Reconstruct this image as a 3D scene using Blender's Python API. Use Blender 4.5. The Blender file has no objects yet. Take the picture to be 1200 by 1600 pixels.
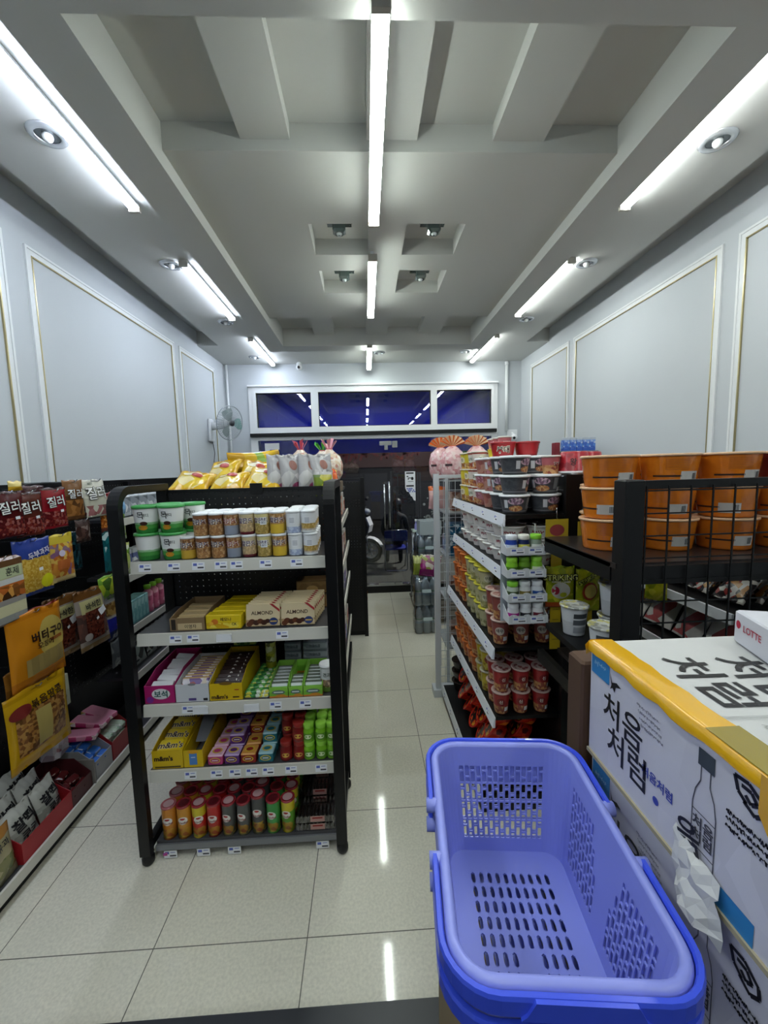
import bpy, math, random
from mathutils import Matrix, Vector
random.seed(7)
SC = bpy.context.scene
COL = SC.collection
PI = math.pi

# ------------------------------------------------------------ camera, world, exposure
cam_data = bpy.data.cameras.new('camera')
cam = bpy.data.objects.new('camera', cam_data)
COL.objects.link(cam)
cam_data.sensor_fit = 'VERTICAL'
cam_data.sensor_height = 32.0
cam_data.lens = 641.19 / 1600 * 32.0
cam_data.clip_start = 0.02
PITCH, YAW, ROLL = .1052, .0421, -.0255
cam.matrix_world = (Matrix.Translation((0, 0, 1.85)) @ Matrix.Rotation(-YAW, 4, 'Z')
                    @ Matrix.Rotation(PI / 2 - PITCH, 4, 'X') @ Matrix.Rotation(ROLL, 4, 'Z'))
SC.camera = cam
SC.view_settings.view_transform = 'Standard'
SC.view_settings.look = 'None'
SC.view_settings.gamma = 1.0
SC.view_settings.use_curve_mapping = False
SC.view_settings.exposure = 0.22
try:
    SC.cycles.use_denoising = True
    SC.cycles.max_bounces = 8
    SC.cycles.transparent_max_bounces = 16
    SC.cycles.caustics_reflective = False
    SC.cycles.caustics_refractive = False
    SC.cycles.sample_clamp_indirect = 6.0
except Exception:
    pass
world = bpy.data.worlds.new('night_sky')
SC.world = world
world.use_nodes = True
world.node_tree.nodes['Background'].inputs[0].default_value = (.012, .016, .03, 1)
world.node_tree.nodes['Background'].inputs[1].default_value = 0.5
TUBE_LEFT, TUBE_MID, TUBE_RIGHT = ((.78, .86, 1.0), 43.0), ((.91, 1.0, .93), 43.0), ((.93, .98, .96), 43.0)

# ------------------------------------------------------------ colour and material helpers
def lin(h, a=1.0):
    if not isinstance(h, str):
        return (h[0], h[1], h[2], a)
    h = h.lstrip('#')
    o = []
    for i in (0, 2, 4):
        v = int(h[i:i + 2], 16) / 255
        o.append(v / 12.92 if v <= .04045 else ((v + .055) / 1.055) ** 2.4)
    return (*o, a)

MATS = {}
def bsdf_of(m):
    return m.node_tree.nodes['Principled BSDF']

def new_mat(key):
    m = bpy.data.materials.new(key)
    m.use_nodes = True
    MATS[key] = m
    return m

def mat(color, rough=.5, metal=0.0, spec=.5, coat=0.0, alpha=1.0, emit=0.0, trans=0.0):
    key = f'plain {color} {rough} {metal} {spec} {coat} {alpha} {emit} {trans}'
    if key in MATS:
        return MATS[key]
    m = new_mat(key)
    b = bsdf_of(m)
    b.inputs['Base Color'].default_value = lin(color)
    b.inputs['Roughness'].default_value = rough
    b.inputs['Metallic'].default_value = metal
    b.inputs['Specular IOR Level'].default_value = spec
    b.inputs['Coat Weight'].default_value = coat
    b.inputs['Alpha'].default_value = alpha
    b.inputs['Transmission Weight'].default_value = trans
    if emit:
        b.inputs['Emission Color'].default_value = lin(color)
        b.inputs['Emission Strength'].default_value = emit
    return m

def nd(m, t, x=0, y=0):
    n = m.node_tree.nodes.new(t)
    n.location = (x, y)
    return n

def mixrgb(m, fac, a, b, mode='MIX'):
    n = nd(m, 'ShaderNodeMix')
    n.data_type = 'RGBA'
    n.blend_type = mode
    L = m.node_tree.links
    for sock, v in ((n.inputs[0], fac), (n.inputs[6], a), (n.inputs[7], b)):
        if hasattr(v, 'is_output'):
            L.new(v, sock)
        elif isinstance(v, (int, float)):
            sock.default_value = v
        else:
            sock.default_value = lin(v)
    return n.outputs[2]

def ramp(m, fac, stops, constant=True):
    n = nd(m, 'ShaderNodeValToRGB')
    r = n.color_ramp
    r.interpolation = 'CONSTANT' if constant else 'LINEAR'
    while len(r.elements) < len(stops):
        r.elements.new(1.0)
    for e, (p, c) in zip(r.elements, stops):
        e.position = p
        e.color = lin(c)
    m.node_tree.links.new(fac, n.inputs[0])
    return n.outputs[0]

def printed(key, bands, pic=None, pcols=None, scale=60.0, rough=.35, axis='Z', bump=0.0, coat=0.0, thr=.5, wobble=.0):
    """printed packaging: flat colour bands up the pack; a picture zone (lo, hi) of mottled food colours"""
    if key in MATS:
        return MATS[key]
    m = new_mat(key)
    L = m.node_tree.links
    b = bsdf_of(m)
    b.inputs['Roughness'].default_value = rough
    b.inputs['Coat Weight'].default_value = coat
    tc = nd(m, 'ShaderNodeTexCoord')
    sp = nd(m, 'ShaderNodeSeparateXYZ')
    L.new(tc.outputs['Generated'], sp.inputs[0])
    fac = sp.outputs[axis]
    if wobble:
        nz = nd(m, 'ShaderNodeTexNoise')
        nz.inputs['Scale'].default_value = 4.0
        L.new(tc.outputs['Generated'], nz.inputs['Vector'])
        ma = nd(m, 'ShaderNodeMath'); ma.operation = 'MULTIPLY_ADD'
        L.new(nz.outputs['Fac'], ma.inputs[0]); ma.inputs[1].default_value = wobble
        L.new(fac, ma.inputs[2])
        m2 = nd(m, 'ShaderNodeMath'); m2.operation = 'SUBTRACT'
        L.new(ma.outputs[0], m2.inputs[0]); m2.inputs[1].default_value = wobble * .5
        fac = m2.outputs[0]
    base = ramp(m, fac, bands)
    if pic:
        vo = nd(m, 'ShaderNodeTexVoronoi')
        vo.inputs['Scale'].default_value = scale
        L.new(tc.outputs['Object'], vo.inputs['Vector'])
        s2 = nd(m, 'ShaderNodeSeparateColor')
        L.new(vo.outputs['Color'], s2.inputs[0])
        n = len(pcols)
        pc = ramp(m, s2.outputs[0], [(i / n, c) for i, c in enumerate(pcols)])
        lo = nd(m, 'ShaderNodeMath'); lo.operation = 'GREATER_THAN'
        L.new(fac, lo.inputs[0]); lo.inputs[1].default_value = pic[0]
        hi = nd(m, 'ShaderNodeMath'); hi.operation = 'LESS_THAN'
        L.new(fac, hi.inputs[0]); hi.inputs[1].default_value = pic[1]
        mu = nd(m, 'ShaderNodeMath'); mu.operation = 'MULTIPLY'
        L.new(lo.outputs[0], mu.inputs[0]); L.new(hi.outputs[0], mu.inputs[1])
        m3 = nd(m, 'ShaderNodeMath'); m3.operation = 'MULTIPLY'
        L.new(mu.outputs[0], m3.inputs[0]); m3.inputs[1].default_value = thr + .35
        base = mixrgb(m, m3.outputs[0], base, pc)
    L.new(base, b.inputs['Base Color'])
    if bump:
        nz = nd(m, 'ShaderNodeTexNoise')
        nz.inputs['Scale'].default_value = 35.0
        L.new(tc.outputs['Object'], nz.inputs['Vector'])
        bp = nd(m, 'ShaderNodeBump')
        bp.inputs['Strength'].default_value = bump
        bp.inputs['Distance'].default_value = .004
        L.new(nz.outputs['Fac'], bp.inputs['Height'])
        L.new(bp.outputs[0], b.inputs['Normal'])
    return m

def plaster(key, color, rough=.8, amt=.04):
    m = new_mat(key); L = m.node_tree.links; b = bsdf_of(m)
    tc = nd(m, 'ShaderNodeTexCoord')
    nz = nd(m, 'ShaderNodeTexNoise'); nz.inputs['Scale'].default_value = 1.6; nz.inputs['Detail'].default_value = 5
    L.new(tc.outputs['Object'], nz.inputs['Vector'])
    c = lin(color)
    lo = tuple(v * (1 - amt * 2) for v in c[:3])
    L.new(ramp(m, nz.outputs['Fac'], [(.3, lo), (.7, c[:3])], False), b.inputs['Base Color'])
    b.inputs['Roughness'].default_value = rough
    b.inputs['Specular IOR Level'].default_value = .3
    n2 = nd(m, 'ShaderNodeTexNoise'); n2.inputs['Scale'].default_value = 180
    L.new(tc.outputs['Object'], n2.inputs['Vector'])
    bp = nd(m, 'ShaderNodeBump'); bp.inputs['Strength'].default_value = .06; bp.inputs['Distance'].default_value = .002
    L.new(n2.outputs['Fac'], bp.inputs['Height']); L.new(bp.outputs[0], b.inputs['Normal'])
    return m

def glassy(key, tint, refl=1.0, rough=.0, base=.0):
    """clear sheet: see-through with a fresnel reflection"""
    if key in MATS:
        return MATS[key]
    m = new_mat(key); L = m.node_tree.links
    nt = m.node_tree
    nt.nodes.remove(nt.nodes['Principled BSDF'])
    out = nt.nodes['Material Output']
    tr = nd(m, 'ShaderNodeBsdfTransparent'); tr.inputs[0].default_value = lin(tint)
    gl = nd(m, 'ShaderNodeBsdfGlossy'); gl.inputs['Roughness'].default_value = rough
    gl.inputs[0].default_value = (refl, refl, refl, 1)
    fr = nd(m, 'ShaderNodeFresnel'); fr.inputs[0].default_value = 1.5
    fac = fr.outputs[0]
    if base:
        ad = nd(m, 'ShaderNodeMath'); ad.operation = 'ADD'; ad.inputs[1].default_value = base; ad.use_clamp = True
        L.new(fac, ad.inputs[0]); fac = ad.outputs[0]
    mx = nd(m, 'ShaderNodeMixShader')
    L.new(fac, mx.inputs[0]); L.new(tr.outputs[0], mx.inputs[1]); L.new(gl.outputs[0], mx.inputs[2])
    L.new(mx.outputs[0], out.inputs[0])
    return m

# ------------------------------------------------------------ mesh builder
class MB:
    def __init__(s):
        s.v, s.f, s.mi, s.sm = [], [], [], []
    def add(s, vs, fs, m=0, smooth=False):
        b = len(s.v)
        s.v += [tuple(v) for v in vs]
        for f in fs:
            s.f.append([b + i for i in f]); s.mi.append(m); s.sm.append(smooth)
        return s
    def box(s, x0, x1, y0, y1, z0, z1, m=0):
        vs = [(x, y, z) for z in (z0, z1) for y in (y0, y1) for x in (x0, x1)]
        return s.add(vs, [(0, 2, 3, 1), (4, 5, 7, 6), (0, 1, 5, 4), (2, 6, 7, 3), (0, 4, 6, 2), (1, 3, 7, 5)], m)
    def rbox(s, x0, x1, y0, y1, z0, z1, r=.004, m=0):
        """box with chamfered vertical and horizontal edges"""
        X = (x0, x0 + r, x1 - r, x1); Y = (y0, y0 + r, y1 - r, y1); Z = (z0, z0 + r, z1 - r, z1)
        rings = []
        def ring(z, ins):
            a, b, c, d = (x0 + ins, x1 - ins, y0 + ins, y1 - ins)
            return [(a + r, c, z), (b - r, c, z), (b, c + r, z), (b, d - r, z), (b - r, d, z), (a + r, d, z), (a, d - r, z), (a, c + r, z)]
        vs = ring(Z[0], r) + ring(Z[1], 0) + ring(Z[2], 0) + ring(Z[3], r)
        fs = [tuple(reversed(range(8))), tuple(range(24, 32))]
        for k in range(3):
            for i in range(8):
                j = (i + 1) % 8
                fs.append((k * 8 + i, k * 8 + j, k * 8 + 8 + j, k * 8 + 8 + i))
        return s.add(vs, fs, m)
    def lathe(s, prof, seg=20, c=(0, 0, 0), smooth=True, ms=None):
        """prof: (r, z) from bottom to top; ms gives a material index per band"""
        vs = []
        for r, z in prof:
            r = max(r, 1e-5)
            for i in range(seg):
                a = 2 * PI * i / seg
                vs.append((c[0] + r * math.cos(a), c[1] + r * math.sin(a), c[2] + z))
        for k in range(len(prof) - 1):
            pass
        b = len(s.v); s.v += vs
        for k in range(len(prof) - 1):
            mi = ms[k] if ms else 0
            for i in range(seg):
                j = (i + 1) % seg
                s.f.append([b + k * seg + i, b + k * seg + j, b + (k + 1) * seg + j, b + (k + 1) * seg + i]); s.mi.append(mi); s.sm.append(smooth)
        return s
    def tube(s, pts, r, seg=8, m=0, closed=False, rz=None, smooth=True):
        """round (or, with rz, elliptical) tube along points"""
        P = [Vector(p) for p in pts]
        n = len(P); vs = []
        for i, p in enumerate(P):
            if closed:
                t = P[(i + 1) % n] - P[i - 1]
            else:
                t = P[min(i + 1, n - 1)] - P[max(i - 1, 0)]
            t.normalize()
            up = Vector((0, 0, 1)) if abs(t.z) < .95 else Vector((0, 1, 0))
            a = t.cross(up).normalized(); b2 = a.cross(t).normalized()
            rr = r[i] if isinstance(r, (list, tuple)) else r
            for k in range(seg):
                an = 2 * PI * k / seg
                vs.append(tuple(p + a * (rr * math.cos(an)) + b2 * ((rz or rr) * math.sin(an))))
        fs = []
        for i in range(n if closed else n - 1):
            for k in range(seg):
                q = (k + 1) % seg; i2 = (i + 1) % n
                fs.append((i * seg + k, i * seg + q, i2 * seg + q, i2 * seg + k))
        if not closed:
            fs.append(tuple(reversed(range(seg)))); fs.append(tuple(range((n - 1) * seg, n * seg)))
        return s.add(vs, fs, m, smooth)
    def prism(s, poly, z0, z1, m=0, axis='Z'):
        """extrude a 2-D outline; axis Z: (x,y); Y: (x,z) along y; X: (y,z) along x"""
        f = {'Z': lambda p, t: (p[0], p[1], t), 'Y': lambda p, t: (p[0], t, p[1]), 'X': lambda p, t: (t, p[0], p[1])}[axis]
        n = len(poly)
        vs = [f(p, z0) for p in poly] + [f(p, z1) for p in poly]
        fs = [tuple(reversed(range(n))), tuple(range(n, 2 * n))] + [(i, (i + 1) % n, n + (i + 1) % n, n + i) for i in range(n)]
        return s.add(vs, fs, m)
    def ball(s, c, r, seg=12, rings=8, m=0, sc=(1, 1, 1)):
        vs = []; fs = []
        for i in range(rings + 1):
            t = PI * i / rings
            for k in range(seg):
                a = 2 * PI * k / seg
                vs.append((c[0] + sc[0] * r * math.sin(t) * math.cos(a), c[1] + sc[1] * r * math.sin(t) * math.sin(a), c[2] - sc[2] * r * math.cos(t)))
        for i in range(rings):
            for k in range(seg):
                q = (k + 1) % seg
                fs.append((i * seg + k, i * seg + q, (i + 1) * seg + q, (i + 1) * seg + k))
        return s.add(vs, fs, m, True)
    def xform(s, M):
        s.v = [tuple(M @ Vector(v)) for v in s.v]
        return s
    def mesh(s, name, mats):
        me = bpy.data.meshes.new(name)
        me.from_pydata(s.v, [], s.f)
        for m in (mats if isinstance(mats, (list, tuple)) else [mats]):
            me.materials.append(m)
        me.polygons.foreach_set('material_index', s.mi)
        me.polygons.foreach_set('use_smooth', s.sm)
        me.validate(); me.update()
        return me
    def build(s, name, mats, parent=None):
        return link(name, s.mesh(name, mats), parent)

def link(name, me, parent=None, loc=None, rot=None):
    o = bpy.data.objects.new(name, me)
    COL.objects.link(o)
    if parent is not None:
        o.parent = parent
    if loc is not None: o.location = loc
    if rot is not None: o.rotation_euler = rot
    return o

def tag(o, label, cat, group=None):
    o['label'] = label; o['category'] = cat
    if group: o['group'] = group
    return o
def struct(o, label=None):
    o['kind'] = 'structure'
    if label: o['label'] = label
    return o
def thing(name, label, cat, loc=(0, 0, 0), rz=0.0, group=None):
    o = bpy.data.objects.new(name, None)
    o.empty_display_size = .05
    COL.objects.link(o)
    o.location = loc; o.rotation_euler = (0, 0, rz)
    return tag(o, label, cat, group)
def dup(root, loc, rz=0.0, label=None, group=None, rot=None):
    r = root.copy(); COL.objects.link(r)
    r.location = loc; r.rotation_euler = rot if rot else (0, 0, rz)
    if label: r['label'] = label
    if group: r['group'] = group
    for ch in list(root.children):
        c = ch.copy(); COL.objects.link(c); c.parent = r
        for g in list(ch.children):
            d = g.copy(); COL.objects.link(d); d.parent = c
    return r

ORD = ['first', 'second', 'third', 'fourth', 'fifth', 'sixth', 'seventh', 'eighth', 'ninth', 'tenth', 'eleventh', 'twelfth', 'thirteenth', 'fourteenth', 'fifteenth']

# ------------------------------------------------------------ lettering
TXT = {}
def text_geo(s, size, bold=0.0):
    """flat lettering as (verts, faces), centred, in x (right) and y (up)"""
    k = (s, size, bold)
    if k in TXT:
        return TXT[k]
    cu = bpy.data.curves.new('lettering', 'FONT')
    cu.body = s; cu.size = size; cu.offset = bold * size
    cu.align_x = 'CENTER'; cu.align_y = 'CENTER'; cu.resolution_u = 3
    ob = bpy.data.objects.new('lettering', cu)
    COL.objects.link(ob)
    dg = bpy.context.evaluated_depsgraph_get()
    me = bpy.data.meshes.new_from_object(ob.evaluated_get(dg))
    vs = [(v.co.x, v.co.y) for v in me.vertices]
    fs = [tuple(p.vertices) for p in me.polygons]
    bpy.data.objects.remove(ob); bpy.data.meshes.remove(me); bpy.data.curves.remove(cu)
    if vs:
        cx = (min(v[0] for v in vs) + max(v[0] for v in vs)) / 2
        cy = (min(v[1] for v in vs) + max(v[1] for v in vs)) / 2
        vs = [(x - cx, y - cy) for x, y in vs]
    TXT[k] = (vs, fs)
    return TXT[k]
def disc_geo(rx, ry, n=18):
    """filled ellipse, as rings so that it can follow a bulge"""
    k = max(1, math.ceil(max(rx, ry) / .022))
    vs = [(0, 0)]; fs = []
    for j in range(1, k + 1):
        vs += [(rx * j / k * math.cos(2 * PI * i / n), ry * j / k * math.sin(2 * PI * i / n)) for i in range(n)]
    for i in range(n):
        q = (i + 1) % n
        fs.append((0, 1 + i, 1 + q))
        for j in range(k - 1):
            fs.append((1 + j * n + i, 1 + (j + 1) * n + i, 1 + (j + 1) * n + q, 1 + j * n + q))
    return vs, fs
def rect_geo(w, h):
    return grid_geo(w, h, max(1, math.ceil(w / .022)), max(1, math.ceil(h / .022)))
def grid_geo(w, h, nx=6, ny=2):
    vs = [(-w / 2 + w * i / nx, -h / 2 + h * j / ny) for j in range(ny + 1) for i in range(nx + 1)]
    fs = [(j * (nx + 1) + i, j * (nx + 1) + i + 1, (j + 1) * (nx + 1) + i + 1, (j + 1) * (nx + 1) + i) for j in range(ny) for i in range(nx)]
    return vs, fs
def strokes(lines, r=.0009):
    mb = MB()
    for ln in lines:
        for (a0, b0), (a1, b1) in zip(ln, ln[1:]):
            d = Vector((a1 - a0, b1 - b0)); L_ = d.length
            if L_ < 1e-6: continue
            nx, ny = -d.y / L_ * r, d.x / L_ * r
            mb.add([(a0 + nx, b0 + ny, 0), (a0 - nx, b0 - ny, 0), (a1 - nx, b1 - ny, 0), (a1 + nx, b1 + ny, 0)], [(0, 1, 2, 3)])
    return [(v[0], v[1]) for v in mb.v], [tuple(f) for f in mb.f]
def scribble(w, h, n, seed=1, r=.0012):
    """unreadable script: n small glyph-like strokes across a width w"""
    rn = random.Random(seed); lines = []
    for k in range(n):
        x = -w / 2 + w * (k + .5) / n; d = w / n * .42
        lines.append([(x - d, rn.uniform(-.5, .2) * h), (x - d * .2, rn.uniform(.1, .5) * h), (x + d * .5, rn.uniform(-.5, .0) * h), (x + d, rn.uniform(-.2, .5) * h)])
        if k % 2: lines.append([(x - d * .6, rn.uniform(-.1, .3) * h), (x + d * .8, rn.uniform(-.1, .3) * h)])
    return strokes(lines, r)
def stamp(mb, geo, f, m=0):
    """lay flat artwork through f(x, y) -> point"""
    vs, fs = geo
    return mb.add([f(x, y) for x, y in vs], fs, m)
def on_front(cx, cz, y, sx=1, rot=0):
    """artwork on a plane facing -Y"""
    c, s = math.cos(rot), math.sin(rot)
    return lambda a, b: (cx + (a * c - b * s) * sx, y, cz + a * s + b * c)
def on_cyl(r0, r1, h, cz, phi=0.0, eps=.0006):
    """artwork wrapped on a tapering wall (radius r0 at z=0 to r1 at z=h), phi turns it round from -Y"""
    def f(a, b):
        z = cz + b
        r = r0 + (r1 - r0) * z / h + eps
        t = phi + a / r
        return (r * math.sin(t), -r * math.cos(t), z)
    return f
# ------------------------------------------------------------ the room
XL, XR, YF, YB = -1.93, 2.28, 5.99, -2.4
M_WALL = plaster('wall paint', '#c8cdd1', .75, .012)
M_CEIL = plaster('ceiling paint', '#cfd0cc', .85, .012)
M_TRIM = mat('#e6e9ea', .45)
M_GOLD = mat('#b3a67c', .3, .8)
M_BLACK = mat('#07080a', .45, 0, .35)
M_BLACK2 = mat('#101114', .5)
M_ALU = mat('#eef0f1', .35)
M_STEEL = mat('#b9bdc2', .22, .95)
M_RAIL = mat('#d2d0c6', .35)
M_WHITE = mat('#eef0f2', .4)
M_PAPER = mat('#eceef2', .6)
M_INK = mat('#15151a', .5)
M_INKB = mat('#232c8c', .5)

def floor_mat():
    m = new_mat('polished floor tile'); L = m.node_tree.links; b = bsdf_of(m)
    tc = nd(m, 'ShaderNodeTexCoord')
    mp = nd(m, 'ShaderNodeMapping'); mp.inputs['Location'].default_value = (-.313, -1.462, 0)
    L.new(tc.outputs['Object'], mp.inputs[0])
    br = nd(m, 'ShaderNodeTexBrick')
    br.offset = 0.0; br.squash = 1.0
    br.inputs['Scale'].default_value = 1.0
    br.inputs['Brick Width'].default_value = .6; br.inputs['Row Height'].default_value = .6
    br.inputs['Mortar Size'].default_value = .0022; br.inputs['Mortar Smooth'].default_value = .2
    br.inputs['Color1'].default_value = lin('#e8e4d2'); br.inputs['Color2'].default_value = lin('#ece8d8')
    br.inputs['Mortar'].default_value = lin('#77756c')
    L.new(mp.outputs[0], br.inputs['Vector'])
    nz = nd(m, 'ShaderNodeTexNoise'); nz.inputs['Scale'].default_value = 90; nz.inputs['Detail'].default_value = 4
    L.new(tc.outputs['Object'], nz.inputs['Vector'])
    n2 = nd(m, 'ShaderNodeTexNoise'); n2.inputs['Scale'].default_value = 2.2; n2.inputs['Detail'].default_value = 3
    L.new(tc.outputs['Object'], n2.inputs['Vector'])
    s = ramp(m, nz.outputs['Fac'], [(.35, (.86, .86, .86)), (.65, (1, 1, 1))], False)
    c = mixrgb(m, 1.0, br.outputs['Color'], s, 'MULTIPLY')
    s2 = ramp(m, n2.outputs['Fac'], [(.3, (.9, .9, .89)), (.7, (1, 1, 1))], False)
    c = mixrgb(m, 1.0, c, s2, 'MULTIPLY')
    L.new(c, b.inputs['Base Color'])
    r = ramp(m, n2.outputs['Fac'], [(.3, (.03, .03, .03)), (.75, (.10, .10, .10))], False)
    L.new(r, b.inputs['Roughness'])
    b.inputs['Specular IOR Level'].default_value = .5
    return m

fl = MB().box(XL - .1, XR + .1, YB - .1, 6.0, -.1, 0).build('floor', floor_mat())
struct(fl, 'glossy beige floor of square tiles')
struct(MB().box(XL - .1, XL, YB - .1, YF + .2, 0, 3.65).build('wall_left', M_WALL), 'white left wall')
struct(MB().box(XR, XR + .1, YB - .1, YF + .2, 0, 3.65).build('wall_right', M_WALL), 'white right wall')
struct(MB().box(XL, XR, YB - .1, YB, 0, 3.65).build('wall_back', plaster('darkened back wall', '#6a6a6c', .8, .02)), 'grey wall behind the camera')  # out of view; darkened so the door glass reflects less of it
w = MB()
w.box(XL, -1.55, YF, YF + .15, 0, 3.65).box(1.875, XR, YF, YF + .15, 0, 3.65).box(-1.55, 1.875, YF, YF + .15, 3.03, 3.65)
struct(w.build('wall_front', M_WALL), 'white front wall around the shopfront glazing')

# ceiling: side coves, soffits, dropped beams, coffers with slats and four square recesses
ZS, ZB, ZP, ZSL, ZK, ZT, ZC = 3.34, 3.25, 3.324, 3.374, 3.446, 3.55, 3.5
BXL0, BXL1, BXR0, BXR1 = -1.08, -.885, 1.25, 1.44
c = MB()
c.box(XL, XR, YB, YF, ZT, 3.65)
c.box(-1.69, BXL0, YB, 5.09, ZS, ZT); c.box(BXR1, 2.0, YB, 5.09, ZS, ZT)
c.box(XL, -1.69, YB, 5.09, ZC, ZT); c.box(2.0, XR, YB, 5.09, ZC, ZT)
c.box(XL, XR, 5.09, YF, ZS, ZT)
c.box(BXL0, BXL1, YB, 5.06, ZB, ZT); c.box(BXR0, BXR1, YB, 5.06, ZB, ZT)
c.box(BXL1, BXR0, YB, 1.44, ZB, ZT)
c.box(BXL1, BXR0, 4.845, 5.06, ZB, ZT)
c.box(BXL1, BXR0, 1.44, 2.083, ZK, ZT); c.box(BXL1, BXR0, 4.186, 4.845, ZK, ZT)
for x0, x1 in ((-.53, -.305), (.05, .287), (.646, .89)):
    c.box(x0, x1, 1.44, 2.083, ZSL, ZK); c.box(x0, x1, 4.186, 4.845, ZSL, ZK)
xs = [BXL1, -.30, .063, .295, .655, BXR0]
ys = [2.083, 2.65, 3.012, 3.24, 3.63, 4.186]
for i in range(5):
    for j in range(5):
        hole = i in (1, 3) and j in (1, 3)
        c.box(xs[i], xs[i + 1], ys[j], ys[j + 1], 3.43 if hole else ZP, ZT)
struct(c.build('ceiling', M_CEIL), 'white plaster ceiling with dropped beams, coffers and square recesses')

# wall panel mouldings with a thin gold bead
def panel(n, side, y0, y1, z0=.5, z1=3.145):
    s = 1 if side == 'left' else -1
    xw = XL if side == 'left' else XR
    o = MB(); g = MB()
    def frame(mb, a0, a1, b0, b1, w, t0, t1):
        xa, xb = sorted((xw + s * t0, xw + s * t1))
        mb.box(xa, xb, a0, a0 + w, b0, b1); mb.box(xa, xb, a1 - w, a1, b0, b1)
        mb.box(xa, xb, a0 + w, a1 - w, b1 - w, b1); mb.box(xa, xb, a0 + w, a1 - w, b0, b0 + w)
    frame(o, y0 - .045, y1 + .045, z0 - .045, z1 + .045, .014, 0, .012)
    frame(o, y0 - .031, y1 + .031, z0 - .031, z1 + .031, .031, 0, .007)
    ob = o.build(f'trim_{n}', M_TRIM)
    frame(g, y0, y1, z0, z1, .007, 0, .010)
    gb = g.build('gold_bead', M_GOLD, ob)
    gb['label'] = 'thin gold bead'
    struct(ob, f'white panel moulding with a gold bead on the {side} wall')
panel(1, 'left', .5, 2.40); panel(2, 'left', 2.64, 4.40); panel(3, 'left', 4.614, 5.535)
panel(4, 'right', .5, 2.465); panel(5, 'right', 2.665, 4.43); panel(6, 'right', 4.62, 5.585)

# shopfront: transom windows, black channel, glass doors
f = MB()
Y0, Y1 = 5.95, 6.07
f.box(-1.55, 1.875, Y0, Y1, 2.945, 3.03)
f.box(-1.55, 1.875, Y0, Y1, 2.385, 2.465)
f.box(-1.55, 1.875, Y0, Y1, 2.285, 2.335)
f.box(-1.55, -1.507, Y0, Y1, 2.465, 2.945); f.box(1.839, 1.875, Y0, Y1, 2.465, 2.945)
f.box(-.74, -.638, Y0, Y1, 2.465, 2.945); f.box(.96, 1.049, Y0, Y1, 2.465, 2.945)
f.box(-1.55, -1.507, Y0, Y1, .0, 2.285); f.box(1.839, 1.875, Y0, Y1, .0, 2.285)
f.box(-1.61, 1.93, 5.925, 5.99, 3.03, 3.052)
f.box(-1.61, -1.55, 5.965, 5.99, .0, 3.03); f.box(1.875, 1.93, 5.965, 5.99, .0, 3.03)
struct(f.build('trim_7', M_ALU), 'white aluminium frame of the shopfront')
struct(MB().box(-1.6, 1.90, 5.90, 6.06, 2.337, 2.384).build('trim_8', M_BLACK), 'black channel above the glass doors')
G_DOOR = glassy('door glass', (.86, .90, .93), .9, .0, .01)
G_TRANS = glassy('transom glass', (.80, .84, .95), .9, .0, .02)
for i, (x0, x1) in enumerate(((-1.507, -.74), (-.638, .96), (1.049, 1.839))):
    fr = MB().box(x0, x1, 5.985, 6.0, 2.465, 2.475).box(x0, x1, 5.985, 6.0, 2.935, 2.945).box(x0, x0 + .01, 5.985, 6.0, 2.475, 2.935).box(x1 - .01, x1, 5.985, 6.0, 2.475, 2.935).build(f'window_{i + 1}', M_BLACK2)
    struct(fr, 'transom window over the shopfront')
    MB().box(x0 + .01, x1 - .01, 5.99, 5.998, 2.475, 2.935).build('pane', G_TRANS, fr)
def door(n, x0, x1, hx, lab):
    d = MB().box(x0 + .004, x1 - .004, 5.985, 5.997, .13, 2.28).build(f'door_{n}', G_DOOR)
    struct(d, lab)
    if hx is None: return d
    h = MB()
    for y in (5.93, 6.05):
        h.tube([(hx, y, .99), (hx, y, 1.66)], .014, 10)
    for z in (1.08, 1.57):
        h.tube([(hx, 5.93, z), (hx, 6.05, z)], .009, 8)
    h.build('pull_handle', M_STEEL, d)
    return d
d1 = door(1, -1.507, -.62, None, 'fixed glass pane on the left of the shopfront')
d2 = door(2, -.62, .389, .335, 'left glass door with a long steel pull handle')
d3 = door(3, .389, 1.839, None, 'right glass door carrying a white paper notice')
hb = MB().tube([(.262, 5.93, .985), (.262, 5.93, 1.625)], .013, 10).tube([(.262, 5.93, 1.08), (.262, 5.985, 1.08)], .008, 8).tube([(.262, 5.93, 1.55), (.262, 5.985, 1.55)], .008, 8)
hb.build('pull_handle', M_STEEL, d2)
MB().box(.21, .385, 5.975, 6.005, 2.185, 2.245).box(.28, .33, 5.97, 6.0, 2.12, 2.19).build('patch_fitting', M_STEEL, d2)
MB().box(.393, .47, 5.975, 6.005, 2.15, 2.245).build('patch_fitting', M_STEEL, d3)
MB().box(.15, .385, 5.975, 6.005, .125, .16).build('bottom_patch', M_STEEL, d2)
MB().box(.393, .50, 5.975, 6.005, .125, .16).build('bottom_patch', M_STEEL, d3)
MB().box(-1.42, -1.22, 5.975, 6.005, 2.16, 2.25).box(-1.42, -1.36, 5.97, 6.005, 1.9, 2.25).build('patch_fitting', M_ALU, d1)
sl = MB().box(-1.55, 1.875, 5.99, 6.15, 0, .105).build('trim_9', M_BLACK)
MB().box(-1.55, 1.875, 5.985, 6.10, .105, .128).build('floor_track', M_STEEL, sl)
struct(sl, 'black threshold under the glass doors with a steel track')

# dark raised platform under the photographer
struct(MB().box(XL, XR, YB, 1.18, 0, .10).build('floor_platform', mat('#23262c', .35)), 'dark raised platform at the near end of the shop')

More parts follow.
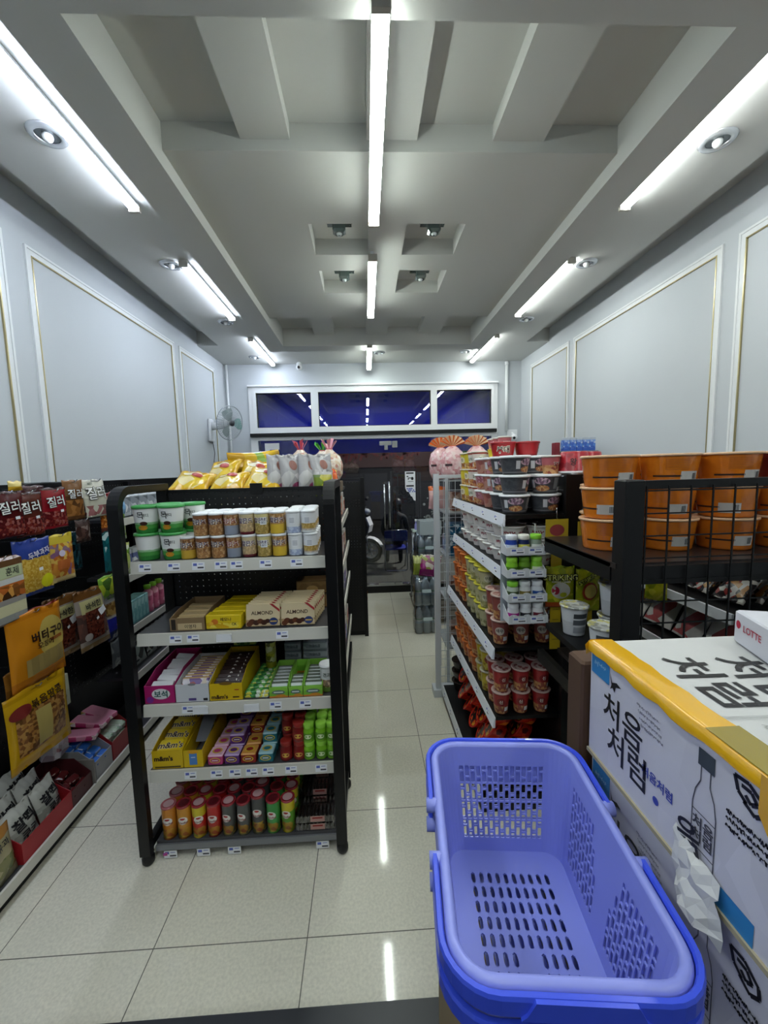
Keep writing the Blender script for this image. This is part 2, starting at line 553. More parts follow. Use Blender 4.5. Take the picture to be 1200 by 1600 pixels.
# cable conduits on the front wall
struct(MB().tube([(2.06, 5.965, 2.35), (2.06, 5.965, 3.28)], .022, 10).tube([(2.06, 5.965, 3.28), (2.06, 5.965, 3.33)], .028, 10).build('trim_10', M_TRIM), 'white cable conduit by the right corner')
struct(MB().tube([(-1.885, 5.945, 1.7), (-1.885, 5.945, 3.33)], .016, 8).build('trim_11', M_TRIM), 'white cable conduit in the left corner')

# ------------------------------------------------------------ lamps
def tube_light(name, label, x, y0, y1, zc, ztop, colr, group):
    colour, power = colr
    t = thing(name, label, 'ceiling light', (x, y0, ztop), 0, group)
    key = f'lit tube {colour}'
    m = MATS.get(key)
    if m is None:
        m = new_mat(key); b = bsdf_of(m)
        b.inputs['Base Color'].default_value = (.9, .9, .9, 1)
        b.inputs['Emission Color'].default_value = (*colour, 1); b.inputs['Emission Strength'].default_value = power
    L_ = y1 - y0
    zb = zc - ztop
    prof = [(.028 * math.cos(a), zb + .008 - .022 * math.sin(a)) for a in [PI * i / 8 for i in range(9)]]
    d = MB().prism([(p[0], p[1]) for p in prof], .02, L_ - .02, 0, 'Y')
    d.build('diffuser', m, t)
    MB().box(-.027, .027, .02, L_ - .02, zb + .008, zb + .022).build('housing', M_WHITE, t)
    for y in (0, L_ - .02):
        MB().box(-.029, .029, y, y + .02, zb - .015, zb + .024).build('end_cap', mat('#b8b4aa', .5), t)
    if zb + .022 < -.004:
        for y in (.12, L_ - .14):
            MB().box(-.012, .012, y, y + .02, zb + .022, 0).build('mounting_clip', M_WHITE, t)
    return t
ZL = 3.308
for i, (y0, y1) in enumerate(((1.42, 2.50), (3.09, 4.17), (4.79, 5.91), (-.28, .80), (-1.95, -.87))):
    w_ = ('nearest', 'middle', 'farthest', 'fourth from the door', 'rearmost')[i]
    tube_light('ceiling_tube_light', f'{w_} bluish white tube light along the left ceiling strip', -1.232, y0, y1, ZL, ZS, TUBE_LEFT, 'tube lights on the left')
    tube_light('ceiling_tube_light', f'{w_} white tube light along the right ceiling strip', 1.535, y0 - .02, y1 - .02, ZL, ZS, TUBE_RIGHT, 'tube lights on the right')
for i, (y0, y1, zt) in enumerate(((1.36, 2.48, 3.25), (2.84, 3.90, ZP), (4.79, 5.86, ZS), (-.28, .80, 3.25), (-1.95, -.87, 3.25))):
    w_ = ('nearest', 'middle', 'farthest', 'fourth from the door', 'rearmost')[i]
    zt2 = zt if i != 2 else 3.25
    tube_light('ceiling_tube_light', f'{w_} greenish white tube light on the centre line of the ceiling', .088, y0, y1, 3.222, zt2, TUBE_MID, 'tube lights in the middle')

def downlight(label, x, y, kind):
    t = thing('recessed_downlight', label, 'ceiling light', (x, y, ZS), 0, 'round downlights')
    MB().lathe([(.048, -.001), (.05, -.012), (.07, -.010), (.078, -.002), (.078, 0)], 24).build('trim_ring', mat('#c8ccd0', .25, .6), t)
    r = MB().lathe([(.0, -.003), (.03, -.003), (.048, -.004)], 20).build('reflector', mat('#6e7478', .2, .8), t)
    MB().ball((0, 0, -.010), .022, 12, 8).build('bulb', mat('#dfe3e2', .15), t)
for s_, x in (('left', -1.345), ('right', 1.693)):
    for i, y in enumerate((2.02, 3.17, 4.32)):
        downlight(f'{("nearest", "second", "third")[i]} round unlit downlight beside the {s_} tube lights', x, y, 0)
downlight('round unlit downlight at the far end of the left tube lights', -1.40, 5.6, 0)
downlight('round unlit downlight beside the far centre tube light', .22, 5.47, 0)
downlight('round unlit downlight near the far right tube light', 1.345, 5.47, 0)

M_CRYS = mat('#5f6e6c', .05, 0, .9, .5, .82)
def crystal(label, x, y):
    t = thing('crystal_ceiling_lamp', label, 'ceiling light', (x, y, 3.43), 0, 'square crystal lamps')
    b = MB().box(-.082, .082, -.082, .082, -.012, 0).build('mounting_plate', mat('#383f3e', .15, .9), t)
    for sx in (-1, 1):
        for sy in (-1, 1):
            MB().box(sx * .043 - .034, sx * .043 + .034, sy * .043 - .034, sy * .043 + .034, -.034, -.012).build('crystal_plate', M_CRYS, t)
    MB().rbox(-.040, .040, -.040, .040, -.115, -.034, .012).build('crystal_block', M_CRYS, t)
    MB().lathe([(.012, -.128), (.018, -.115)], 10).build('bulb', mat('#e8eeee', .2), t)
crystal('square crystal lamp in the near left ceiling recess', -.12, 2.74)
crystal('square crystal lamp in the near right ceiling recess', .475, 2.74)
crystal('square crystal lamp in the far left ceiling recess', -.12, 3.37)
crystal('square crystal lamp in the far right ceiling recess', .475, 3.37)

# ------------------------------------------------------------ security cameras
def sec_cam(label, x, y, z, ang):
    t = thing('security_camera', label, 'camera', (x, y, z), ang)
    MB().lathe([(.035, 0), (.035, .02), (.02, .035), (.0, .035)], 16).build('base', M_WHITE, t)
    MB().ball((0, 0, -.03), .043, 16, 12).build('body', M_WHITE, t)
    MB().ball((0, -.03, -.038), .021, 12, 8).build('lens', mat('#08080a', .1), t)
sec_cam('white security camera under the ceiling over the left transom', -.875, 5.9, 3.305, 0)
t = thing('security_camera', 'white security camera on the front wall beside the right corner', 'camera', (2.15, 5.99, 2.3))
MB().box(-.075, .075, -.012, 0, -.02, .07).build('wall_plate', M_WHITE, t)
MB().tube([(0, -.012, .02), (0, -.07, -.02)], .014, 8).build('arm', M_WHITE, t)
MB().ball((0, -.085, -.05), .05, 16, 12).build('body', M_WHITE, t)
MB().ball((-.01, -.122, -.058), .021, 12, 8).build('lens', mat('#08080a', .1), t)

# ------------------------------------------------------------ wall fan
fan = thing('wall_fan', 'white wall fan with a wire cage on the left wall by the corner', 'fan', (XL, 5.30, 2.40))
MB().rbox(0, .035, -.07, .07, -.16, .12, .012).build('wall_plate', M_WHITE, fan)
MB().tube([(.03, 0, .03), (.12, 0, .03), (.20, -.02, .03)], [.05, .04, .035], 12).build('arm', M_WHITE, fan)
head = thing('motor_head', 'x', 'x'); del head['label'], head['category']
head.parent = fan; head.location = (.27, -.06, .10)
head.rotation_euler = (0, 0, 0)
HM = Matrix.Translation((.27, -.06, .06)) @ Matrix.Rotation(math.radians(62), 4, 'Z') @ Matrix.Rotation(math.radians(100), 4, 'X')
bpy.data.objects.remove(head)
# local: +Z of the lathe points out of the front of the cage
mo = MB().lathe([(.0, -.19), (.05, -.185), (.068, -.14), (.07, -.06), (.055, -.02), (.0, -.02)], 18); mo.xform(HM).build('motor_housing', M_WHITE, fan)
cg = MB()
for zz, sg in ((.045, 1), (-.035, -1)):
    for k in range(40):
        a = 2 * PI * k / 40
        cg.tube([(.035 * math.cos(a), .035 * math.sin(a), zz), (.13 * math.cos(a), .13 * math.sin(a), zz * .95), (.205 * math.cos(a), .205 * math.sin(a), .002)], .0014, 4)
cg.tube([(.207 * math.cos(2 * PI * k / 36), .207 * math.sin(2 * PI * k / 36), .002) for k in range(36)], .006, 6, closed=True)
for r in (.08, .14):
    cg.tube([(r * math.cos(2 * PI * k / 28), r * math.sin(2 * PI * k / 28), .046) for k in range(28)], .0016, 4, closed=True)
cg.xform(HM).build('cage', mat('#9fa7ab', .3, .3), fan)
hb = MB().lathe([(.035, .03), (.036, .048), (.0, .05)], 16); hb.xform(HM).build('hub_cap', mat('#3c3f44', .4), fan)
for k in range(3):
    bl = MB(); a0 = 2 * PI * k / 3
    vs = []
    for i in range(7):
        r = .03 + .15 * i / 6; wd = .35 + .55 * math.sin(PI * (i + 1) / 8)
        for j in range(5):
            a = a0 + (j / 4 - .5) * wd * 1.25
            vs.append((r * math.cos(a), r * math.sin(a), .018 - .03 * (j / 4 - .5)))
    bl.add(vs, [(i * 5 + j, i * 5 + j + 1, i * 5 + j + 6, i * 5 + j + 5) for i in range(6) for j in range(4)], 0, True)
    bl.xform(HM).build('blade', mat('#3f7f78' if k == 0 else '#93a3a2', .3, 0, .5, 0, .8), fan)
cord = MB().tube([(.02, .02, -.16), (.03, .04, -.3), (.015, .03, -.42), (.03, .04, -.5), (.012, .04, -.7), (.012, .04, -1.0)], .004, 6)
cord.build('pull_cord', mat('#3a3d42', .6), fan)
# ------------------------------------------------------------ shelving
def pegboard(key, ax, color='#08090b'):
    """black sheet pierced by a regular grid of small holes"""
    if key in MATS:
        return MATS[key]
    m = new_mat(key); L = m.node_tree.links; b = bsdf_of(m)
    b.inputs['Base Color'].default_value = lin(color); b.inputs['Roughness'].default_value = .45
    tc = nd(m, 'ShaderNodeTexCoord'); sp = nd(m, 'ShaderNodeSeparateXYZ')
    L.new(tc.outputs['Object'], sp.inputs[0])
    sq = []
    for k in (ax, 'Z'):
        a = nd(m, 'ShaderNodeMath'); a.operation = 'DIVIDE'; L.new(sp.outputs[k], a.inputs[0]); a.inputs[1].default_value = .032
        fr = nd(m, 'ShaderNodeMath'); fr.operation = 'FRACT'; L.new(a.outputs[0], fr.inputs[0])
        su = nd(m, 'ShaderNodeMath'); su.operation = 'SUBTRACT'; L.new(fr.outputs[0], su.inputs[0]); su.inputs[1].default_value = .5
        pw = nd(m, 'ShaderNodeMath'); pw.operation = 'MULTIPLY'; L.new(su.outputs[0], pw.inputs[0]); L.new(su.outputs[0], pw.inputs[1])
        sq.append(pw)
    ad = nd(m, 'ShaderNodeMath'); ad.operation = 'ADD'; L.new(sq[0].outputs[0], ad.inputs[0]); L.new(sq[1].outputs[0], ad.inputs[1])
    gt = nd(m, 'ShaderNodeMath'); gt.operation = 'GREATER_THAN'; L.new(ad.outputs[0], gt.inputs[0]); gt.inputs[1].default_value = .014
    L.new(gt.outputs[0], b.inputs['Alpha'])
    return m

M_PLATE = mat('#4a4a4e', .35, .3)
def price_tag(parent, f, w=.056, h=.03, name='price_tag'):
    """white paper price slip with printed lines"""
    mb = MB()
    stamp(mb, rect_geo(w, h), lambda a, b: f(a, b, 0), 0)
    stamp(mb, rect_geo(w * .30, h * .34), lambda a, b: f(a - w * .26, b + h * .2, .0004), 1)
    stamp(mb, rect_geo(w * .48, h * .2), lambda a, b: f(a + w * .18, b - h * .2, .0004), 2)
    stamp(mb, rect_geo(w * .36, h * .08), lambda a, b: f(a + w * .18, b + h * .26, .0004), 1)
    return mb.build(name, [M_PAPER, mat('#5a68b8', .6), mat('#41434c', .6)], parent)

def side_frame(x0, x1, yf, yb, ztop, th=.035):
    """black hoop-shaped end frame with rounded shoulders, in the y-z plane"""
    mb = MB()
    R = .10
    path = [(yf, .055)] + [(yf + R - R * math.cos(a), ztop - R + R * math.sin(a)) for a in [PI / 2 * i / 7 for i in range(8)]] + [(yb, ztop)]
    inner = []
    n = len(path)
    out = []
    for i, p in enumerate(path):
        q0 = Vector(path[max(i - 1, 0)]); q1 = Vector(path[min(i + 1, n - 1)])
        t = (q1 - q0).normalized(); nr = Vector((t.y, -t.x))
        out.append((Vector(p), Vector(p) + nr * th))
    vs = []; fs = []
    for a, b in out:
        vs += [(x0, a.x, a.y), (x1, a.x, a.y), (x1, b.x, b.y), (x0, b.x, b.y)]
    for i in range(n - 1):
        for k in range(4):
            q = (k + 1) % 4
            fs.append((i * 4 + k, i * 4 + q, i * 4 + 4 + q, i * 4 + 4 + k))
    fs += [(0, 1, 2, 3), tuple(reversed(range((n - 1) * 4, n * 4)))]
    return mb.add(vs, fs)

# near end unit facing the camera -------------------------------------------------
AX0, AX1 = -1.065, -.195
A_SURF = [1.462, 1.125, .782, .452, .082]          # top faces of its five shelves
ga = thing('gondola_shelf', 'black end shelf unit with five stocked shelves facing the camera', 'shelf', (0, 0, 0))
for x0, x1 in ((-1.118, -1.068), (-.192, -.142)):
    side_frame(x0, x1, 1.805, 2.27, 1.80).build('end_frame', M_BLACK, ga)
    MB().box(x0, x1, 2.235, 2.27, .055, 1.77).build('rear_upright', M_BLACK, ga)
    MB().box(x0 + .01, x1 - .01, 1.84, 2.235, .06, .10).build('foot_bar', M_BLACK, ga)
    for y in (1.83, 2.23):
        MB().lathe([(.0, 0), (.02, 0), (.028, .012), (.028, .035), (.012, .055), (.012, .06)], 14, ((x0 + x1) / 2, y, 0)).build('foot', M_BLACK2, ga)
MB().box(AX0 - .003, AX1 + .003, 2.25, 2.256, .12, 1.745).build('back_panel', pegboard('pegboard across', 'X'), ga)
MB().box(AX0 - .003, AX1 + .003, 2.257, 2.268, 1.715, 1.765).build('top_rail', M_BLACK, ga)
MB().box(-.625, -.56, 2.238, 2.2495, 1.735, 1.79).build('card_holder', M_BLACK, ga)
TAGS_A = [[.075, .22, .345, .46, .54, .69, .85], [.20, .29, .755], [.235, .30, .70, .86], [.22, .36, .46, .55, .64, .765, .93], [.08, .26, .43, .92]]
for i, z in enumerate(A_SURF):
    zc = z - .027
    MB().box(AX0, AX1, 1.862, 2.245, z - .022, z).build('shelf_board', M_PLATE if i else M_PLATE, ga)
    last = i == 4
    hh = .027 if not last else .012
    rl = MB().add([(AX0, 1.846, zc - hh), (AX1, 1.846, zc - hh), (AX1, 1.853, zc + hh), (AX0, 1.853, zc + hh),
                   (AX0, 1.862, zc - hh), (AX1, 1.862, zc - hh), (AX1, 1.862, zc + hh), (AX0, 1.862, zc + hh)],
                  [(0, 1, 2, 3), (5, 4, 7, 6), (0, 4, 5, 1), (3, 2, 6, 7), (0, 3, 7, 4), (1, 5, 6, 2)])
    rail = rl.build('price_rail', M_RAIL if not last else mat('#8d8f92', .35, .5), ga)
    if last:
        MB().box(AX0, AX1, 1.875, 1.885, .015, .06).build('kick_plate', M_BLACK, ga)
    for u in TAGS_A[i]:
        x = AX0 + u * (AX1 - AX0)
        if last:
            price_tag(rail, lambda a, b, e, x=x: (x + a, 1.843 - e, zc - .03 + b), .062, .038)
        else:
            price_tag(rail, lambda a, b, e, x=x, zc=zc: (x + a, 1.8488 + .13 * b - e - .001, zc + b), .056, .034)
    if i == 4:
        price_tag(rail, lambda a, b, e: (AX0 + .045 + a, 1.8425 - e, zc - .028 + b), .02, .016, 'sale_sticker').data.materials[0] = mat('#d23c9a', .5)

# long double-sided gondola behind it ---------------------------------------------
gb = thing('gondola_shelf', 'long black double-sided shelf unit behind the near end shelf', 'shelf')
MB().box(-.63, -.60, 2.30, 4.05, .1, 1.70).build('back_panel', pegboard('pegboard along', 'Y'), gb)
MB().box(-1.03, -.19, 2.30, 4.05, 0, .10).build('base', M_BLACK, gb)
MB().box(-1.03, -.19, 2.30, 3.72, 1.68, 1.70).build('top_board', M_BLACK, gb)
MB().box(-.63, -.60, 2.275, 2.30, 0, 1.70).build('upright', M_BLACK, gb)
MB().box(-.63, -.60, 4.05, 4.08, 0, 1.74).build('upright', M_BLACK, gb)
B_SURF = [1.47, 1.15, .84, .39]
for z in B_SURF:
    for x0, x1, xr in ((-.60, -.20, -.195), (-1.02, -.63, -1.035)):
        MB().box(x0, x1, 2.30, 4.05, z - .02, z).build('shelf_board', M_PLATE, gb)
        MB().box(xr, xr + .012, 2.30, 4.05, z - .05, z + .003).build('price_rail', M_RAIL, gb)

# next gondola towards the door ----------------------------------------------------
gc = thing('gondola_shelf', 'black pegboard end of the shelf unit farther down the aisle', 'shelf')
MB().box(-.94, -.03, 4.42, 4.435, .06, 1.72).build('end_panel', pegboard('pegboard across', 'X'), gc)
for x in (-.96, -.06):
    MB().box(x, x + .04, 4.405, 4.45, 0, 1.76).build('upright', M_BLACK, gc)
MB().box(-.94, -.04, 4.45, 5.5, 0, .1).build('base', M_BLACK, gc)
MB().box(-.51, -.48, 4.45, 5.5, .1, 1.7).build('back_panel', pegboard('pegboard along', 'Y'), gc)
for z in (.4, .75, 1.1, 1.45):
    MB().box(-.90, -.515, 4.45, 5.5, z - .02, z).build('shelf_board', M_PLATE, gc)
    MB().box(-.475, -.05, 4.45, 5.5, z - .02, z).build('shelf_board', M_PLATE, gc)

# left wall shelving ----------------------------------------------------------------
gl = thing('wall_shelf', 'black pegboard shelving along the left wall hung with snack bags', 'shelf')
MB().box(-1.925, -1.905, .6, 5.2, .1, 1.80).build('back_panel', pegboard('pegboard along', 'Y'), gl)
MB().box(-1.925, -1.89, .6, 5.2, 1.80, 1.815).build('top_rail', M_BLACK, gl)
MB().box(-1.905, -1.62, .6, 5.2, 0, .06).build('base', M_BLACK, gl)
MB().box(-1.905, -1.60, .6, 5.2, .06, .10).build('shelf_board', M_PLATE, gl)
MB().box(-1.60, -1.588, .6, 5.2, .055, .105).build('price_rail', M_RAIL, gl)
for y in (.6, 1.5, 2.42, 3.32, 4.24, 5.16):
    MB().box(-1.905, -1.87, y, y + .04, .1, 1.80).build('upright', M_BLACK, gl)
for z, y0 in ((.47, 2.75), (.81, 2.72), (1.17, 2.75), (1.56, 2.75)):
    MB().box(-1.87, -1.64, y0, 5.2, z - .02, z).build('shelf_board', M_PLATE, gl)
    MB().box(-1.64, -1.628, y0, 5.2, z - .045, z + .003).build('price_rail', M_RAIL, gl)

# noodle gondola on the right of the aisle -------------------------------------------
D_RAIL = [(1.612, .645, 1.92, 3.06), (1.345, .645, 1.92, 3.06), (.935, .605, 1.95, 3.09), (.545, .62, 1.98, 3.06), (.115, .555, 2.0, 3.10)]
gd = thing('gondola_shelf', 'black shelf unit of instant noodles on the right of the aisle with white price rails', 'shelf')
MB().box(.985, 1.0, 1.95, 3.14, .1, 1.72).build('back_panel', pegboard('pegboard along', 'Y'), gd)
MB().box(.955, 1.035, 1.92, 1.95, 0, 1.80).build('upright', M_BLACK, gd)
MB().box(.57, .985, 2.0, 3.12, 0, .09).build('base', M_BLACK, gd)
MB().box(.522, .562, 3.145, 3.185, 0, 1.80).build('white_post', mat('#c9ced4', .35), gd)
MB().box(.985, 1.025, 3.145, 3.185, 0, 1.80).build('white_post', mat('#c9ced4', .35), gd)
MB().box(.562, .985, 3.15, 3.18, 1.765, 1.79).build('top_bar', mat('#c9ced4', .35), gd)
MB().box(.50, .985, 3.12, 3.24, 0.0, .06).build('foot', mat('#c9ced4', .35), gd)
wm = MB()
for i in range(9):
    x = .60 + i * .046
    wm.box(x - .0018, x + .0018, 3.163, 3.167, .1, 1.77)
for i in range(23):
    z = .16 + i * .072
    wm.box(.562, .985, 3.16, 3.1635, z - .0018, z + .0018)
wm.build('wire_grid', mat('#c2c7cc', .4), gd)
for z, x, y0, y1 in D_RAIL:
    MB().box(x + .014, .985, y0 + .015, y1, z - .02, z).build('shelf_board', M_BLACK, gd)
    rl = MB().add([(x, y0, z - .052), (x, y1, z - .052), (x + .012, y1, z + .004), (x + .012, y0, z + .004),
                   (x + .014, y0, z - .052), (x + .014, y1, z - .052), (x + .016, y1, z + .004), (x + .016, y0, z + .004)],
                  [(0, 3, 2, 1), (4, 5, 6, 7), (0, 1, 5, 4), (3, 7, 6, 2), (0, 4, 7, 3), (1, 2, 6, 5)])
    rail = rl.build('price_rail', mat('#dfe3ea', .35), gd)
    n = 5
    for k in range(n):
        y = y0 + (y1 - y0) * (k + .5) / n
        price_tag(rail, lambda a, b, e, y=y, x=x, z=z: (x + .006 + .214 * b - e - .0012, y - a, z - .024 + b), .05, .03)

# heavy rack with a mesh front on the right ------------------------------------------------
EZ = 1.525
ge = thing('heavy_rack', 'black heavy-duty rack with a wire mesh front carrying the orange bowls', 'rack')
MB().rbox(.803, .868, 1.235, 1.30, .0, 1.795, .004).build('corner_post', M_BLACK, ge)
MB().rbox(1.06, 1.13, 1.74, 1.80, .0, 1.50, .004).build('corner_post', M_BLACK, ge)
MB().rbox(2.02, 2.10, 1.235, 1.30, .0, 1.795, .004).build('corner_post', M_BLACK, ge)
MB().box(.868, 2.02, 1.245, 1.275, 1.765, 1.792).build('top_bar', M_BLACK, ge)
MB().box(.868, 2.02, 1.245, 1.285, EZ - .065, EZ - .006).build('front_beam', M_BLACK, ge)
MB().box(.80, .85, 1.30, 1.80, EZ - .065, EZ - .004).build('side_beam', M_BLACK, ge)
MB().box(.80, 2.06, 1.27, 1.80, EZ - .018, EZ).build('shelf_board', mat('#26211f', .3), ge)
MB().box(.868, 2.06, 1.31, 1.80, .98, 1.0).build('shelf_board', mat('#26211f', .3), ge)
g = MB()
for i in range(17):
    x = .872 + i * .0715
    g.box(x - .0022, x + .0022, 1.236, 1.240, 1.02, 1.775)
for i in range(11):
    z = 1.045 + i * .0715
    g.box(.868, 2.02, 1.240, 1.244, z - .0022, z + .0022)
g.build('wire_mesh', M_BLACK, ge)

# right wall shelving behind the rack
gf = thing('wall_shelf', 'dark shelving along the right wall behind the orange bowls', 'shelf')
MB().box(2.255, 2.275, 1.3, 5.0, .1, 1.80).build('back_panel', pegboard('pegboard along', 'Y'), gf)
MB().box(1.75, 2.255, 1.85, 5.0, 0, .1).build('base', M_BLACK, gf)
for z in (.78, 1.10, 1.79):
    MB().box(1.765, 2.255, 1.85, 5.0, z - .02, z).build('shelf_board', M_BLACK, gf)
    MB().box(1.752, 1.765, 1.85, 5.0, z - .05, z + .003).build('price_rail', mat('#dfe3ea', .35), gf)
for y in (1.85, 3.4, 4.96):
    MB().box(2.215, 2.255, y, y + .04, .1, 1.80).build('upright', M_BLACK, gf)
# ------------------------------------------------------------ goods: builders
class Kind:
    """the first put() builds the thing itself, the later ones copy it and its parts"""
    def __init__(s, fn): s.fn, s.o = fn, None
    def put(s, loc, label, rz=0.0, group=None, rot=None):
        if s.o is None:
            s.o = s.fn()
            s.o.location = loc; s.o.rotation_euler = rot or (0, 0, rz)
            s.o['label'] = label
            if group: s.o['group'] = group
            return s.o
        return dup(s.o, loc, rz, label, group, rot)

def cup(name, cat, rb, rt, h, body, lid, text=None, tcol='#2a1a3a', tsize=.02, tz=.6, lidh=.008, extra=None, seg=22, lidr=None, top=None, lids='lid', bold=.012, edge=None):
    """tapering cup with a rimmed lid and its lettering wrapped round the front"""
    def fn():
        t = thing(name, 'x', cat)
        MB().lathe([(.0, .003), (rb * .9, .003), (rb, 0), (rb + (rt - rb) * .03, h * .03), (rb + (rt - rb) * .5, h * .5), (rt, h)], seg).build('body', body, t)
        lr = lidr or rt + .003
        mb = MB().lathe([(rt - .002, h - .004), (lr, h - .004), (lr + .001, h), (lr, h + lidh), (lr - .004, h + lidh + .0015), (lr - .008, h + lidh - .002), (0, h + lidh - .002)], seg)
        mb.build(lids, lid, t)
        if top:
            MB().lathe([(lr - .012, h + lidh - .0012), (0, h + lidh - .001)], seg).build('lid_print', top, t)
        if text:
            if edge:
                tb = MB()
                stamp(tb, text_geo(text, tsize, .085), on_cyl(rb, rt, h, h * tz))
                tb.build('lettering_outline', mat(edge, .4), t)
            tb = MB()
            stamp(tb, text_geo(text, tsize, bold), on_cyl(rb, rt, h, h * tz, 0, .0012))
            tb.build('lettering', mat(tcol, .4), t)
        if extra: extra(t)
        return t
    return Kind(fn)

def can(name, cat, r, h, prof, ms, mats, extra=None, seg=22):
    def fn():
        t = thing(name, 'x', cat)
        MB().lathe(prof, seg, ms=ms).build('body', mats, t)
        if extra: extra(t)
        return t
    return Kind(fn)

def tray(name, label, x0, x1, y0, y1, z, h, m, inner='#9a8f7d', th=.003, back=None, cat='box', front=None):
    """open display carton with a lower front lip"""
    t = thing(name, label, cat, ((x0 + x1) / 2, y0, z))
    w = (x1 - x0) / 2; d = y1 - y0; hb = back or h * 1.25
    mi = mat(inner, .8)
    MB().box(-w, w, 0, th, 0, h).build('front_panel', m, t)
    MB().box(-w, w, d - th, d, 0, hb).build('rear_panel', m, t)
    for s in (-1, 1):
        xa, xb = sorted((s * w, s * (w - th)))
        MB().prism([(th, 0), (d - th, 0), (d - th, hb), (d * .35, hb), (th, h)], xa, xb, 0, 'X').build('side_panel', m, t)
    MB().box(-w + th, w - th, th, d - th, 0, .002).build('bottom', mi, t)
    if front: front(t)
    return t

def slab(name, cat, w, d, h, m, deco=None, r=.003):
    """boxed or wrapped pack, base at z = 0, front at -Y"""
    def fn():
        t = MB().rbox(-w / 2, w / 2, -d / 2, d / 2, 0, h, r).build(name, m)
        tag(t, 'x', cat)
        if deco: deco(t)
        return t
    return Kind(fn)

def bag_mesh(w, h, t, seed=0, crimp=.07, nx=14, nz=18, wr=1.0, lean=0.0, bottom_crimp=True):
    """puffed film bag standing on z=0 facing -Y; returns builder and its front surface function"""
    rnd = random.Random(seed)
    ph = [rnd.uniform(0, 6.28) for _ in range(6)]
    fr = [rnd.uniform(2, 5) for _ in range(3)]
    def thick(u, v):
        a = max(0.0, 1 - abs(u) ** 3.0) ** .8
        lo = crimp if bottom_crimp else 0.0
        vv = (v - lo) / (1 - crimp - lo)
        if vv <= 0 or vv >= 1: return .0012
        b = math.sin(PI * vv) ** .55 if bottom_crimp else min(1, math.sin(PI * (vv * .5 + .5)) ** .6 + .0)
        return .0012 + t * .5 * a * b
    def ripple(u, v):
        e = min(1.0, 3.2 * (1 - v)) if v > .6 else 1.0
        return wr * t * (.05 * math.sin(fr[0] * 3 * u + ph[0] + 2 * v) + .04 * math.sin(fr[1] * 3 * v + ph[1] - 3 * u) + .035 * math.sin(9 * u + ph[2]) * (abs(v - .5) * 2) ** 2)
    def half(u, v):
        return w / 2 * u * (1 - .10 * math.sin(PI * min(1, max(0, v))) * (t / w) * 2.0)
    def front(a, b):
        """a: metres from the centre line, b: metres above the base"""
        v = b / h; u = max(-.98, min(.98, a / (w / 2)))
        return (a, -thick(u, v) - ripple(u, v) + lean * b - .0012, b)
    mb = MB()
    vs = []; fs = []
    for sgn in (-1, 1):
        for j in range(nz + 1):
            v = j / nz
            for i in range(nx + 1):
                u = -1 + 2 * i / nx
                y = sgn * thick(u, v) - ripple(u, v) * (1 if sgn < 0 else -.6) * (0.15 if abs(u) > .98 else 1)
                vs.append((half(u, v), y + lean * v * h, v * h + .004 * math.sin(6 * u + ph[3]) * (1 if j in (nz,) else 0) * min(1, t / .03)))
    n1 = (nx + 1) * (nz + 1)
    for j in range(nz):
        for i in range(nx):
            a = j * (nx + 1) + i
            q = (a, a + 1, a + nx + 2, a + nx + 1)
            fs.append(q); fs.append(tuple(reversed([n1 + k for k in q])))
    def seam(lst):
        for a, b in zip(lst, lst[1:]):
            fs.append((a, n1 + a, n1 + b, b))
    row = [i for i in range(nx + 1)]
    seam(row); seam([nz * (nx + 1) + i for i in reversed(range(nx + 1))])
    seam([j * (nx + 1) for j in reversed(range(nz + 1))]); seam([j * (nx + 1) + nx for j in range(nz + 1)])
    mb.add(vs, fs, 0, True)
    return mb, front

def bag(name, cat, w, h, t, m, art=(), seed=0, crimp=.07, wr=1.0, lean=0.0, parts=None, bottom_crimp=True):
    """art: (geo, cx, cz, rot, material, part name) laid on the front"""
    def fn():
        mb, front = bag_mesh(w, h, t, seed, crimp, wr=wr, lean=lean, bottom_crimp=bottom_crimp)
        o = mb.build(name, m); tag(o, 'x', cat)
        groups = {}
        for k, (geo, cx, cz, rot, mm, pn) in enumerate(art):
            a = MB(); c, s = math.cos(rot), math.sin(rot)
            e = .0007 * (k + 1) + (.0045 if 'lettering' in pn else .0008)
            def f(x, y):
                p = front(cx + x * c - y * s, cz + x * s + y * c)
                return (p[0], p[1] - e, p[2])
            stamp(a, geo, f)
            groups.setdefault((pn, mm), MB()).add(a.v, a.f)
        for (pn, mm), b in groups.items():
            b.build(pn, mm, o)
        if parts: parts(o)
        return o
    return Kind(fn)

def outlined(text, size, cx, cz, rot=0.0, fill='#f2f2ee', edge='#101014', pn='lettering', b1=.045, b2=.008):
    return [(text_geo(text, size, b1), cx, cz, rot, mat(edge, .4), 'lettering_outline'), (text_geo(text, size, b2), cx, cz, rot, mat(fill, .4), pn)]

ROWS = ['front', 'second', 'third', 'fourth', 'fifth', 'sixth', 'seventh']
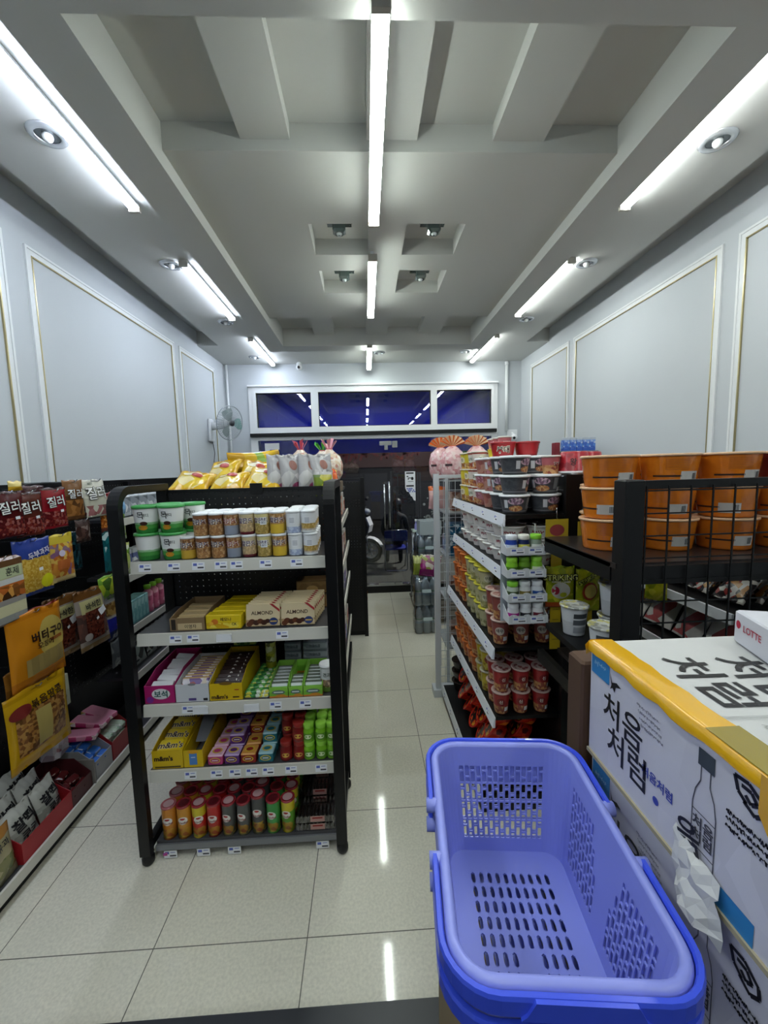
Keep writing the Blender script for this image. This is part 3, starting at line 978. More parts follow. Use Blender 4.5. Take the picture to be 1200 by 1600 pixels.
# ------------------------------------------------------------ top shelf of the near unit: cups
NUT = ['#8a6238', '#a87a48', '#d0aa72', '#b98a56', '#e2c698', '#7a5430']
def green_extra(t):
    b = MB(); stamp(b, disc_geo(.016, .009), on_cyl(.043, .055, .118, .045, .22)); b.build('lozenge_print', mat('#3a1d14', .35), t)
    b = MB(); stamp(b, disc_geo(.019, .011), on_cyl(.043, .055, .118, .026, .12, .0004)); b.build('fruit_print', mat('#c98a22', .4), t)
    b = MB(); stamp(b, text_geo('캔디', .016, .01), on_cyl(.043, .055, .118, .082, .38)); b.build('small_lettering', mat('#25302a', .4), t)
K_GREEN = cup('candy_tub', 'candy tub', .043, .054, .116, printed('green candy tub', [(0, '#2f7f37'), (.18, '#4fa04c'), (.34, '#9cc79a'), (.42, '#f1f3f0')], rough=.35, wobble=.06),
              mat('#3f9a4c', .35), '목', '#202a24', .036, .70, extra=green_extra)
z1 = A_SURF[0] + .001
for tier in range(2):
    for row in range(2):
        for k in range(2):
            x = -1.008 + k * .113 + row * .055; y = 1.912 + row * .106
            if row and k == 1 and tier == 0: x -= .0
            K_GREEN.put((x, y, z1 + tier * .1245), f'white and green candy tub, {("left", "right")[k]} of the {("front", "rear")[row]} pair, {("lower", "upper")[tier]} tier', random.uniform(-.25, .1) if not (tier == 0 and k == 0) else 2.6, 'green lidded candy tubs')

def nutcup(key, bands, text='칼몬드', tcol='#2c1c50', panel=None, pic=(.0, 1.0), cols=NUT):
    def ex(t):
        if panel:
            b = MB(); stamp(b, grid_geo(.030, .034, 4, 1), on_cyl(.0325, .0335, .098, .06, panel)); b.build('paper_label', M_PAPER, t)
            b = MB()
            for i in range(4): stamp(b, grid_geo(.022, .002, 3, 1), on_cyl(.0325, .0335, .098, .05 + i * .006, panel, .001))
            b.build('label_print', mat('#888c98', .6), t)
    return cup('nut_cup', 'snack cup', .0325, .0335, .096, printed(key, bands, pic, cols, 130, .3, thr=.15), M_WHITE, text, tcol, .0265, .66, extra=ex, edge='#efeae2', bold=.02, lidr=.0343, lidh=.006)
NUTK = [nutcup('nut print yellow', [(0, '#c9a53a'), (.42, '#7a4a26')], pic=(.42, 1)),
        nutcup('nut print brown', [(0, '#b8895a'), (.3, '#8a5a35')], pic=(.0, .6)),
        nutcup('nut print brown two', [(0, '#a9764a'), (.5, '#7d4f2c')], pic=(.0, .7)),
        nutcup('nut print grey', [(0, '#8e96a6'), (.45, '#9a6a45')], '칼몬드', '#8e1f2e', pic=(.45, 1)),
        nutcup('nut print maroon', [(0, '#5c1620'), (.13, '#c9b892')], '칼몬드', '#3a2260', pic=(.13, .6)),
        nutcup('nut print olive', [(0, '#b3a552'), (.5, '#d5c98c')], '칼몬드', '#3a2260', .35, pic=(.0, .45)),
        nutcup('nut print yellow two', [(0, '#d9b53a'), (.45, '#b98a50')], '칼몬드', '#3a2260', pic=(.5, 1)),
        nutcup('nut print white', [(0, '#c9d4e8'), (.3, '#e8ebee')], None, panel=.05, pic=(0, .3), cols=['#7d8fc0', '#c9d4e8', '#5f78b8']),
        nutcup('nut print white two', [(0, '#dfe2e4'), (.2, '#c8ad52'), (.45, '#e9ebee')], None, panel=-.12, pic=(.12, .45))]
NUTW = ['yellow-based brown', 'brown', 'darker brown', 'grey-based', 'maroon-based', 'olive with a white label', 'golden yellow', 'white and blue', 'white and gold']
for col in range(9):
    x = -.826 + col * .0695 + (.004 if col > 6 else 0)
    for tier in range(2):
        if tier and col == 0: continue
        for row in range(4 if col > 6 else 3):
            NUTK[col].put((x - row * .004 + (-.006 if tier else 0), 1.905 + row * .0765, z1 + tier * .1045), f'{NUTW[col]} snack cup with white lid, {ROWS[row]} row, {("lower", "upper")[tier]} tier',
                          random.uniform(-.22, .18), 'lidded nut cups on the top shelf')

# ------------------------------------------------------------ second shelf: cartons and chocolate
z2 = A_SURF[1] + .001
def ftxt(t, s, size, cx, cz, m, y=-.0012, bold=.012, name='lettering', rot=0):
    b = MB(); stamp(b, text_geo(s, size, bold), on_front(cx, cz, y, 1, rot)); return b.build(name, m, t)
def fgeo(t, geo, cx, cz, m, y=-.0008, name='front_print', rot=0):
    b = MB(); stamp(b, geo, on_front(cx, cz, y, 1, rot)); return b.build(name, m, t)
K_BRN = mat('#8a7150', .7)
tray('display_carton', 'open brown carton of flat biscuit packs, leftmost on the second shelf', -.925, -.768, 1.875, 2.16, z2, .06, K_BRN,
     front=lambda t: (fgeo(t, rect_geo(.11, .03), .012, .02, mat('#cbb48a', .6)), ftxt(t, '이영자', .02, .015, .02, M_INK), fgeo(t, rect_geo(.02, .05), -.062, .03, mat('#2a2018', .6))))
kb = slab('biscuit_pack', 'biscuits', .135, .045, .045, printed('tan biscuit pack', [(0, '#b89a68'), (.6, '#cdb383')], (.2, .8), ['#a8834f', '#c9ad7b', '#8d6a3d'], 40))
for i in range(4):
    kb.put((-.846, 1.91 + i * .055, z2 + .003 + i * .004), f'flat tan biscuit pack, {ORD[i]} from the front in the open brown carton', 0, 'packs in the brown carton')
def ydeco(t):
    fgeo(t, disc_geo(.016, .013), -.04, .036, mat('#d9791e', .5), -.0275); fgeo(t, disc_geo(.009, .008), -.055, .028, mat('#e8b13a', .5), -.0278)
    ftxt(t, '레모나', .019, .012, .047, mat('#4a2a14', .5), -.0278, .02); ftxt(t, 'CK', .017, .05, .024, M_INK, -.0278, .02)
ky = slab('yellow_snack_box', 'box', .163, .054, .068, printed('yellow snack box', [(0, '#d8b90f'), (.5, '#e8cb1c')], (.1, .45), ['#e8cb1c', '#d8a818', '#f0dc58'], 50), ydeco)
for i in range(5):
    ky.put((-.68 + i * .008, 1.902 + i * .062, z2), f'yellow snack box with orange print, {ORD[i]} from the front on the second shelf', -.03, 'yellow snack boxes in a row')
def adeco(t):
    ftxt(t, 'ALMOND', .0235, -.004, .062, mat('#3a1d10', .5), -.0062, .014)
    for i, (x, z, r) in enumerate(((-.05, .022, .013), (-.03, .018, .012), (-.012, .024, .012), (.006, .018, .012), (-.062, .012, .011), (.022, .024, .01))):
        fgeo(t, disc_geo(r * 1.25, r), x, z, mat('#3b1c10' if i % 2 else '#5a2f1a', .3), -.0060 - .0002 * i, 'chocolate_print')
    fgeo(t, disc_geo(.02, .017), .05, .022, mat('#20346a', .4), -.0072, 'round_seal'); fgeo(t, rect_geo(.03, .006), .05, .022, mat('#c9a85a', .4), -.0076, 'seal_band')
    fgeo(t, [(-.02, .012), (.02, -.02), (.02, -.008), (-.008, .012)] and ([(.03, .105), (.078, .066), (.078, .078), (.045, .105)], [(0, 1, 2, 3)]), 0, -.002, mat('#a5252a', .4), -.0062, 'red_ribbon_print')
ka = slab('almond_chocolate_bar', 'chocolate', .158, .010, .104, printed('cream chocolate box', [(0, '#c9b48c'), (.3, '#d8c6a0')], (0, .3), ['#c9b48c', '#b79d70', '#a3835a'], 60), adeco, .002)
for c_ in range(2):
    for i in range(8):
        ka.put((-.503 + c_ * .164 + i * .004, 1.888 + i * .024, z2 + .002 + i * .0012), f'cream almond chocolate bar, {ORD[i]} from the front in the {("left", "right")[c_]} row', 0, 'almond chocolate bars', (math.radians(-12), 0, 0))
kbx = slab('brown_chocolate_carton', 'box', .165, .10, .075, printed('brown chocolate carton', [(0, '#4a3420'), (.12, '#8a6d42'), (.9, '#6d5433')], (.2, .8), ['#8a6d42', '#7a5d36'], 30),
           lambda t: fgeo(t, disc_geo(.03, .018), 0, .03, mat('#b8965a', .5), -.0512))
kbx.put((-.49, 2.155, z2), 'brown carton behind the left row of almond chocolate', 0, 'brown cartons at the back of the second shelf')
kbx.put((-.31, 2.17, z2), 'brown carton behind the right row of almond chocolate', 0, 'brown cartons at the back of the second shelf')
kbx.put((-.30, 2.17, z2 + .0752), 'brown carton stacked on top behind the almond chocolate', .03, 'brown cartons at the back of the second shelf')
ka2 = slab('white_slip', 'price card', .07, .002, .035, M_PAPER)
ka2.put((-.67, 1.8395, z2 - .045), 'blank white card stuck on the second price rail')

# ------------------------------------------------------------ third shelf
z3 = A_SURF[2] + .001
mag = mat('#b01c6a', .45)
tray('display_carton', 'magenta carton of white packs, leftmost on the third shelf', -1.062, -.925, 1.866, 2.2, z3, .085, mag, '#7a1a4c', back=.12,
     front=lambda t: (fgeo(t, disc_geo(.042, .026), .006, .045, mat('#e8e9ea', .5)), ftxt(t, '보석', .036, .006, .045, mat('#1c5a54', .5), -.0016, .03), fgeo(t, disc_geo(.016, .016), -.045, .018, mat('#7c2a90', .5))))
kw = slab('white_candy_pack', 'candy', .095, .036, .032, printed('white magenta pack', [(0, '#d9dde2'), (.6, '#eceef2')], (.2, .7), ['#eceef2', '#c43a86', '#e4e6ea', '#b9c4d8'], 25))
for i in range(6):
    kw.put((-.993 + .004 * (i % 2), 1.905 + i * .05, z3 + .052 + i * .004), f'white candy pack, {ORD[i]} from the front in the magenta carton', .1 * (-1) ** i, 'packs in the magenta carton', (.3, .05, .1 * (-1) ** i))
tray('display_carton', 'plain white carton of purple wafer packs on the third shelf', -.92, -.768, 1.866, 2.16, z3, .085, mat('#d5d8de', .55), '#9a9690', back=.105,
     front=lambda t: (fgeo(t, rect_geo(.035, .012), 0, .012, mat('#5b4a8a', .5)), fgeo(t, disc_geo(.018, .006), -.0, .085, mat('#8f9096', .6)), fgeo(t, rect_geo(.02, .012), .06, .01, M_INK)))
kp = slab('purple_wafer_pack', 'wafers', .125, .018, .075, printed('purple wafer', [(0, '#ece7ee'), (.35, '#6a4a9a'), (.6, '#efeaf0'), (.8, '#c4a06a')], (.3, .9), ['#efeaf0', '#6a4a9a', '#b0362e', '#e8d9c0'], 40))
for i in range(9):
    kp.put((-.845, 1.892 + i * .028, z3 + .025), f'purple and white wafer pack, {ORD[i]} from the front in the white carton', 0, 'wafer packs in the white carton', (-.55, 0, .02))
myel = mat('#dcb912', .45)
def mmfront(t):
    ftxt(t, "m&m's", .028, -.03, .018, mat('#3a1d12', .5), -.0016, .03); fgeo(t, rect_geo(.03, .006), .045, .014, mat('#3a1d12', .5))
    fgeo(t, disc_geo(.03, .008), .0, .082, mat('#7a5a10', .6)); fgeo(t, rect_geo(.02, .005), .05, .05, mat('#a5252a', .5))
tray('display_carton', 'yellow carton of brown chocolate packs on the third shelf', -.763, -.612, 1.866, 2.19, z3, .082, myel, '#8f7a20', back=.12, front=mmfront)
def mmpack(t):
    b = MB(); stamp(b, text_geo("m&m's", .036, .03), lambda x, y: (x, y, .0183)); b.build('lettering', mat('#e9e4dc', .5), t)
kmm = slab('brown_chocolate_pack', 'chocolate', .135, .05, .018, mat('#2e1812', .35), mmpack)
for i in range(9):
    kmm.put((-.688, 1.90 + i * .031, z3 + .045 + .004 * i), f'dark brown chocolate pack, {ORD[i]} from the front in the yellow carton', 0, 'packs in the yellow carton', (.75, 0, random.uniform(-.12, .12)))
kg = slab('green_gum_pack', 'gum', .115, .036, .016, printed('green gum', [(0, '#3f9a48'), (.5, '#74c46a')], (0, 1), ['#3f9a48', '#e8efe4', '#2d7a3a', '#86cf6a', '#e9d84a'], 60, axis='X'))
for i in range(7):
    for j in range(2):
        kg.put((-.55 + .002 * i + .004 * j, 1.89 + i * .042, z3 + j * .017 + i * .004 * 0), f'green gum pack, {ORD[i]} from the front, {("lower", "upper")[j]} layer on the third shelf', random.uniform(-.05, .05), 'flat green gum packs')
lime = printed('lime carton', [(0, '#cf7a2a'), (.14, '#79b83c'), (.55, '#8cc84a')], None, rough=.4)
def lfront(w_):
    return lambda t: (fgeo(t, disc_geo(w_ * .36, .011), 0, .026, mat('#5b7468', .4)), fgeo(t, rect_geo(w_ * .5, .006), 0, .026, mat('#d8e4de', .4), -.001), fgeo(t, disc_geo(w_ * .28, .008), .01, .008, mat('#c7862e', .4)))
kst = {}
for k, (x0, x1, n_) in enumerate(((-.487, -.400, 'left'), (-.396, -.330, 'middle'), (-.326, -.236, 'right'))):
    tray('gum_display_carton', f'lime green carton of silver gum sticks, {n_} of three on the third shelf', x0, x1, 1.866, 2.10, z3, .05, lime, '#6b8a44', back=.075, front=lfront(x1 - x0))
    kk = slab('silver_gum_stick_pack', 'gum', (x1 - x0) - .01, .016, .052, printed('silver gum', [(0, '#6fb544'), (.55, '#dfe6e4'), (.8, '#56604f')], None, rough=.25))
    for i in range(6 if k != 1 else 3):
        kk.put(((x0 + x1) / 2, 1.885 + i * .032, z3 + .012), f'silver and green gum pack, {ORD[i]} from the front in the {n_} lime carton', 0, 'gum packs in the lime cartons', (-.5, 0, 0))
K_SIDE = cup('snack_cup', 'snack cup', .033, .036, .125, printed('white nut cup', [(0, '#6a8a3a'), (.25, '#e4e6e4')], (.2, .5), NUT, 80), M_WHITE, '견과', '#2a4a2a', .022, .7)
K_SIDE.put((-.217 + .001, 1.925, z3), 'white snack cup with nuts printed low, at the right end of the third shelf')
can('tall_snack_can', 'can', .027, .15, [(0, .001), (.027, 0), (.027, .135), (.0275, .137), (.0275, .152), (.025, .153), (0, .152)], [0, 0, 1, 1, 1, 1],
    [printed('yellow can', [(0, '#c9c03a'), (.5, '#ebe7c4')], (.2, .9), ['#ebe7c4', '#b8b03a', '#55551c', '#d8d060'], 50), mat('#2a2c20', .4)]).put((-.532, 2.12, z3 + .036), 'slim yellow and white snack can behind the gum on the third shelf')
kgr = slab('grey_gum_carton', 'box', .088, .08, .047, printed('grey carton', [(0, '#7e868c'), (.15, '#959ea5'), (.85, '#6d757c')], (.25, .75), ['#959ea5', '#7a838a', '#aab2b8'], 40),
           lambda t: ftxt(t, '자일리톨', .017, 0, .024, mat('#4a5158', .5), -.0412))
kgr2 = slab('grey_gum_carton', 'box', .13, .08, .047, printed('grey carton', [(0, '#7e868c')]), lambda t: ftxt(t, '자일리톨', .017, 0, .024, mat('#4a5158', .5), -.0412))
for j in range(3):
    kgr.put((-.425, 2.20, z3 + j * .0475), f'short grey carton at the back of the third shelf, {("lowest", "middle", "topmost")[j]} of its stack', 0, 'grey gum cartons')
    kgr2.put((-.305, 2.20, z3 + j * .0475), f'long grey carton at the back of the third shelf, {("lowest", "middle", "topmost")[j]} of its stack', 0, 'grey gum cartons')
slab('green_gum_box', 'box', .12, .06, .035, printed('dim green box', [(0, '#4c7a3a'), (.5, '#7fae52')], (.2, .8), ['#7fae52', '#4c7a3a', '#c9d86a'], 40)).put((-.69, 2.225, z3 + .1205), 'green box standing behind the yellow carton on the third shelf')
for x, nm in ((-.505 - .06, 'left'), (-.80, 'far left')):
    ka2.put((x, 1.8395, z3 - .046), f'blank white card on the third price rail, {nm} one')

# ------------------------------------------------------------ fourth shelf
z4 = A_SURF[3] + .001
def mm2(t):
    ftxt(t, "m&m's", .032, -.018, .052, mat('#2e1812', .5), -.0016, .04); fgeo(t, rect_geo(.12, .008), 0, .008, mat('#5a4a12', .5))
tray('display_carton', 'yellow carton of large yellow chocolate bags, leftmost on the fourth shelf', -1.055, -.912, 1.866, 2.2, z4, .09, myel, '#8f7a20', back=.12, front=mm2)
def mmbig(t):
    b = MB(); stamp(b, text_geo("m&m's", .042, .05), lambda x, y: (x, y, .0283)); b.build('lettering_outline', mat('#e8e0d0', .5), t)
    b = MB(); stamp(b, text_geo("m&m's", .042, .02), lambda x, y: (x, y, .0288)); b.build('lettering', mat('#2e1812', .5), t)
kmb = slab('yellow_chocolate_bag', 'chocolate', .12, .075, .028, printed('yellow choc bag', [(0, '#cfae12'), (.5, '#e2c51c')], None, rough=.3), mmbig, .008)
for i in range(4):
    kmb.put((-.982, 1.915 + i * .075, z4 + .065 + .006 * i), f'yellow chocolate bag, {ORD[i]} from the front in the fourth-shelf carton', 0, 'yellow bags in the carton', (.35, 0, .05 * (-1) ** i))
def tubef(t):
    fgeo(t, rect_geo(.036, .06), 0, .042, mat('#4f86c9', .5)); fgeo(t, disc_geo(.026, .010), 0, .078, mat('#e0a21e', .5), -.001)
    fgeo(t, rect_geo(.02, .004), 0, .05, mat('#d8e2ee', .5), -.001)
tray('display_carton', 'yellow carton with a blue tube picture and a raised grey flap on the fourth shelf', -.908, -.818, 1.866, 2.2, z4, .085, myel, '#75757a', back=.10, front=lambda t: (tubef(t), MB().add([(-.01, .06, .088), (.04, .06, .088), (.062, .32, .19), (-.03, .32, .19), (-.01, .063, .088), (.04, .063, .088), (.062, .323, .19), (-.03, .323, .19)],
         [(0, 1, 2, 3), (7, 6, 5, 4), (0, 4, 5, 1), (2, 6, 7, 3), (1, 5, 6, 2), (0, 3, 7, 4)]).build('carton_flap', mat('#74767b', .7), t)))
GUM = [('pink', '#c43a7c', '#e8b9d0'), ('purple', '#5a2478', '#b79ac8'), ('red', '#8e1f1c', '#d89a4a'), ('teal', '#1f6f80', '#9cc6cf')]
def gum_kind(nm, c0, c1):
    def deco(t):
        fgeo(t, disc_geo(.026, .014), 0, .025, mat('#e0c23a', .5), -.0362); fgeo(t, disc_geo(.021, .010), 0, .025, mat(c0, .5), -.0366)
        fgeo(t, rect_geo(.028, .005), 0, .025, mat('#e8e4d8', .5), -.0370)
        b = MB(); stamp(b, disc_geo(.024, .02), lambda x, y: (x, y, .0505)); b.build('top_print', mat('#d8b93a', .5), t)
        b = MB(); stamp(b, disc_geo(.017, .013), lambda x, y: (x, y, .0509)); b.build('top_print_inner', mat(c0, .5), t)
    return slab('bubble_gum_box', 'gum', .071, .07, .05, printed(f'gum box {nm}', [(0, c0), (.5, c0), (.86, c1)], None, rough=.35), deco, .004)
HG = {'pink': [1, 1, 1, 1], 'purple': [1, 2, 2, 3], 'red': [1, 1, 2, 2], 'teal': [1, 2, 2, 2]}
for k, (nm, c0, c1) in enumerate(GUM):
    kk = gum_kind(nm, c0, c1)
    x = -.762 + k * .078 + (.006 if k == 3 else 0)
    for row in range(4):
        for j in range(HG[nm][row]):
            kk.put((x + .004 * row, 1.905 + row * .076, z4 + j * .0505), f'{nm} bubble gum box, {ROWS[row]} row, {("bottom", "second", "third")[j]} level of its pile', random.uniform(-.05, .05), 'bubble gum boxes')
def bottle_kind(name, c0, cap, r=.030, h=.07, lab=None, lab2='#f0e2c0', cat='bottle', caph=.022):
    prof = [(0, .001), (r * .96, 0), (r, .004), (r, h * .8), (r * .86, h), (r * .86, h + .002)]
    def ex(t):
        MB().lathe([(r * .9, h + .001), (r * .94, h + .003), (r * .94, h + caph), (r * .86, h + caph + .002), (0, h + caph + .002)], 18).build('cap', mat(cap, .35), t)
        b = MB(); stamp(b, grid_geo(r * 2.6, h * .52, 10, 1), on_cyl(r, r, 1, h * .42, 0)); b.build('label_band', mat(lab or lab2, .4), t)
        b = MB(); stamp(b, disc_geo(r * .62, h * .16), on_cyl(r, r, 1, h * .44, 0, .0012)); b.build('label_print', mat(lab2, .4), t)
    return can(name, cat, r, h, prof, None, [mat(c0, .3)], ex, 18)
kred = bottle_kind('red_gum_bottle', '#7a1a1a', '#8e2620', lab='#8e1f1c', lab2='#d8b04a')
for row in range(3):
    for k in range(2):
        for j in range(2 if row else 1 + (k == 1)):
            kred.put((-.428 + k * .064, 1.90 + row * .066, z4 + j * .0945), f'red gum bottle, {ROWS[row]} row, {("left", "right")[k]} column, {("bottom", "top")[j]} level', 0, 'red gum bottles')
kgreen = bottle_kind('green_gum_bottle', '#7fbf2a', '#9ad84a', .028, .066, '#5f9a2a', '#dbe8c0')
for k in range(3):
    for row in range(3):
        for j in range(2):
            kgreen.put((-.308 + k * .0605 - (.008 if k == 2 else 0) - .008, 1.898 + row * .064, z4 + j * .0905), f'lime green gum bottle, {ROWS[row]} row, {("left", "middle", "right")[k]} column, {("bottom", "top")[j]} level', 0, 'lime green gum bottles')
kwhite = bottle_kind('white_gum_bottle', '#e4e6e6', '#f0f2f2', .029, .064, '#e2e4e6', '#30343a')
for k in range(3):
    for row in range(2):
        for j in range(2 + (row == 1)):
            kwhite.put((-.325 + k * .061, 2.115 + row * .066, z4 + j * .089), f'white gum bottle, {ROWS[row]} row, {("left", "middle", "right")[k]} column, {("bottom", "second", "third")[j]} level', 0, 'white gum bottles')

# ------------------------------------------------------------ bottom shelf: crisp cans and clear trays
z5 = A_SURF[4] + .001
CR = [('orange', '#c9822a', '#a85a18'), ('orange cheese', '#d0902e', '#b06a1c'), ('red and yellow', '#c2281e', '#dcc22a'), ('red', '#b8201c', '#8e1818'), ('grey onion', '#4c4e4c', '#6a6a54'),
      ('grey', '#565856', '#74745a'), ('tall dark grey', '#47494a', '#5a5c52'), ('green', '#3f9a4a', '#5ab85a'), ('lime and yellow', '#5f9e2e', '#d4c62e')]
PIC = ['#c9962e', '#e0c04a', '#7a8a3a', '#b0562a']
def crisp(i):
    nm, c0, c1 = CR[i]
    h = .158 if i != 6 else .186
    r = .0332
    top = '#d4c22a' if i in (2, 8) else c0
    m = printed(f'crisp can {nm}', [(0, c1), (.12, c0), (.68, top), (.93, c0 if i not in (2, 8) else top)], (.06, .34), PIC + [c0], 55, .28)
    def ex(t):
        MB().lathe([(r + .0005, h - .002), (r + .0018, h), (r + .0018, h + .008), (r - .002, h + .010), (r - .004, h + .007), (0, h + .007)], 22).build('plastic_lid', mat('#9a2b34' if i not in (0,) else '#b4656a', .15, 0, .7, .3), t)
        MB().lathe([(r * .72, h + .0078), (0, h + .008)], 20).build('lid_print', mat('#c9a0a2' if i % 2 == 0 else '#5a1a20', .3), t)
        b = MB(); stamp(b, disc_geo(.023, .020), on_cyl(r, r, 1, h * .60, .05, .0006)); b.build('oval_emblem', mat('#e9e6e0', .4), t)
        b = MB(); stamp(b, disc_geo(.012, .005), on_cyl(r, r, 1, h * .66, .05, .0011)); b.build('emblem_bow', mat('#a8201e', .4), t)
        b = MB(); stamp(b, text_geo('Pringles', .0165, .02), on_cyl(r, r, 1, h * .53, .05, .0016)); b.build('lettering', mat('#7d1512', .4), t)
    return can('crisp_can', 'crisps', r, h, [(0, .002), (r * .9, .002), (r, 0), (r, h * .5), (r, h)], None, [m], ex)
for i in range(9):
    kk = crisp(i)
    x = -1.012 + i * .0722
    for row in range(4):
        kk.put((x + (.004 if row % 2 else 0) - .0, 1.895 + row * .079, z5), f'{CR[i][0]} crisp can, {ROWS[row]} row on the bottom shelf', random.uniform(-.3, .3), 'crisp cans on the bottom shelf')
M_CLEAR = glassy('clear plastic', (.93, .95, .95), 1.0, .08, .10)
def clear_tray_kind():
    def fn():
        t = thing('clear_biscuit_tray', 'x', 'snack tray')
        mb = MB()
        w, d, h = .19, .115, .04
        n = 10
        prof = []
        for i in range(n * 2 + 1):
            prof.append((-w / 2 + w * i / (2 * n), h if i % 2 else h * .72))
        poly = [(-w / 2, .0)] + prof + [(w / 2, 0)]
        mb.prism(poly, -d / 2, d / 2, 0, 'Y').build('clear_shell', M_CLEAR, t)
        for i in range(n):
            x = -w / 2 + w * (i + .5) / n
            MB().ball((x, 0, .016), .012, 8, 6, 0, (.55, 3.4, 1.0)).build('biscuit_row', mat('#2a1a14', .35), t)
        b = MB(); stamp(b, rect_geo(.07, .03), on_front(.01, .019, -d / 2 - .001)); b.build('paper_label', mat('#b98e86', .5), t)
        b = MB(); stamp(b, rect_geo(.05, .008), on_front(.01, .024, -d / 2 - .0015)); b.build('label_print', mat('#8e1f1c', .5), t)
        return t
    return Kind(fn)
kct = clear_tray_kind()
for row in range(3):
    for j in range(3 if row else 2):
        kct.put((-.298, 1.925 + row * .122, z5 + j * .0415), f'clear tray of dark biscuits, {ROWS[row]} row, {("bottom", "second", "third")[j]} level of its pile', 0, 'clear biscuit trays')
# ------------------------------------------------------------ left wall: hanging snack bags
R90 = PI / 2
def hook(x0, x1, y, z):
    MB().tube([(x0, y, z), (x1 - .012, y, z), (x1, y, z + .014)], .0028, 6).build('peg_hook', M_STEEL, gl)
def wall_bag(kind, label, yc, ztop, h, x=-1.625, tilt=0.0, group=None, hk=True, yaw=0.0):
    """hangs facing the aisle from a peg"""
    o = kind.put((x, yc, ztop - h), label, R90, group, (tilt, 0, R90 + yaw))
    if hk: hook(-1.91, x + .03, yc, ztop - .010)
    return o
SHEEN = .25
def film(key, bands, pic=None, pcols=None, scale=45, rough=SHEEN, **k):
    return printed(key, bands, pic, pcols, scale, rough, bump=.35, **k)
MEAT = ['#5a1a1c', '#7a2a26', '#8e4436', '#4a1214', '#a0605a']
hole = (disc_geo(.012, .005, 10), 0, 0, 0, mat('#101012', .6), 'hang_hole')
def jerky(nm, c0, seed, w=.15, h=.21):
    return bag('jerky_bag', 'snack bag', w, h, .022, film(f'jerky film {nm}', [(0, c0), (.93, '#3a0e10')], (.06, .42), MEAT, 90), outlined('질러', .060, -.005, h * .66, .10) +
               [(rect_geo(.02, .013), .03, h * .42, .1, M_PAPER, 'price_sticker')], seed, .05)
wall_bag(jerky('maroon', '#4e1417', 1), 'maroon jerky bag cut by the picture edge in the top row of the left wall', 1.925, 1.79, .21, yaw=-.1)
wall_bag(jerky('brown', '#55221a', 2), 'brown jerky bag with white lettering in the top row of the left wall', 2.04, 1.785, .215, yaw=-.1)
wall_bag(jerky('red', '#8a1420', 3), 'red jerky bag with white lettering in the top row of the left wall', 2.205, 1.785, .20, yaw=-.1)
wall_bag(jerky('dark red', '#3a0c10', 9), 'dark red jerky bag hanging behind the bright red one', 2.17, 1.80, .20, x=-1.70)
k = bag('yellow_snack_bag', 'snack bag', .08, .045, .02, film('yellow small', [(0, '#d8a92a'), (.4, '#efd98a')]), seed=5)
k.put((-1.70, 2.07, 1.79), 'small yellow packet lying over the top rail of the left wall shelf', R90, None, (0, 0, R90))
wall_bag(bag('jerky_bag', 'snack bag', .13, .22, .022, film('tan jerky', [(0, '#5a3a20'), (.6, '#7a5432')], (.1, .5), ['#8a5a2a', '#a8723a', '#5a3a20'], 40), outlined('질러', .055, 0, .145), 6), 'tan brown jerky bag between the red and white ones', 2.35, 1.83, .22, yaw=-.15)
wj = bag('jerky_bag', 'snack bag', .17, .22, .024, film('white jerky', [(0, '#b9b7a8'), (.5, '#cfcdbf')], (.04, .3), ['#7a2a36', '#8e4450', '#b9b7a8', '#5a1a22'], 30), outlined('질러', .08, 0, .14, .05) + [(text_geo('BEEF', .018, .01), -.03, .195, 0, mat('#3a4a3a', .5), 'small_lettering')], 7)
wall_bag(wj, 'cream jerky bag leaning out in front of its twin', 2.51, 1.83, .22, x=-1.60, tilt=-.12, yaw=-.15)
wall_bag(wj, 'cream jerky bag half hidden behind its twin', 2.45, 1.83, .22, x=-1.66, hk=False)
ORN = ['#c9742a', '#b05a1c', '#8a4a1c', '#d89a4a']
wall_bag(bag('squid_snack_bag', 'snack bag', .155, .24, .022, film('orange snack', [(0, '#5a2a20'), (.12, '#b0602a'), (.75, '#7a1f22')], (.1, .75), ORN, 100), [(rect_geo(.1, .03), 0, .205, 0, mat('#8a2428', .5), 'header_print'), (text_geo('오징어', .022, .01), 0, .205, 0, mat('#e0c9b0', .5), 'lettering'), (disc_geo(.026, .026), .03, .05, 0, mat('#c9955a', .5), 'round_seal')], 8),
         'orange squid snack bag beside the cream jerky bags', 2.64, 1.745, .24)
wall_bag(bag('clear_nut_bag', 'snack bag', .12, .13, .02, film('dark clear', [(0, '#2a1a18'), (.7, '#4a3a36')], (.1, .7), ['#3a2420', '#5a4038', '#8a7a74'], 40), seed=18), 'small dark clear bag under the tan jerky bag', 2.40, 1.605, .13)
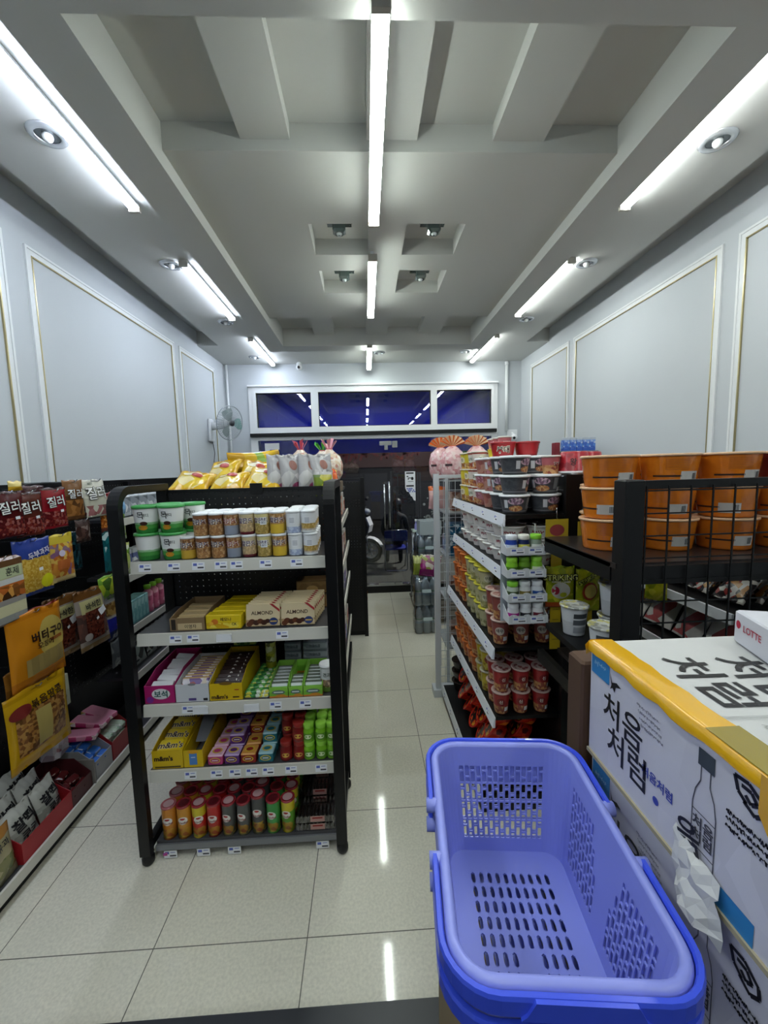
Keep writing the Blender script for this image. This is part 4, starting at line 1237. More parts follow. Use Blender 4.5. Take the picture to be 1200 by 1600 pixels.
# second row
CRK = ['#c9a03a', '#b98a2a', '#d8b65a']
wall_bag(bag('cracker_bag', 'snack bag', .20, .27, .03, film('blue cracker', [(0, '#26387a'), (.06, '#c2a044'), (.66, '#2c3f8a')], (.06, .64), CRK, 120, wobble=.12), [(text_geo('두부과자', .034, .02), .02, .20, .18, mat('#d8d4e0', .4), 'lettering'), (disc_geo(.036, .034), .055, .055, 0, mat('#d6d21e', .4), 'round_seal'), (rect_geo(.02, .016), .02, .12, .1, M_PAPER, 'price_sticker')], 10),
         'blue bag with a golden cracker picture in the second row', 2.03, 1.555, .27, yaw=-.1)
wall_bag(bag('rice_snack_bag', 'snack bag', .165, .25, .026, film('yellow orange', [(0, '#c9b07a'), (.1, '#c07a2a'), (.65, '#c9b23a')], (.1, .8), ['#c98a3a', '#b0602a', '#d8b65a', '#7a5a8a'], 40), [(disc_geo(.02, .017), -.005, .15, 0, mat('#cfc4d8', .5), 'round_seal'), (rect_geo(.08, .05), .0, .09, .0, mat('#b8622a', .5), 'front_print')], 11),
         'yellow and orange rice snack bag in the second row', 2.21, 1.55, .25, yaw=-.1)
SEA = ['#0e2a30', '#16404a', '#0a1a22', '#2a5a66']
nv = bag('seaweed_bag', 'snack bag', .20, .235, .024, film('navy seaweed', [(0, '#0e1c28'), (.5, '#10242e')], (.05, .95), SEA, 30), seed=12)
wall_bag(nv, 'dark navy seaweed bag set back in the second row', 2.42, 1.53, .235, x=-1.73)
wall_bag(bag('teal_snack_bag', 'snack bag', .20, .25, .03, film('teal snack', [(0, '#155a62'), (.5, '#1a6a70')], (.02, .98), ['#155a62', '#1a6a70', '#0f4a52', '#bcd8d8'], 26), [(disc_geo(.05, .035), .02, .145, 0, mat('#d8dcd8', .4), 'label_print'), (text_geo('Ann', .04, .02), .02, .145, 0, mat('#101a1c', .4), 'lettering')], 13),
         'teal snack bag with dark lettering beside the end shelf', 2.66, 1.50, .25)
sv = slab('foil_snack_tray', 'snack tray', .20, .05, .30, printed('foil tray', [(0, '#8e8e8c'), (.14, '#c9c4a0'), (.3, '#8e8a86'), (.38, '#5a3a20'), (.52, '#b8642a'), (.6, '#c8c8c6'), (.68, '#b8b490'), (.86, '#6a4a30')], (.38, .58), ['#b8642a', '#7a4a20', '#d89a4a', '#3a2414'], 30, .2, bump=.5),
          lambda t: (fgeo(t, rect_geo(.12, .05), .02, .235, mat('#b9c29a', .5), -.0258), ftxt(t, '훈제', .04, .03, .235, M_INK, -.0262)), .012)
sv.put((-1.63, 1.855, 1.20), 'foil-wrapped snack pack cut by the picture edge in the second row', R90, None, (0, 0, R90)); hook(-1.91, -1.6, 1.86, 1.495)
# third row
CLR = ['#4a1f16', '#5e2a1e', '#3a140e', '#70382a']
cl = bag('clear_jerky_bag', 'snack bag', .22, .345, .035, film('brown header clear', [(0, '#8a6f4e'), (.08, '#9a8f86'), (.84, '#6a4420')], (.16, .62), CLR, 26, .2),
         [(rect_geo(.165, .075), 0, .25, 0, mat('#c4bd84', .5), 'label_print'), (text_geo('바삭한', .042, .02), 0, .25, .04, M_INK, 'lettering'), (rect_geo(.14, .17), .005, .135, 0, film('dried meat', [(0, '#5a281c')], (0, 1), CLR, 90), 'jerky_print'), (rect_geo(.055, .04), .06, .20, .35, M_PAPER, 'price_sticker'), (rect_geo(.02, .014), .015, .165, .4, M_PAPER, 'price_sticker'), (disc_geo(.025, .022), -.06, .075, 0, mat('#a39a94', .5), 'round_seal')], 14)
wall_bag(cl, 'clear jerky bag with a cream label and brown header, front one of its peg', 2.40, 1.20, .345, x=-1.615, tilt=-.06, yaw=-.12)
wall_bag(cl, 'clear jerky bag with a cream label hanging just behind its twin', 2.27, 1.20, .345, x=-1.70, yaw=-.12)
bt = bag('butter_squid_bag', 'snack bag', .285, .35, .04, film('orange pouch', [(0, '#b9701c'), (.12, '#d0851c'), (.9, '#c87a18')], None), [
    (disc_geo(.075, .10, 24), .065, .20, 0, mat('#cdb45a', .5), 'label_print'), (rect_geo(.20, .085), .025, .095, .06, mat('#a08a50', .5), 'squid_print'),
    (text_geo('버터구이', .052, .035), .045, .222, .0, mat('#2a1208', .4), 'lettering'), (text_geo('오징어', .032, .02), .02, .178, .0, mat('#3a1a0c', .4), 'small_lettering'), (rect_geo(.07, .016), .085, .184, 0, mat('#a05a20', .5), 'ribbon_print')], 15)
wall_bag(bt, 'large orange butter squid pouch in the third row of the left wall', 1.965, 1.225, .35, x=-1.60, yaw=-.12)
ro = bag('butter_squid_bag', 'snack bag', .22, .29, .035, film('red orange pouch', [(0, '#7a1f22'), (.25, '#b0481c'), (.85, '#8e2a1c')], None), [(disc_geo(.05, .07), .04, .18, 0, mat('#b0622a', .5), 'label_print'), (text_geo('고추장', .04, .03), .045, .19, 0, mat('#2a0c08', .4), 'lettering'), (rect_geo(.08, .012), .05, .15, 0, mat('#6a2014', .5), 'ribbon_print')], 16)
wall_bag(ro, 'red-orange pouch tucked behind the large orange pouch', 2.115, 1.195, .29, x=-1.69, yaw=-.12)
wall_bag(bag('fish_snack_bag', 'snack bag', .19, .28, .03, film('white blue snack', [(0, '#1c2a58'), (.2, '#2a2f9a'), (.5, '#a8a6a2'), (.58, '#8a6a3a'), (.82, '#9a9a98')], (.55, .85), ['#8a6a3a', '#6a4a22', '#a8884a'], 40), [(rect_geo(.03, .016), .04, .19, .3, M_PAPER, 'price_sticker'), (disc_geo(.04, .02), .01, .09, 0, mat('#b03a6a', .5), 'front_print')], 17),
         'white and blue fish snack bag partly behind the end shelf', 2.62, 1.10, .28)
# fourth row
pn = bag('peanut_bag', 'snack bag', .32, .36, .05, film('yellow peanut', [(0, '#b88a12'), (.1, '#c79a14'), (.9, '#b98c12')], None), [
    (rect_geo(.25, .20), 0, .165, 0, film('peanut window', [(0, '#8a6a3a')], (0, 1), ['#7a4a2a', '#a8743a', '#5a3418', '#b98a4a'], 70), 'window_print'), (rect_geo(.075, .17), .0, .16, 0, mat('#b3a05a', .5), 'label_print'), (text_geo('볶음땅콩', .045, .02), .03, .285, .05, mat('#2a1a10', .4), 'lettering'), (disc_geo(.05, .03), -.10, .275, .1, mat('#7a2420', .5), 'round_seal')], 19)
wall_bag(pn, 'large yellow peanut bag in the lowest hanging row', 1.93, .875, .36, x=-1.60, yaw=-.12)
wall_bag(bag('tan_snack_bag', 'snack bag', .24, .16, .03, film('tan pouch', [(0, '#8a5a20'), (.5, '#a06a26')]), seed=20), 'tan pouch hanging behind the large yellow peanut bag', 1.98, .95, .16, x=-1.68)
slab('white_snack_box', 'box', .13, .05, .17, printed('cream box', [(0, '#a9ab93'), (.5, '#b9bba2')], None, rough=.6), lambda t: ftxt(t, '고소한', .03, .0, .05, mat('#4a4a3a', .5), -.0262)).put((-1.66, 2.12, .63), 'cream carton hanging beside the yellow peanut bag', R90, None, (0, 0, R90))
hook(-1.91, -1.63, 2.12, .795)

# ------------------------------------------------------------ left wall: bottom shelf cartons and packs
def wtray(label, yc, w, d, h, m, inner='#7a2020', **k):
    t = tray('display_carton', label, -w / 2, w / 2, 0, d, .101, h, m, inner, **k)
    t.location = (-1.603, yc, .101); t.rotation_euler = (0, 0, R90)
    return t
mred = mat('#a01c26', .45)
wtray('red carton of white rice-cake bags on the bottom shelf of the left wall', 1.917, .315, .27, .10, mred, back=.16)
rc = bag('rice_cake_bag', 'snack bag', .15, .20, .05, film('white rice cake', [(0, '#a9aaa2'), (.5, '#c2c3bb')], (.1, .4), ['#b9bab2', '#8e8f86', '#c9cac2'], 20), [(text_geo('찰떡', .062, .03), 0, .125, .1, M_INK, 'lettering'), (text_geo('쿠키', .05, .02), .01, .065, .1, M_INK, 'lettering')], 21)
for r_ in range(3):
    for k in range(2):
        rc.put((-1.645 - r_ * .075, 1.838 + k * .158, .125 + r_ * .03), f'white rice-cake bag with black lettering, {ROWS[r_]} row, {("near", "far")[k]} one in the red carton', 0, 'white bags in the red carton', (-.25, 0, R90 - .06 + .1 * k))
tb = bag('herb_snack_bag', 'snack bag', .20, .235, .05, film('tan herb', [(0, '#8e8a6e'), (.3, '#a59c78'), (.8, '#a8763a')], (.15, .45), ['#7a7a4a', '#a8a078', '#5a6a3a'], 26), [(text_geo('조청유과', .036, .02), 0, .165, .1, M_INK, 'lettering')], 22)
tb.put((-1.625, 1.655, .101), 'tan herb snack bag at the picture edge on the bottom shelf', 0, None, (-.1, 0, R90))
tb.put((-1.71, 1.65, .101), 'tan herb snack bag standing behind the one at the picture edge', 0, None, (-.1, 0, R90))
wtray('maroon carton of dark chocolate pies on the bottom shelf of the left wall', 2.155, .155, .25, .09, mat('#4a1a1e', .45), '#3a1416', back=.17)
mp = slab('choco_pie_pack', 'snack', .07, .045, .03, printed('maroon pie', [(0, '#3c1416'), (.5, '#5a1e20')], (.1, .9), ['#3c1416', '#6a2a2a', '#c9b0a8', '#4a181a'], 40, .2), None, .006)
for i in range(4):
    for k in range(2):
        mp.put((-1.635 - i * .052, 2.117 + k * .075, .135 + i * .022), f'dark maroon pie pack, {ORD[i]} from the front in the maroon carton, {("near", "far")[k]} one', 0, 'pie packs', (.3, 0, R90 + .2 * (-1) ** i))
slab('grey_divider_card', 'card', .14, .006, .15, mat('#7d7974', .7)).put((-1.66, 2.245, .101), 'grey card divider standing beside the maroon carton', 0)
wtray('pale carton of blue wafer packs on the bottom shelf of the left wall', 2.345, .15, .25, .11, mat('#9a9a9c', .5), '#6e6e70', back=.18)
bp = slab('blue_wafer_pack', 'snack', .064, .05, .03, printed('blue wafer', [(0, '#1f4a9a'), (.5, '#3a72c9')], (.2, .9), ['#2a5ab0', '#c9d8ea', '#3a72c9', '#1f4a9a'], 30, .2), None, .005)
for i in range(4):
    for k in range(2):
        bp.put((-1.635 - i * .052, 2.31 + k * .068, .17 + i * .024), f'blue wafer pack, {ORD[i]} from the front in the pale carton, {("near", "far")[k]} one', 0, 'blue wafer packs', (.3, 0, R90 + .1 * (-1) ** i))
wtray('red carton of pale green rolls on the bottom shelf of the left wall', 2.53, .20, .25, .12, mat('#8e1a22', .45), '#6a1a1e', back=.20)
gr = slab('green_roll_pack', 'snack', .06, .16, .05, printed('pale green roll', [(0, '#6a9a70'), (.5, '#b9c9b4')], (.1, .9), ['#b9c9b4', '#d8dcd4', '#7aa880'], 24, .3), None, .012)
for i in range(2):
    for k in range(3):
        gr.put((-1.70 - i * .01, 2.465 + k * .066, .155 + i * .055), f'pale green roll pack, {("lower", "upper")[i]} layer, {ORD[k]} from the near end of the red carton', 0, 'pale green rolls', (.1, 0, R90))
pk = slab('pink_wafer_pack', 'snack', .085, .20, .035, printed('pink wafer', [(0, '#b8356a'), (.5, '#d890a8')], (.2, .9), ['#d890a8', '#b8356a', '#e8dcd8', '#c9b04a'], 20, .2), None, .006)
for i, (y, z) in enumerate(((2.37, .30), (2.475, .318), (2.565, .318))):
    pk.put((-1.755, y, z), f'pink wafer pack lying on the cartons, {ORD[i]} from the near end', 0, None, (.12, 0, R90 + .25 * (1 - i)))
slab('clear_wrapped_pack', 'snack', .13, .10, .12, printed('wrapped pack', [(0, '#8a8688'), (.5, '#b0a8aa')], (0, 1), ['#b0a8aa', '#8e7a80', '#c9c4c8', '#a0686e'], 26, .15), None, .02).put((-1.79, 2.23, .286), 'clear wrapped pack of small snacks on the back of the bottom shelf', 0, None, (0, 0, R90 + .15))

# ------------------------------------------------------------ left wall: upright shelves beyond the end unit
wp = slab('tissue_pack', 'tissue', .10, .06, .15, printed('grey white pack', [(0, '#a8aeb4'), (.5, '#c4c9cf')], (.2, .9), ['#c4c9cf', '#8e959e', '#dfe3e6', '#5a6068'], 24, .25), None, .008)
for i in range(5):
    wp.put((-1.70, 2.93 + i * .115, 1.561), f'grey and white pack on the upper wall shelf, {ORD[i]} from the near end', 0, 'grey and white packs on the wall', (0, 0, R90))
bag('blue_cloth_bag', 'bag', .12, .14, .06, film('blue cloth', [(0, '#4a86b8'), (.6, '#8ab4d8')], (0, 1), ['#5a92c4', '#8ab4d8', '#3a70a8', '#c9d8e6'], 16), seed=23).put((-1.67, 2.83, 1.561), 'pale blue bag at the near end of the upper wall shelf', R90)
lg = bag('lime_snack_bag', 'snack bag', .13, .22, .03, film('lime snack', [(0, '#b9c49a'), (.4, '#8ab02a'), (.7, '#c9d27a')], (.1, .9), ['#8ab02a', '#c9d27a', '#e0e4d0', '#5a8a1c'], 20), seed=24)
lg.put((-1.66, 2.83, 1.171), 'lime and white snack bag low on the second wall shelf', R90)
lg.put((-1.655, 2.80, 1.42), 'lime and white snack bag hanging just under the upper wall shelf', R90); hook(-1.91, -1.63, 2.80, 1.63)
tl = slab('teal_floss_box', 'box', .045, .10, .17, printed('teal box', [(0, '#5a9296'), (.5, '#86b9ba')], (.1, .9), ['#86b9ba', '#6aa2a6', '#a8cfce'], 20, .35), None)
for i in range(7):
    tl.put((-1.70, 2.755 + i * .047, .811), f'teal box on the third wall shelf, {ORD[i]} from the near end', 0, 'teal boxes in a row', (0, 0, R90))
pb = can('pink_bottle', 'bottle', .035, .2, [(0, .001), (.033, 0), (.035, .01), (.035, .15), (.02, .165), (.02, .175), (.024, .178), (.024, .205), (0, .205)], [0, 0, 0, 0, 0, 1, 1, 1], [printed('pink bottle', [(0, '#c96a86'), (.5, '#d88aa0')], (.1, .7), ['#c96a86', '#e0a8b8', '#b0506e'], 30), mat('#8acc3a', .35)])
for i in range(3):
    pb.put((-1.69, 3.13 + i * .085, .811), f'pink bottle with a lime cap on the third wall shelf, {ORD[i]} from the near end', 0, 'pink bottles')
wb = slab('white_care_box', 'box', .07, .06, .16, printed('white care box', [(0, '#8a8f9a'), (.4, '#c4c8cc')], (.1, .8), ['#c4c8cc', '#3a4a8a', '#e4e6e8', '#2a2c34'], 22, .35), None)
for i in range(8):
    wb.put((-1.70, 2.90 + i * .09, 1.171), f'white care box on the second wall shelf, {ORD[i]} from the near end', 0, 'white care boxes', (0, 0, R90))
for i in range(4):
    wb.put((-1.70, 3.42 + i * .09, .811), f'white care box on the third wall shelf, {ORD[i]} past the pink bottles', 0, 'white care boxes', (0, 0, R90))
wk = bag('white_mask_pack', 'pack', .14, .20, .025, film('white mask', [(0, '#b9bdbd'), (.5, '#d0d4d4')], (.1, .8), ['#d0d4d4', '#1c1e22', '#a8b8b8', '#8aa8a8'], 14), seed=25)
for i in range(5):
    wk.put((-1.70, 2.84 + i * .155, .473), f'white pack with black print on the lowest wall shelf, {ORD[i]} from the near end', 0, 'white packs on the lowest wall shelf', (-.2, 0, R90))
gk = bag('green_snack_bag', 'snack bag', .2, .15, .04, film('green snack', [(0, '#4a7a2a'), (.5, '#7aa83a')], (.1, .9), ['#7aa83a', '#b9c83a', '#3a5a22', '#dfe4c8'], 14), seed=26)
wall_bag(gk, 'green snack bag hanging above the white and blue one', 2.58, 1.235, .15)
sk = bag('grey_sock_pack', 'pack', .16, .17, .03, film('grey pack', [(0, '#55585a'), (.5, '#7a7e80')], (.1, .9), ['#7a7e80', '#4a4d50', '#9a9e9e'], 16), seed=27)
wall_bag(sk, 'grey striped pack hanging under the white and blue snack bag', 2.62, .81, .17)
# ------------------------------------------------------------ goods on top of the long unit
YEL = film('yellow chips film', [(0, '#c99a12'), (.35, '#d6ab16'), (.7, '#d8b224'), (.85, '#c99a12')], (.1, .6), ['#d6ab16', '#e0c23a', '#e8dca8', '#c99a12'], 16)
yc = bag('chips_bag', 'chips', .21, .27, .075, YEL, [(disc_geo(.055, .035), -.01, .17, -.2, mat('#e6ddb4', .4), 'label_print'), (disc_geo(.030, .026), .02, .15, .2, mat('#a8321e', .4), 'round_seal'), (rect_geo(.09, .014), -.01, .215, -.1, mat('#8e6a10', .4), 'dark_print')], 31)
spots = [(-1.01, 2.35, .1, 1.15), (-.80, 2.34, -.05, 1.2), (-.60, 2.36, .05, 1.1), (-.93, 2.63, -.1, .95), (-.71, 2.63, .1, 1.0)]
for i, (x, y, a, ti) in enumerate(spots):
    yc.put((x, y, 1.703 + .042 + (.03 if i > 2 else 0)), f'crumpled yellow chips bag on the long shelf unit, {("front", "rear")[i > 2]} row, {ORD[i if i < 3 else i - 3]} along', 0, 'yellow chips bags', (-ti, .12 * (-1) ** i, a))
yb = bag('chips_bag', 'chips', .22, .44, .11, film('yellow green chips film', [(0, '#c99a12'), (.25, '#d8b01a'), (.45, '#8aa83a'), (.62, '#d8b01a'), (.9, '#c9a03a')], None), [(disc_geo(.05, .09), .0, .24, 0, mat('#8ab04a', .4), 'leaf_print')], 32)
yb.put((-.92, 2.84, 1.875), 'large yellow chips bag with a green print lying across the smaller ones', 0, None, (-.9, R90 - .12, 0))
rb = slab('maroon_snack_box', 'box', .17, .08, .06, mat('#6e1822', .5))
rb.put((-1.0, 3.2, 1.8215), 'upper maroon box behind the yellow chips bags'); slab('maroon_snack_box', 'box', .17, .08, .12, mat('#5e1620', .5)).put((-1.0, 3.2, 1.701), 'maroon box under another behind the yellow chips bags')
SIL = film('silver film', [(0, '#a8a6a6'), (.3, '#c4c2c2'), (.8, '#b0aeae')], (.05, .95), ['#c9c7c7', '#b4b2b4', '#d4d2d0', '#a09ea2'], 14, .18)
si = bag('silver_snack_bag', 'snack bag', .135, .245, .05, SIL, [(disc_geo(.022, .03), .01, .18, .3, mat('#9a6a5e', .4), 'round_seal'), (rect_geo(.025, .10), .045, .085, .5, mat('#d4cfcf', .3), 'stripe_print'), (disc_geo(.03, .02), .02, .06, .4, mat('#8e3a5e', .4), 'fruit_print')], 33)
for i, (x, y, a, ti) in enumerate(((-.515, 2.43, .45, .10), (-.425, 2.44, .42, .06), (-.335, 2.44, .45, .10), (-.245, 2.45, .42, .12), (-.45, 2.56, .3, .1), (-.33, 2.565, .3, .1))):
    si.put((x, y, 1.702), f'silver snack bag standing on the long shelf unit, {("front", "rear")[i > 3]} row, {ORD[i if i < 4 else i - 4]} along', 0, 'silver snack bags', (-ti, .06 * (-1) ** i, a))
bag('green_yellow_snack_bag', 'snack bag', .12, .15, .05, film('green yellow film', [(0, '#8a9a2a'), (.4, '#c9c04a'), (.7, '#b8b4b0')], (.1, .8), ['#c9c04a', '#6a8a2a', '#d8d4c8'], 20), seed=34).put((-.245, 2.365, 1.702), 'green and yellow snack bag at the front right corner of the long shelf unit', -.2)
POP = ['#e8dccb', '#d8c4b4', '#f0e8dc', '#c98a7a', '#e0c9a8']
def popbag(name, tie, seed):
    def fn():
        t = thing(name, 'x', 'popcorn bag')
        MB().lathe([(.0, .0), (.06, .004), (.085, .05), (.088, .11), (.07, .165), (.03, .20), (.018, .215)], 18).build('filled_bag', printed('popcorn print', [(0, '#e0d0bc')], (0, 1), POP, 55, .25, bump=.6), t)
        fl_ = MB(); rnd = random.Random(seed)
        for k in range(7):
            a = 2 * PI * k / 7
            fl_.add([(.016 * math.cos(a), .016 * math.sin(a), .212), (.016 * math.cos(a + .6), .016 * math.sin(a + .6), .212), (.055 * math.cos(a + .5), .055 * math.sin(a + .5), .27 + rnd.uniform(-.015, .02)), (.05 * math.cos(a), .05 * math.sin(a), .265 + rnd.uniform(-.02, .02))], [(0, 1, 2, 3)], 0, True)
        fl_.build('gathered_neck', mat(tie, .35, 0, .5, .2), t)
        MB().tube([(.019 * math.cos(2 * PI * k / 12), .019 * math.sin(2 * PI * k / 12), .212) for k in range(12)], .004, 6, closed=True).build('tie', mat('#c03a5a', .4), t)
        return t
    return Kind(fn)
popbag('popcorn_bag', '#d0526e', 1).put((-.42, 2.72, 1.774), 'clear popcorn bag tied with a pink neck behind the silver bags', .3, None)
popbag('popcorn_bag', '#e6a0b0', 2).put((-.235, 2.74, 1.774), 'clear popcorn bag tied with a pale pink neck behind the silver bags', .9, None)
popbag('popcorn_bag', '#4aa83a', 3).put((-.30, 2.93, 1.774), 'popcorn bag with a green gathered neck at the aisle side of the long unit', .2, None)
slab('long_stock_carton', 'box', .34, .42, .07, mat('#6a5a44', .7)).put((-.34, 2.84, 1.7012), 'low brown carton under the popcorn bags on the long shelf unit')
bag('red_snack_bag', 'snack bag', .16, .12, .05, film('red orange film', [(0, '#c23a1c'), (.5, '#d8641c'), (.8, '#b81c2a')], (.1, .9), ['#d8641c', '#b81c2a', '#e8c04a'], 18), seed=35).put((-.235, 2.50, 1.80), 'red and orange snack bag lying over the silver bags at the aisle side', .4, None, (-.9, .3, .4))

# goods on the aisle side of the long unit
SL = [[('#b8501e', .10, .16), ('#b8501e', .10, .14), ('#d8a08a', .09, .2), ('#c9c4bc', .08, .18), ('#b84a2a', .09, .12)],
      [('#b8411e', .11, .20), ('#b8411e', .11, .2), ('#d8d0c8', .09, .15), ('#8a2a2a', .10, .17), ('#c9b08a', .1, .15)],
      [('#2a3a8e', .11, .15), ('#d8d4cc', .1, .14), ('#2a3a8e', .09, .16), ('#7a5aa0', .1, .14), ('#d0d0c8', .1, .17)],
      [('#a8b04a', .10, .17), ('#b03a4e', .11, .20), ('#5a7ac9', .09, .16), ('#c9c07a', .11, .18), ('#b03a4e', .11, .16)]]
NM = {'#b8501e': 'orange', '#d8a08a': 'peach', '#c9c4bc': 'pale', '#b84a2a': 'rust', '#b8411e': 'red-orange', '#d8d0c8': 'cream', '#8a2a2a': 'dark red', '#c9b08a': 'tan', '#2a3a8e': 'navy', '#d8d4cc': 'white', '#7a5aa0': 'violet', '#d0d0c8': 'off-white', '#a8b04a': 'olive', '#b03a4e': 'crimson', '#5a7ac9': 'blue', '#c9c07a': 'straw'}
LV = ['top', 'second', 'third', 'lowest']
kinds = {}
for li, z in enumerate(B_SURF):
    for i, (c_, w_, h_) in enumerate(SL[li] * 2):
        key = (c_, w_, h_)
        if key not in kinds:
            kinds[key] = slab('snack_box', 'box', .13, .07, h_, printed(f'snack box {c_}', [(0, c_), (.7, c_), (.8, '#d8d4cc')], (.15, .65), [c_, '#d8d4cc', c_, c_], 22, .4))
        kinds[key].put((-.245, 2.36 + i * .165, z + .001), f'{NM[c_]} snack box, {LV[li]} aisle shelf of the long unit, {ORD[i]} from the end', 0, 'boxes on the aisle shelves', (0, 0, R90))
# goods on the far unit's aisle side
fb = bag('yellow_orange_snack_bag', 'snack bag', .20, .26, .05, film('far yellow film', [(0, '#c97a12'), (.5, '#d8a81a')], (.1, .9), ['#d8a81a', '#c96a12', '#e0c85a'], 18), seed=36)
fg = bag('green_white_snack_bag', 'snack bag', .18, .27, .05, film('far green film', [(0, '#c4c8b8'), (.6, '#c9ccc0'), (.85, '#9ab83a')], (.1, .9), ['#c9ccc0', '#2a2e2a', '#9ab83a'], 22), seed=37)
for i in range(4):
    fg.put((-.055, 4.60 + i * .21, 1.452), f'green and white snack bag on the far unit, {ORD[i]} from its pegboard end', 0, 'green and white bags on the far unit', (0, 0, R90))
    fb.put((-.055, 4.58 + i * .22, .402), f'yellow snack bag on the lower shelf of the far unit, {ORD[i]} from its end', 0, 'yellow bags on the far unit', (0, 0, R90))
    fb.put((-.05, 4.58 + i * .22, .102), f'yellow snack bag on the base of the far unit, {ORD[i]} from its end', 0, 'yellow bags on the base of the far unit', (0, 0, R90))
slab('magenta_sign_card', 'card', .12, .012, .12, printed('magenta card', [(0, '#a82a4a'), (.5, '#c95a9a'), (.75, '#8a6ac9')])).put((-.42, 4.52, 1.70), 'small magenta card standing on the far shelf unit')
MB().box(-.7, -.1, 4.48, 5.4, 1.68, 1.70).build('top_board', M_BLACK, gc)
# ------------------------------------------------------------ noodle shelves
NOOD = ['#c9955a', '#b87a48', '#d8b07a', '#8e4a3a']
def bowl_art(phi, c0, cols, key):
    def ex(t):
        rb, rt, h = BW
        b = MB(); stamp(b, disc_geo(.034, .015), on_cyl(rb, rt, h, .026, phi)); b.build('bowl_print', printed(key + ' noodle picture', [(0, '#b07a4a')], (0, 1), NOOD, 130, .35), t)
        b = MB(); stamp(b, disc_geo(.040, .017), on_cyl(rb, rt, h, .062, phi)); b.build('flower_print', printed(key + ' flower picture', [(0, cols[0])], (0, 1), cols, 90, .35), t)
        b = MB(); stamp(b, grid_geo(.020, .040, 2, 1), on_cyl(rb, rt, h, .048, phi - .75)); b.build('white_swirl', mat('#cfd0d4', .4), t)
        b = MB(); stamp(b, grid_geo(.030, .020, 3, 1), on_cyl(rb, rt, h, .022, phi + 1.5)); b.build('bar_code', M_PAPER, t)
        b = MB(); stamp(b, grid_geo(.026, .055, 3, 1), on_cyl(rb, rt, h, .05, phi + 1.05)); b.build('side_panel_print', mat('#7a7e82', .4), t)
    return ex
BW = (.057, .073, .088)
kbk = cup('noodle_bowl', 'noodle bowl', .057, .073, .086, printed('black noodle bowl', [(0, '#3a3c40'), (.12, '#8a8c90'), (.16, '#45484d')], (.2, .9), ['#45484d', '#4e5156', '#3e4045'], 60, .3), M_WHITE, lidh=.007, extra=bowl_art(.25, '#45484d', ['#a88aa0', '#c9a8bc', '#7a5a70', '#d8c4cc'], 'black'), seg=26)
kbp = cup('noodle_bowl', 'noodle bowl', .057, .073, .086, printed('pink noodle bowl', [(0, '#8a5a50'), (.5, '#a87068')], (.05, .9), ['#a8685e', '#8e4e4a', '#b88a7a', '#b87a84'], 36, .3), M_WHITE, lidh=.007, extra=bowl_art(-.5, '#a87068', ['#b07a90', '#c99aa8', '#8e4a5a'], 'pink'), seg=26)
zD = [z + .001 for z, _, _, _ in D_RAIL]
TIER = ['bottom', 'second', 'third', 'fourth', 'fifth']
cols_ = [(.735, 'aisle'), (.892, 'inner')]
for ci, (x, cn) in enumerate(cols_):
    for r_, y in enumerate((2.032, 2.188, 2.344, 2.50)):
        kk = kbk if r_ < 2 else kbp
        for j in range(3 if not (ci == 1 and r_ == 0) else 2):
            kk.put((x + (.010 if ci == 0 else .010), y, zD[0] + j * .0955), f'{("black", "brownish pink")[r_ > 1]} noodle bowl with white lid, {ROWS[r_]} row, {cn} column, {TIER[j]} tier', [-.5, .1, .9, -.9, .4][(r_ + j * 2 + ci) % 5], 'white-lidded noodle bowls on the top shelf')
def tallcup(key, c0, c1, lidc, text=None, tcol='#2a1a1a', rb=.034, rt=.046, h=.105, pcols=None, name='noodle_cup', lt=None, flip=False, inked='#e6e4de'):
    def ex(t):
        b = MB(); stamp(b, disc_geo(.024, .022), on_cyl(rb, rt, h, h * .58, .1)); b.build('label_print', mat(inked, .4), t)
        b = MB(); stamp(b, grid_geo(.024, .022, 3, 1), on_cyl(rb, rt, h, h * .25, .9)); b.build('bar_code', M_PAPER, t)
        if text:
            b = MB(); stamp(b, text_geo(text, .022, .02), on_cyl(rb, rt, h, h * .6, .1, .0014)); b.build('lettering', mat(tcol, .4), t)
    return cup(name, 'noodle cup', rb, rt, h, printed(key, [(0, c0), (.4, c1), (.88, c0)], (.03, .38), pcols or NOOD, 70, .3), mat(lidc, .3), extra=ex, lidh=.004, lidr=rt + .004, seg=20,
               top=lt)
kyr = tallcup('yellow cup', '#c9b01a', '#d8c63a', '#d8d2c0', '진', '#3a1414', inked='#e4dcc0')
krd = tallcup('red white cup', '#b03a26', '#d8cfc4', '#c9c0b4', '김치', '#3a4a2a', inked='#dfe0d4')
for ci, x in enumerate((.735, .84)):
    for r_, y in enumerate((2.60, 2.71, 2.82, 2.93)):
        for j in range(3):
            kk = krd if r_ < 2 else kyr
            kk.put((x - .01, y, zD[0] + j * .1105), f'{("red and white", "yellow")[r_ > 1]} noodle cup by the wire end, {ROWS[r_]} row, {("aisle", "inner")[ci]} column, {TIER[j]} tier', .6 * (-1) ** (r_ + j) - .6, 'noodle cups at the far end of the top shelf')
kyb = can('yellow_tub', 'tub', .055, .05, [(.05, 0), (.058, .045), (.06, .05), (0, .05)], None, [mat('#c9b41a', .4)])
kyb.put((.80, 2.47, zD[0] + 3 * .0955), 'shallow yellow tub on top of the pinkish noodle bowls')
krb = cup('red_noodle_bowl', 'noodle bowl', .055, .068, .075, printed('red bowl', [(0, '#8e1c22'), (.15, '#a8242a')], None, rough=.3), mat('#a02028', .3), '부대', '#2a2a22', .04, .5, edge='#dcd8c8', lidh=.005)
krb.put((.775, 2.30, zD[0] + 3 * .0955), 'red noodle bowl with a white label on top of the pile', -.3)
krb.put((.915, 2.31, zD[0] + 3 * .0955), 'red noodle bowl beside the labelled one on top of the pile', 1.4)
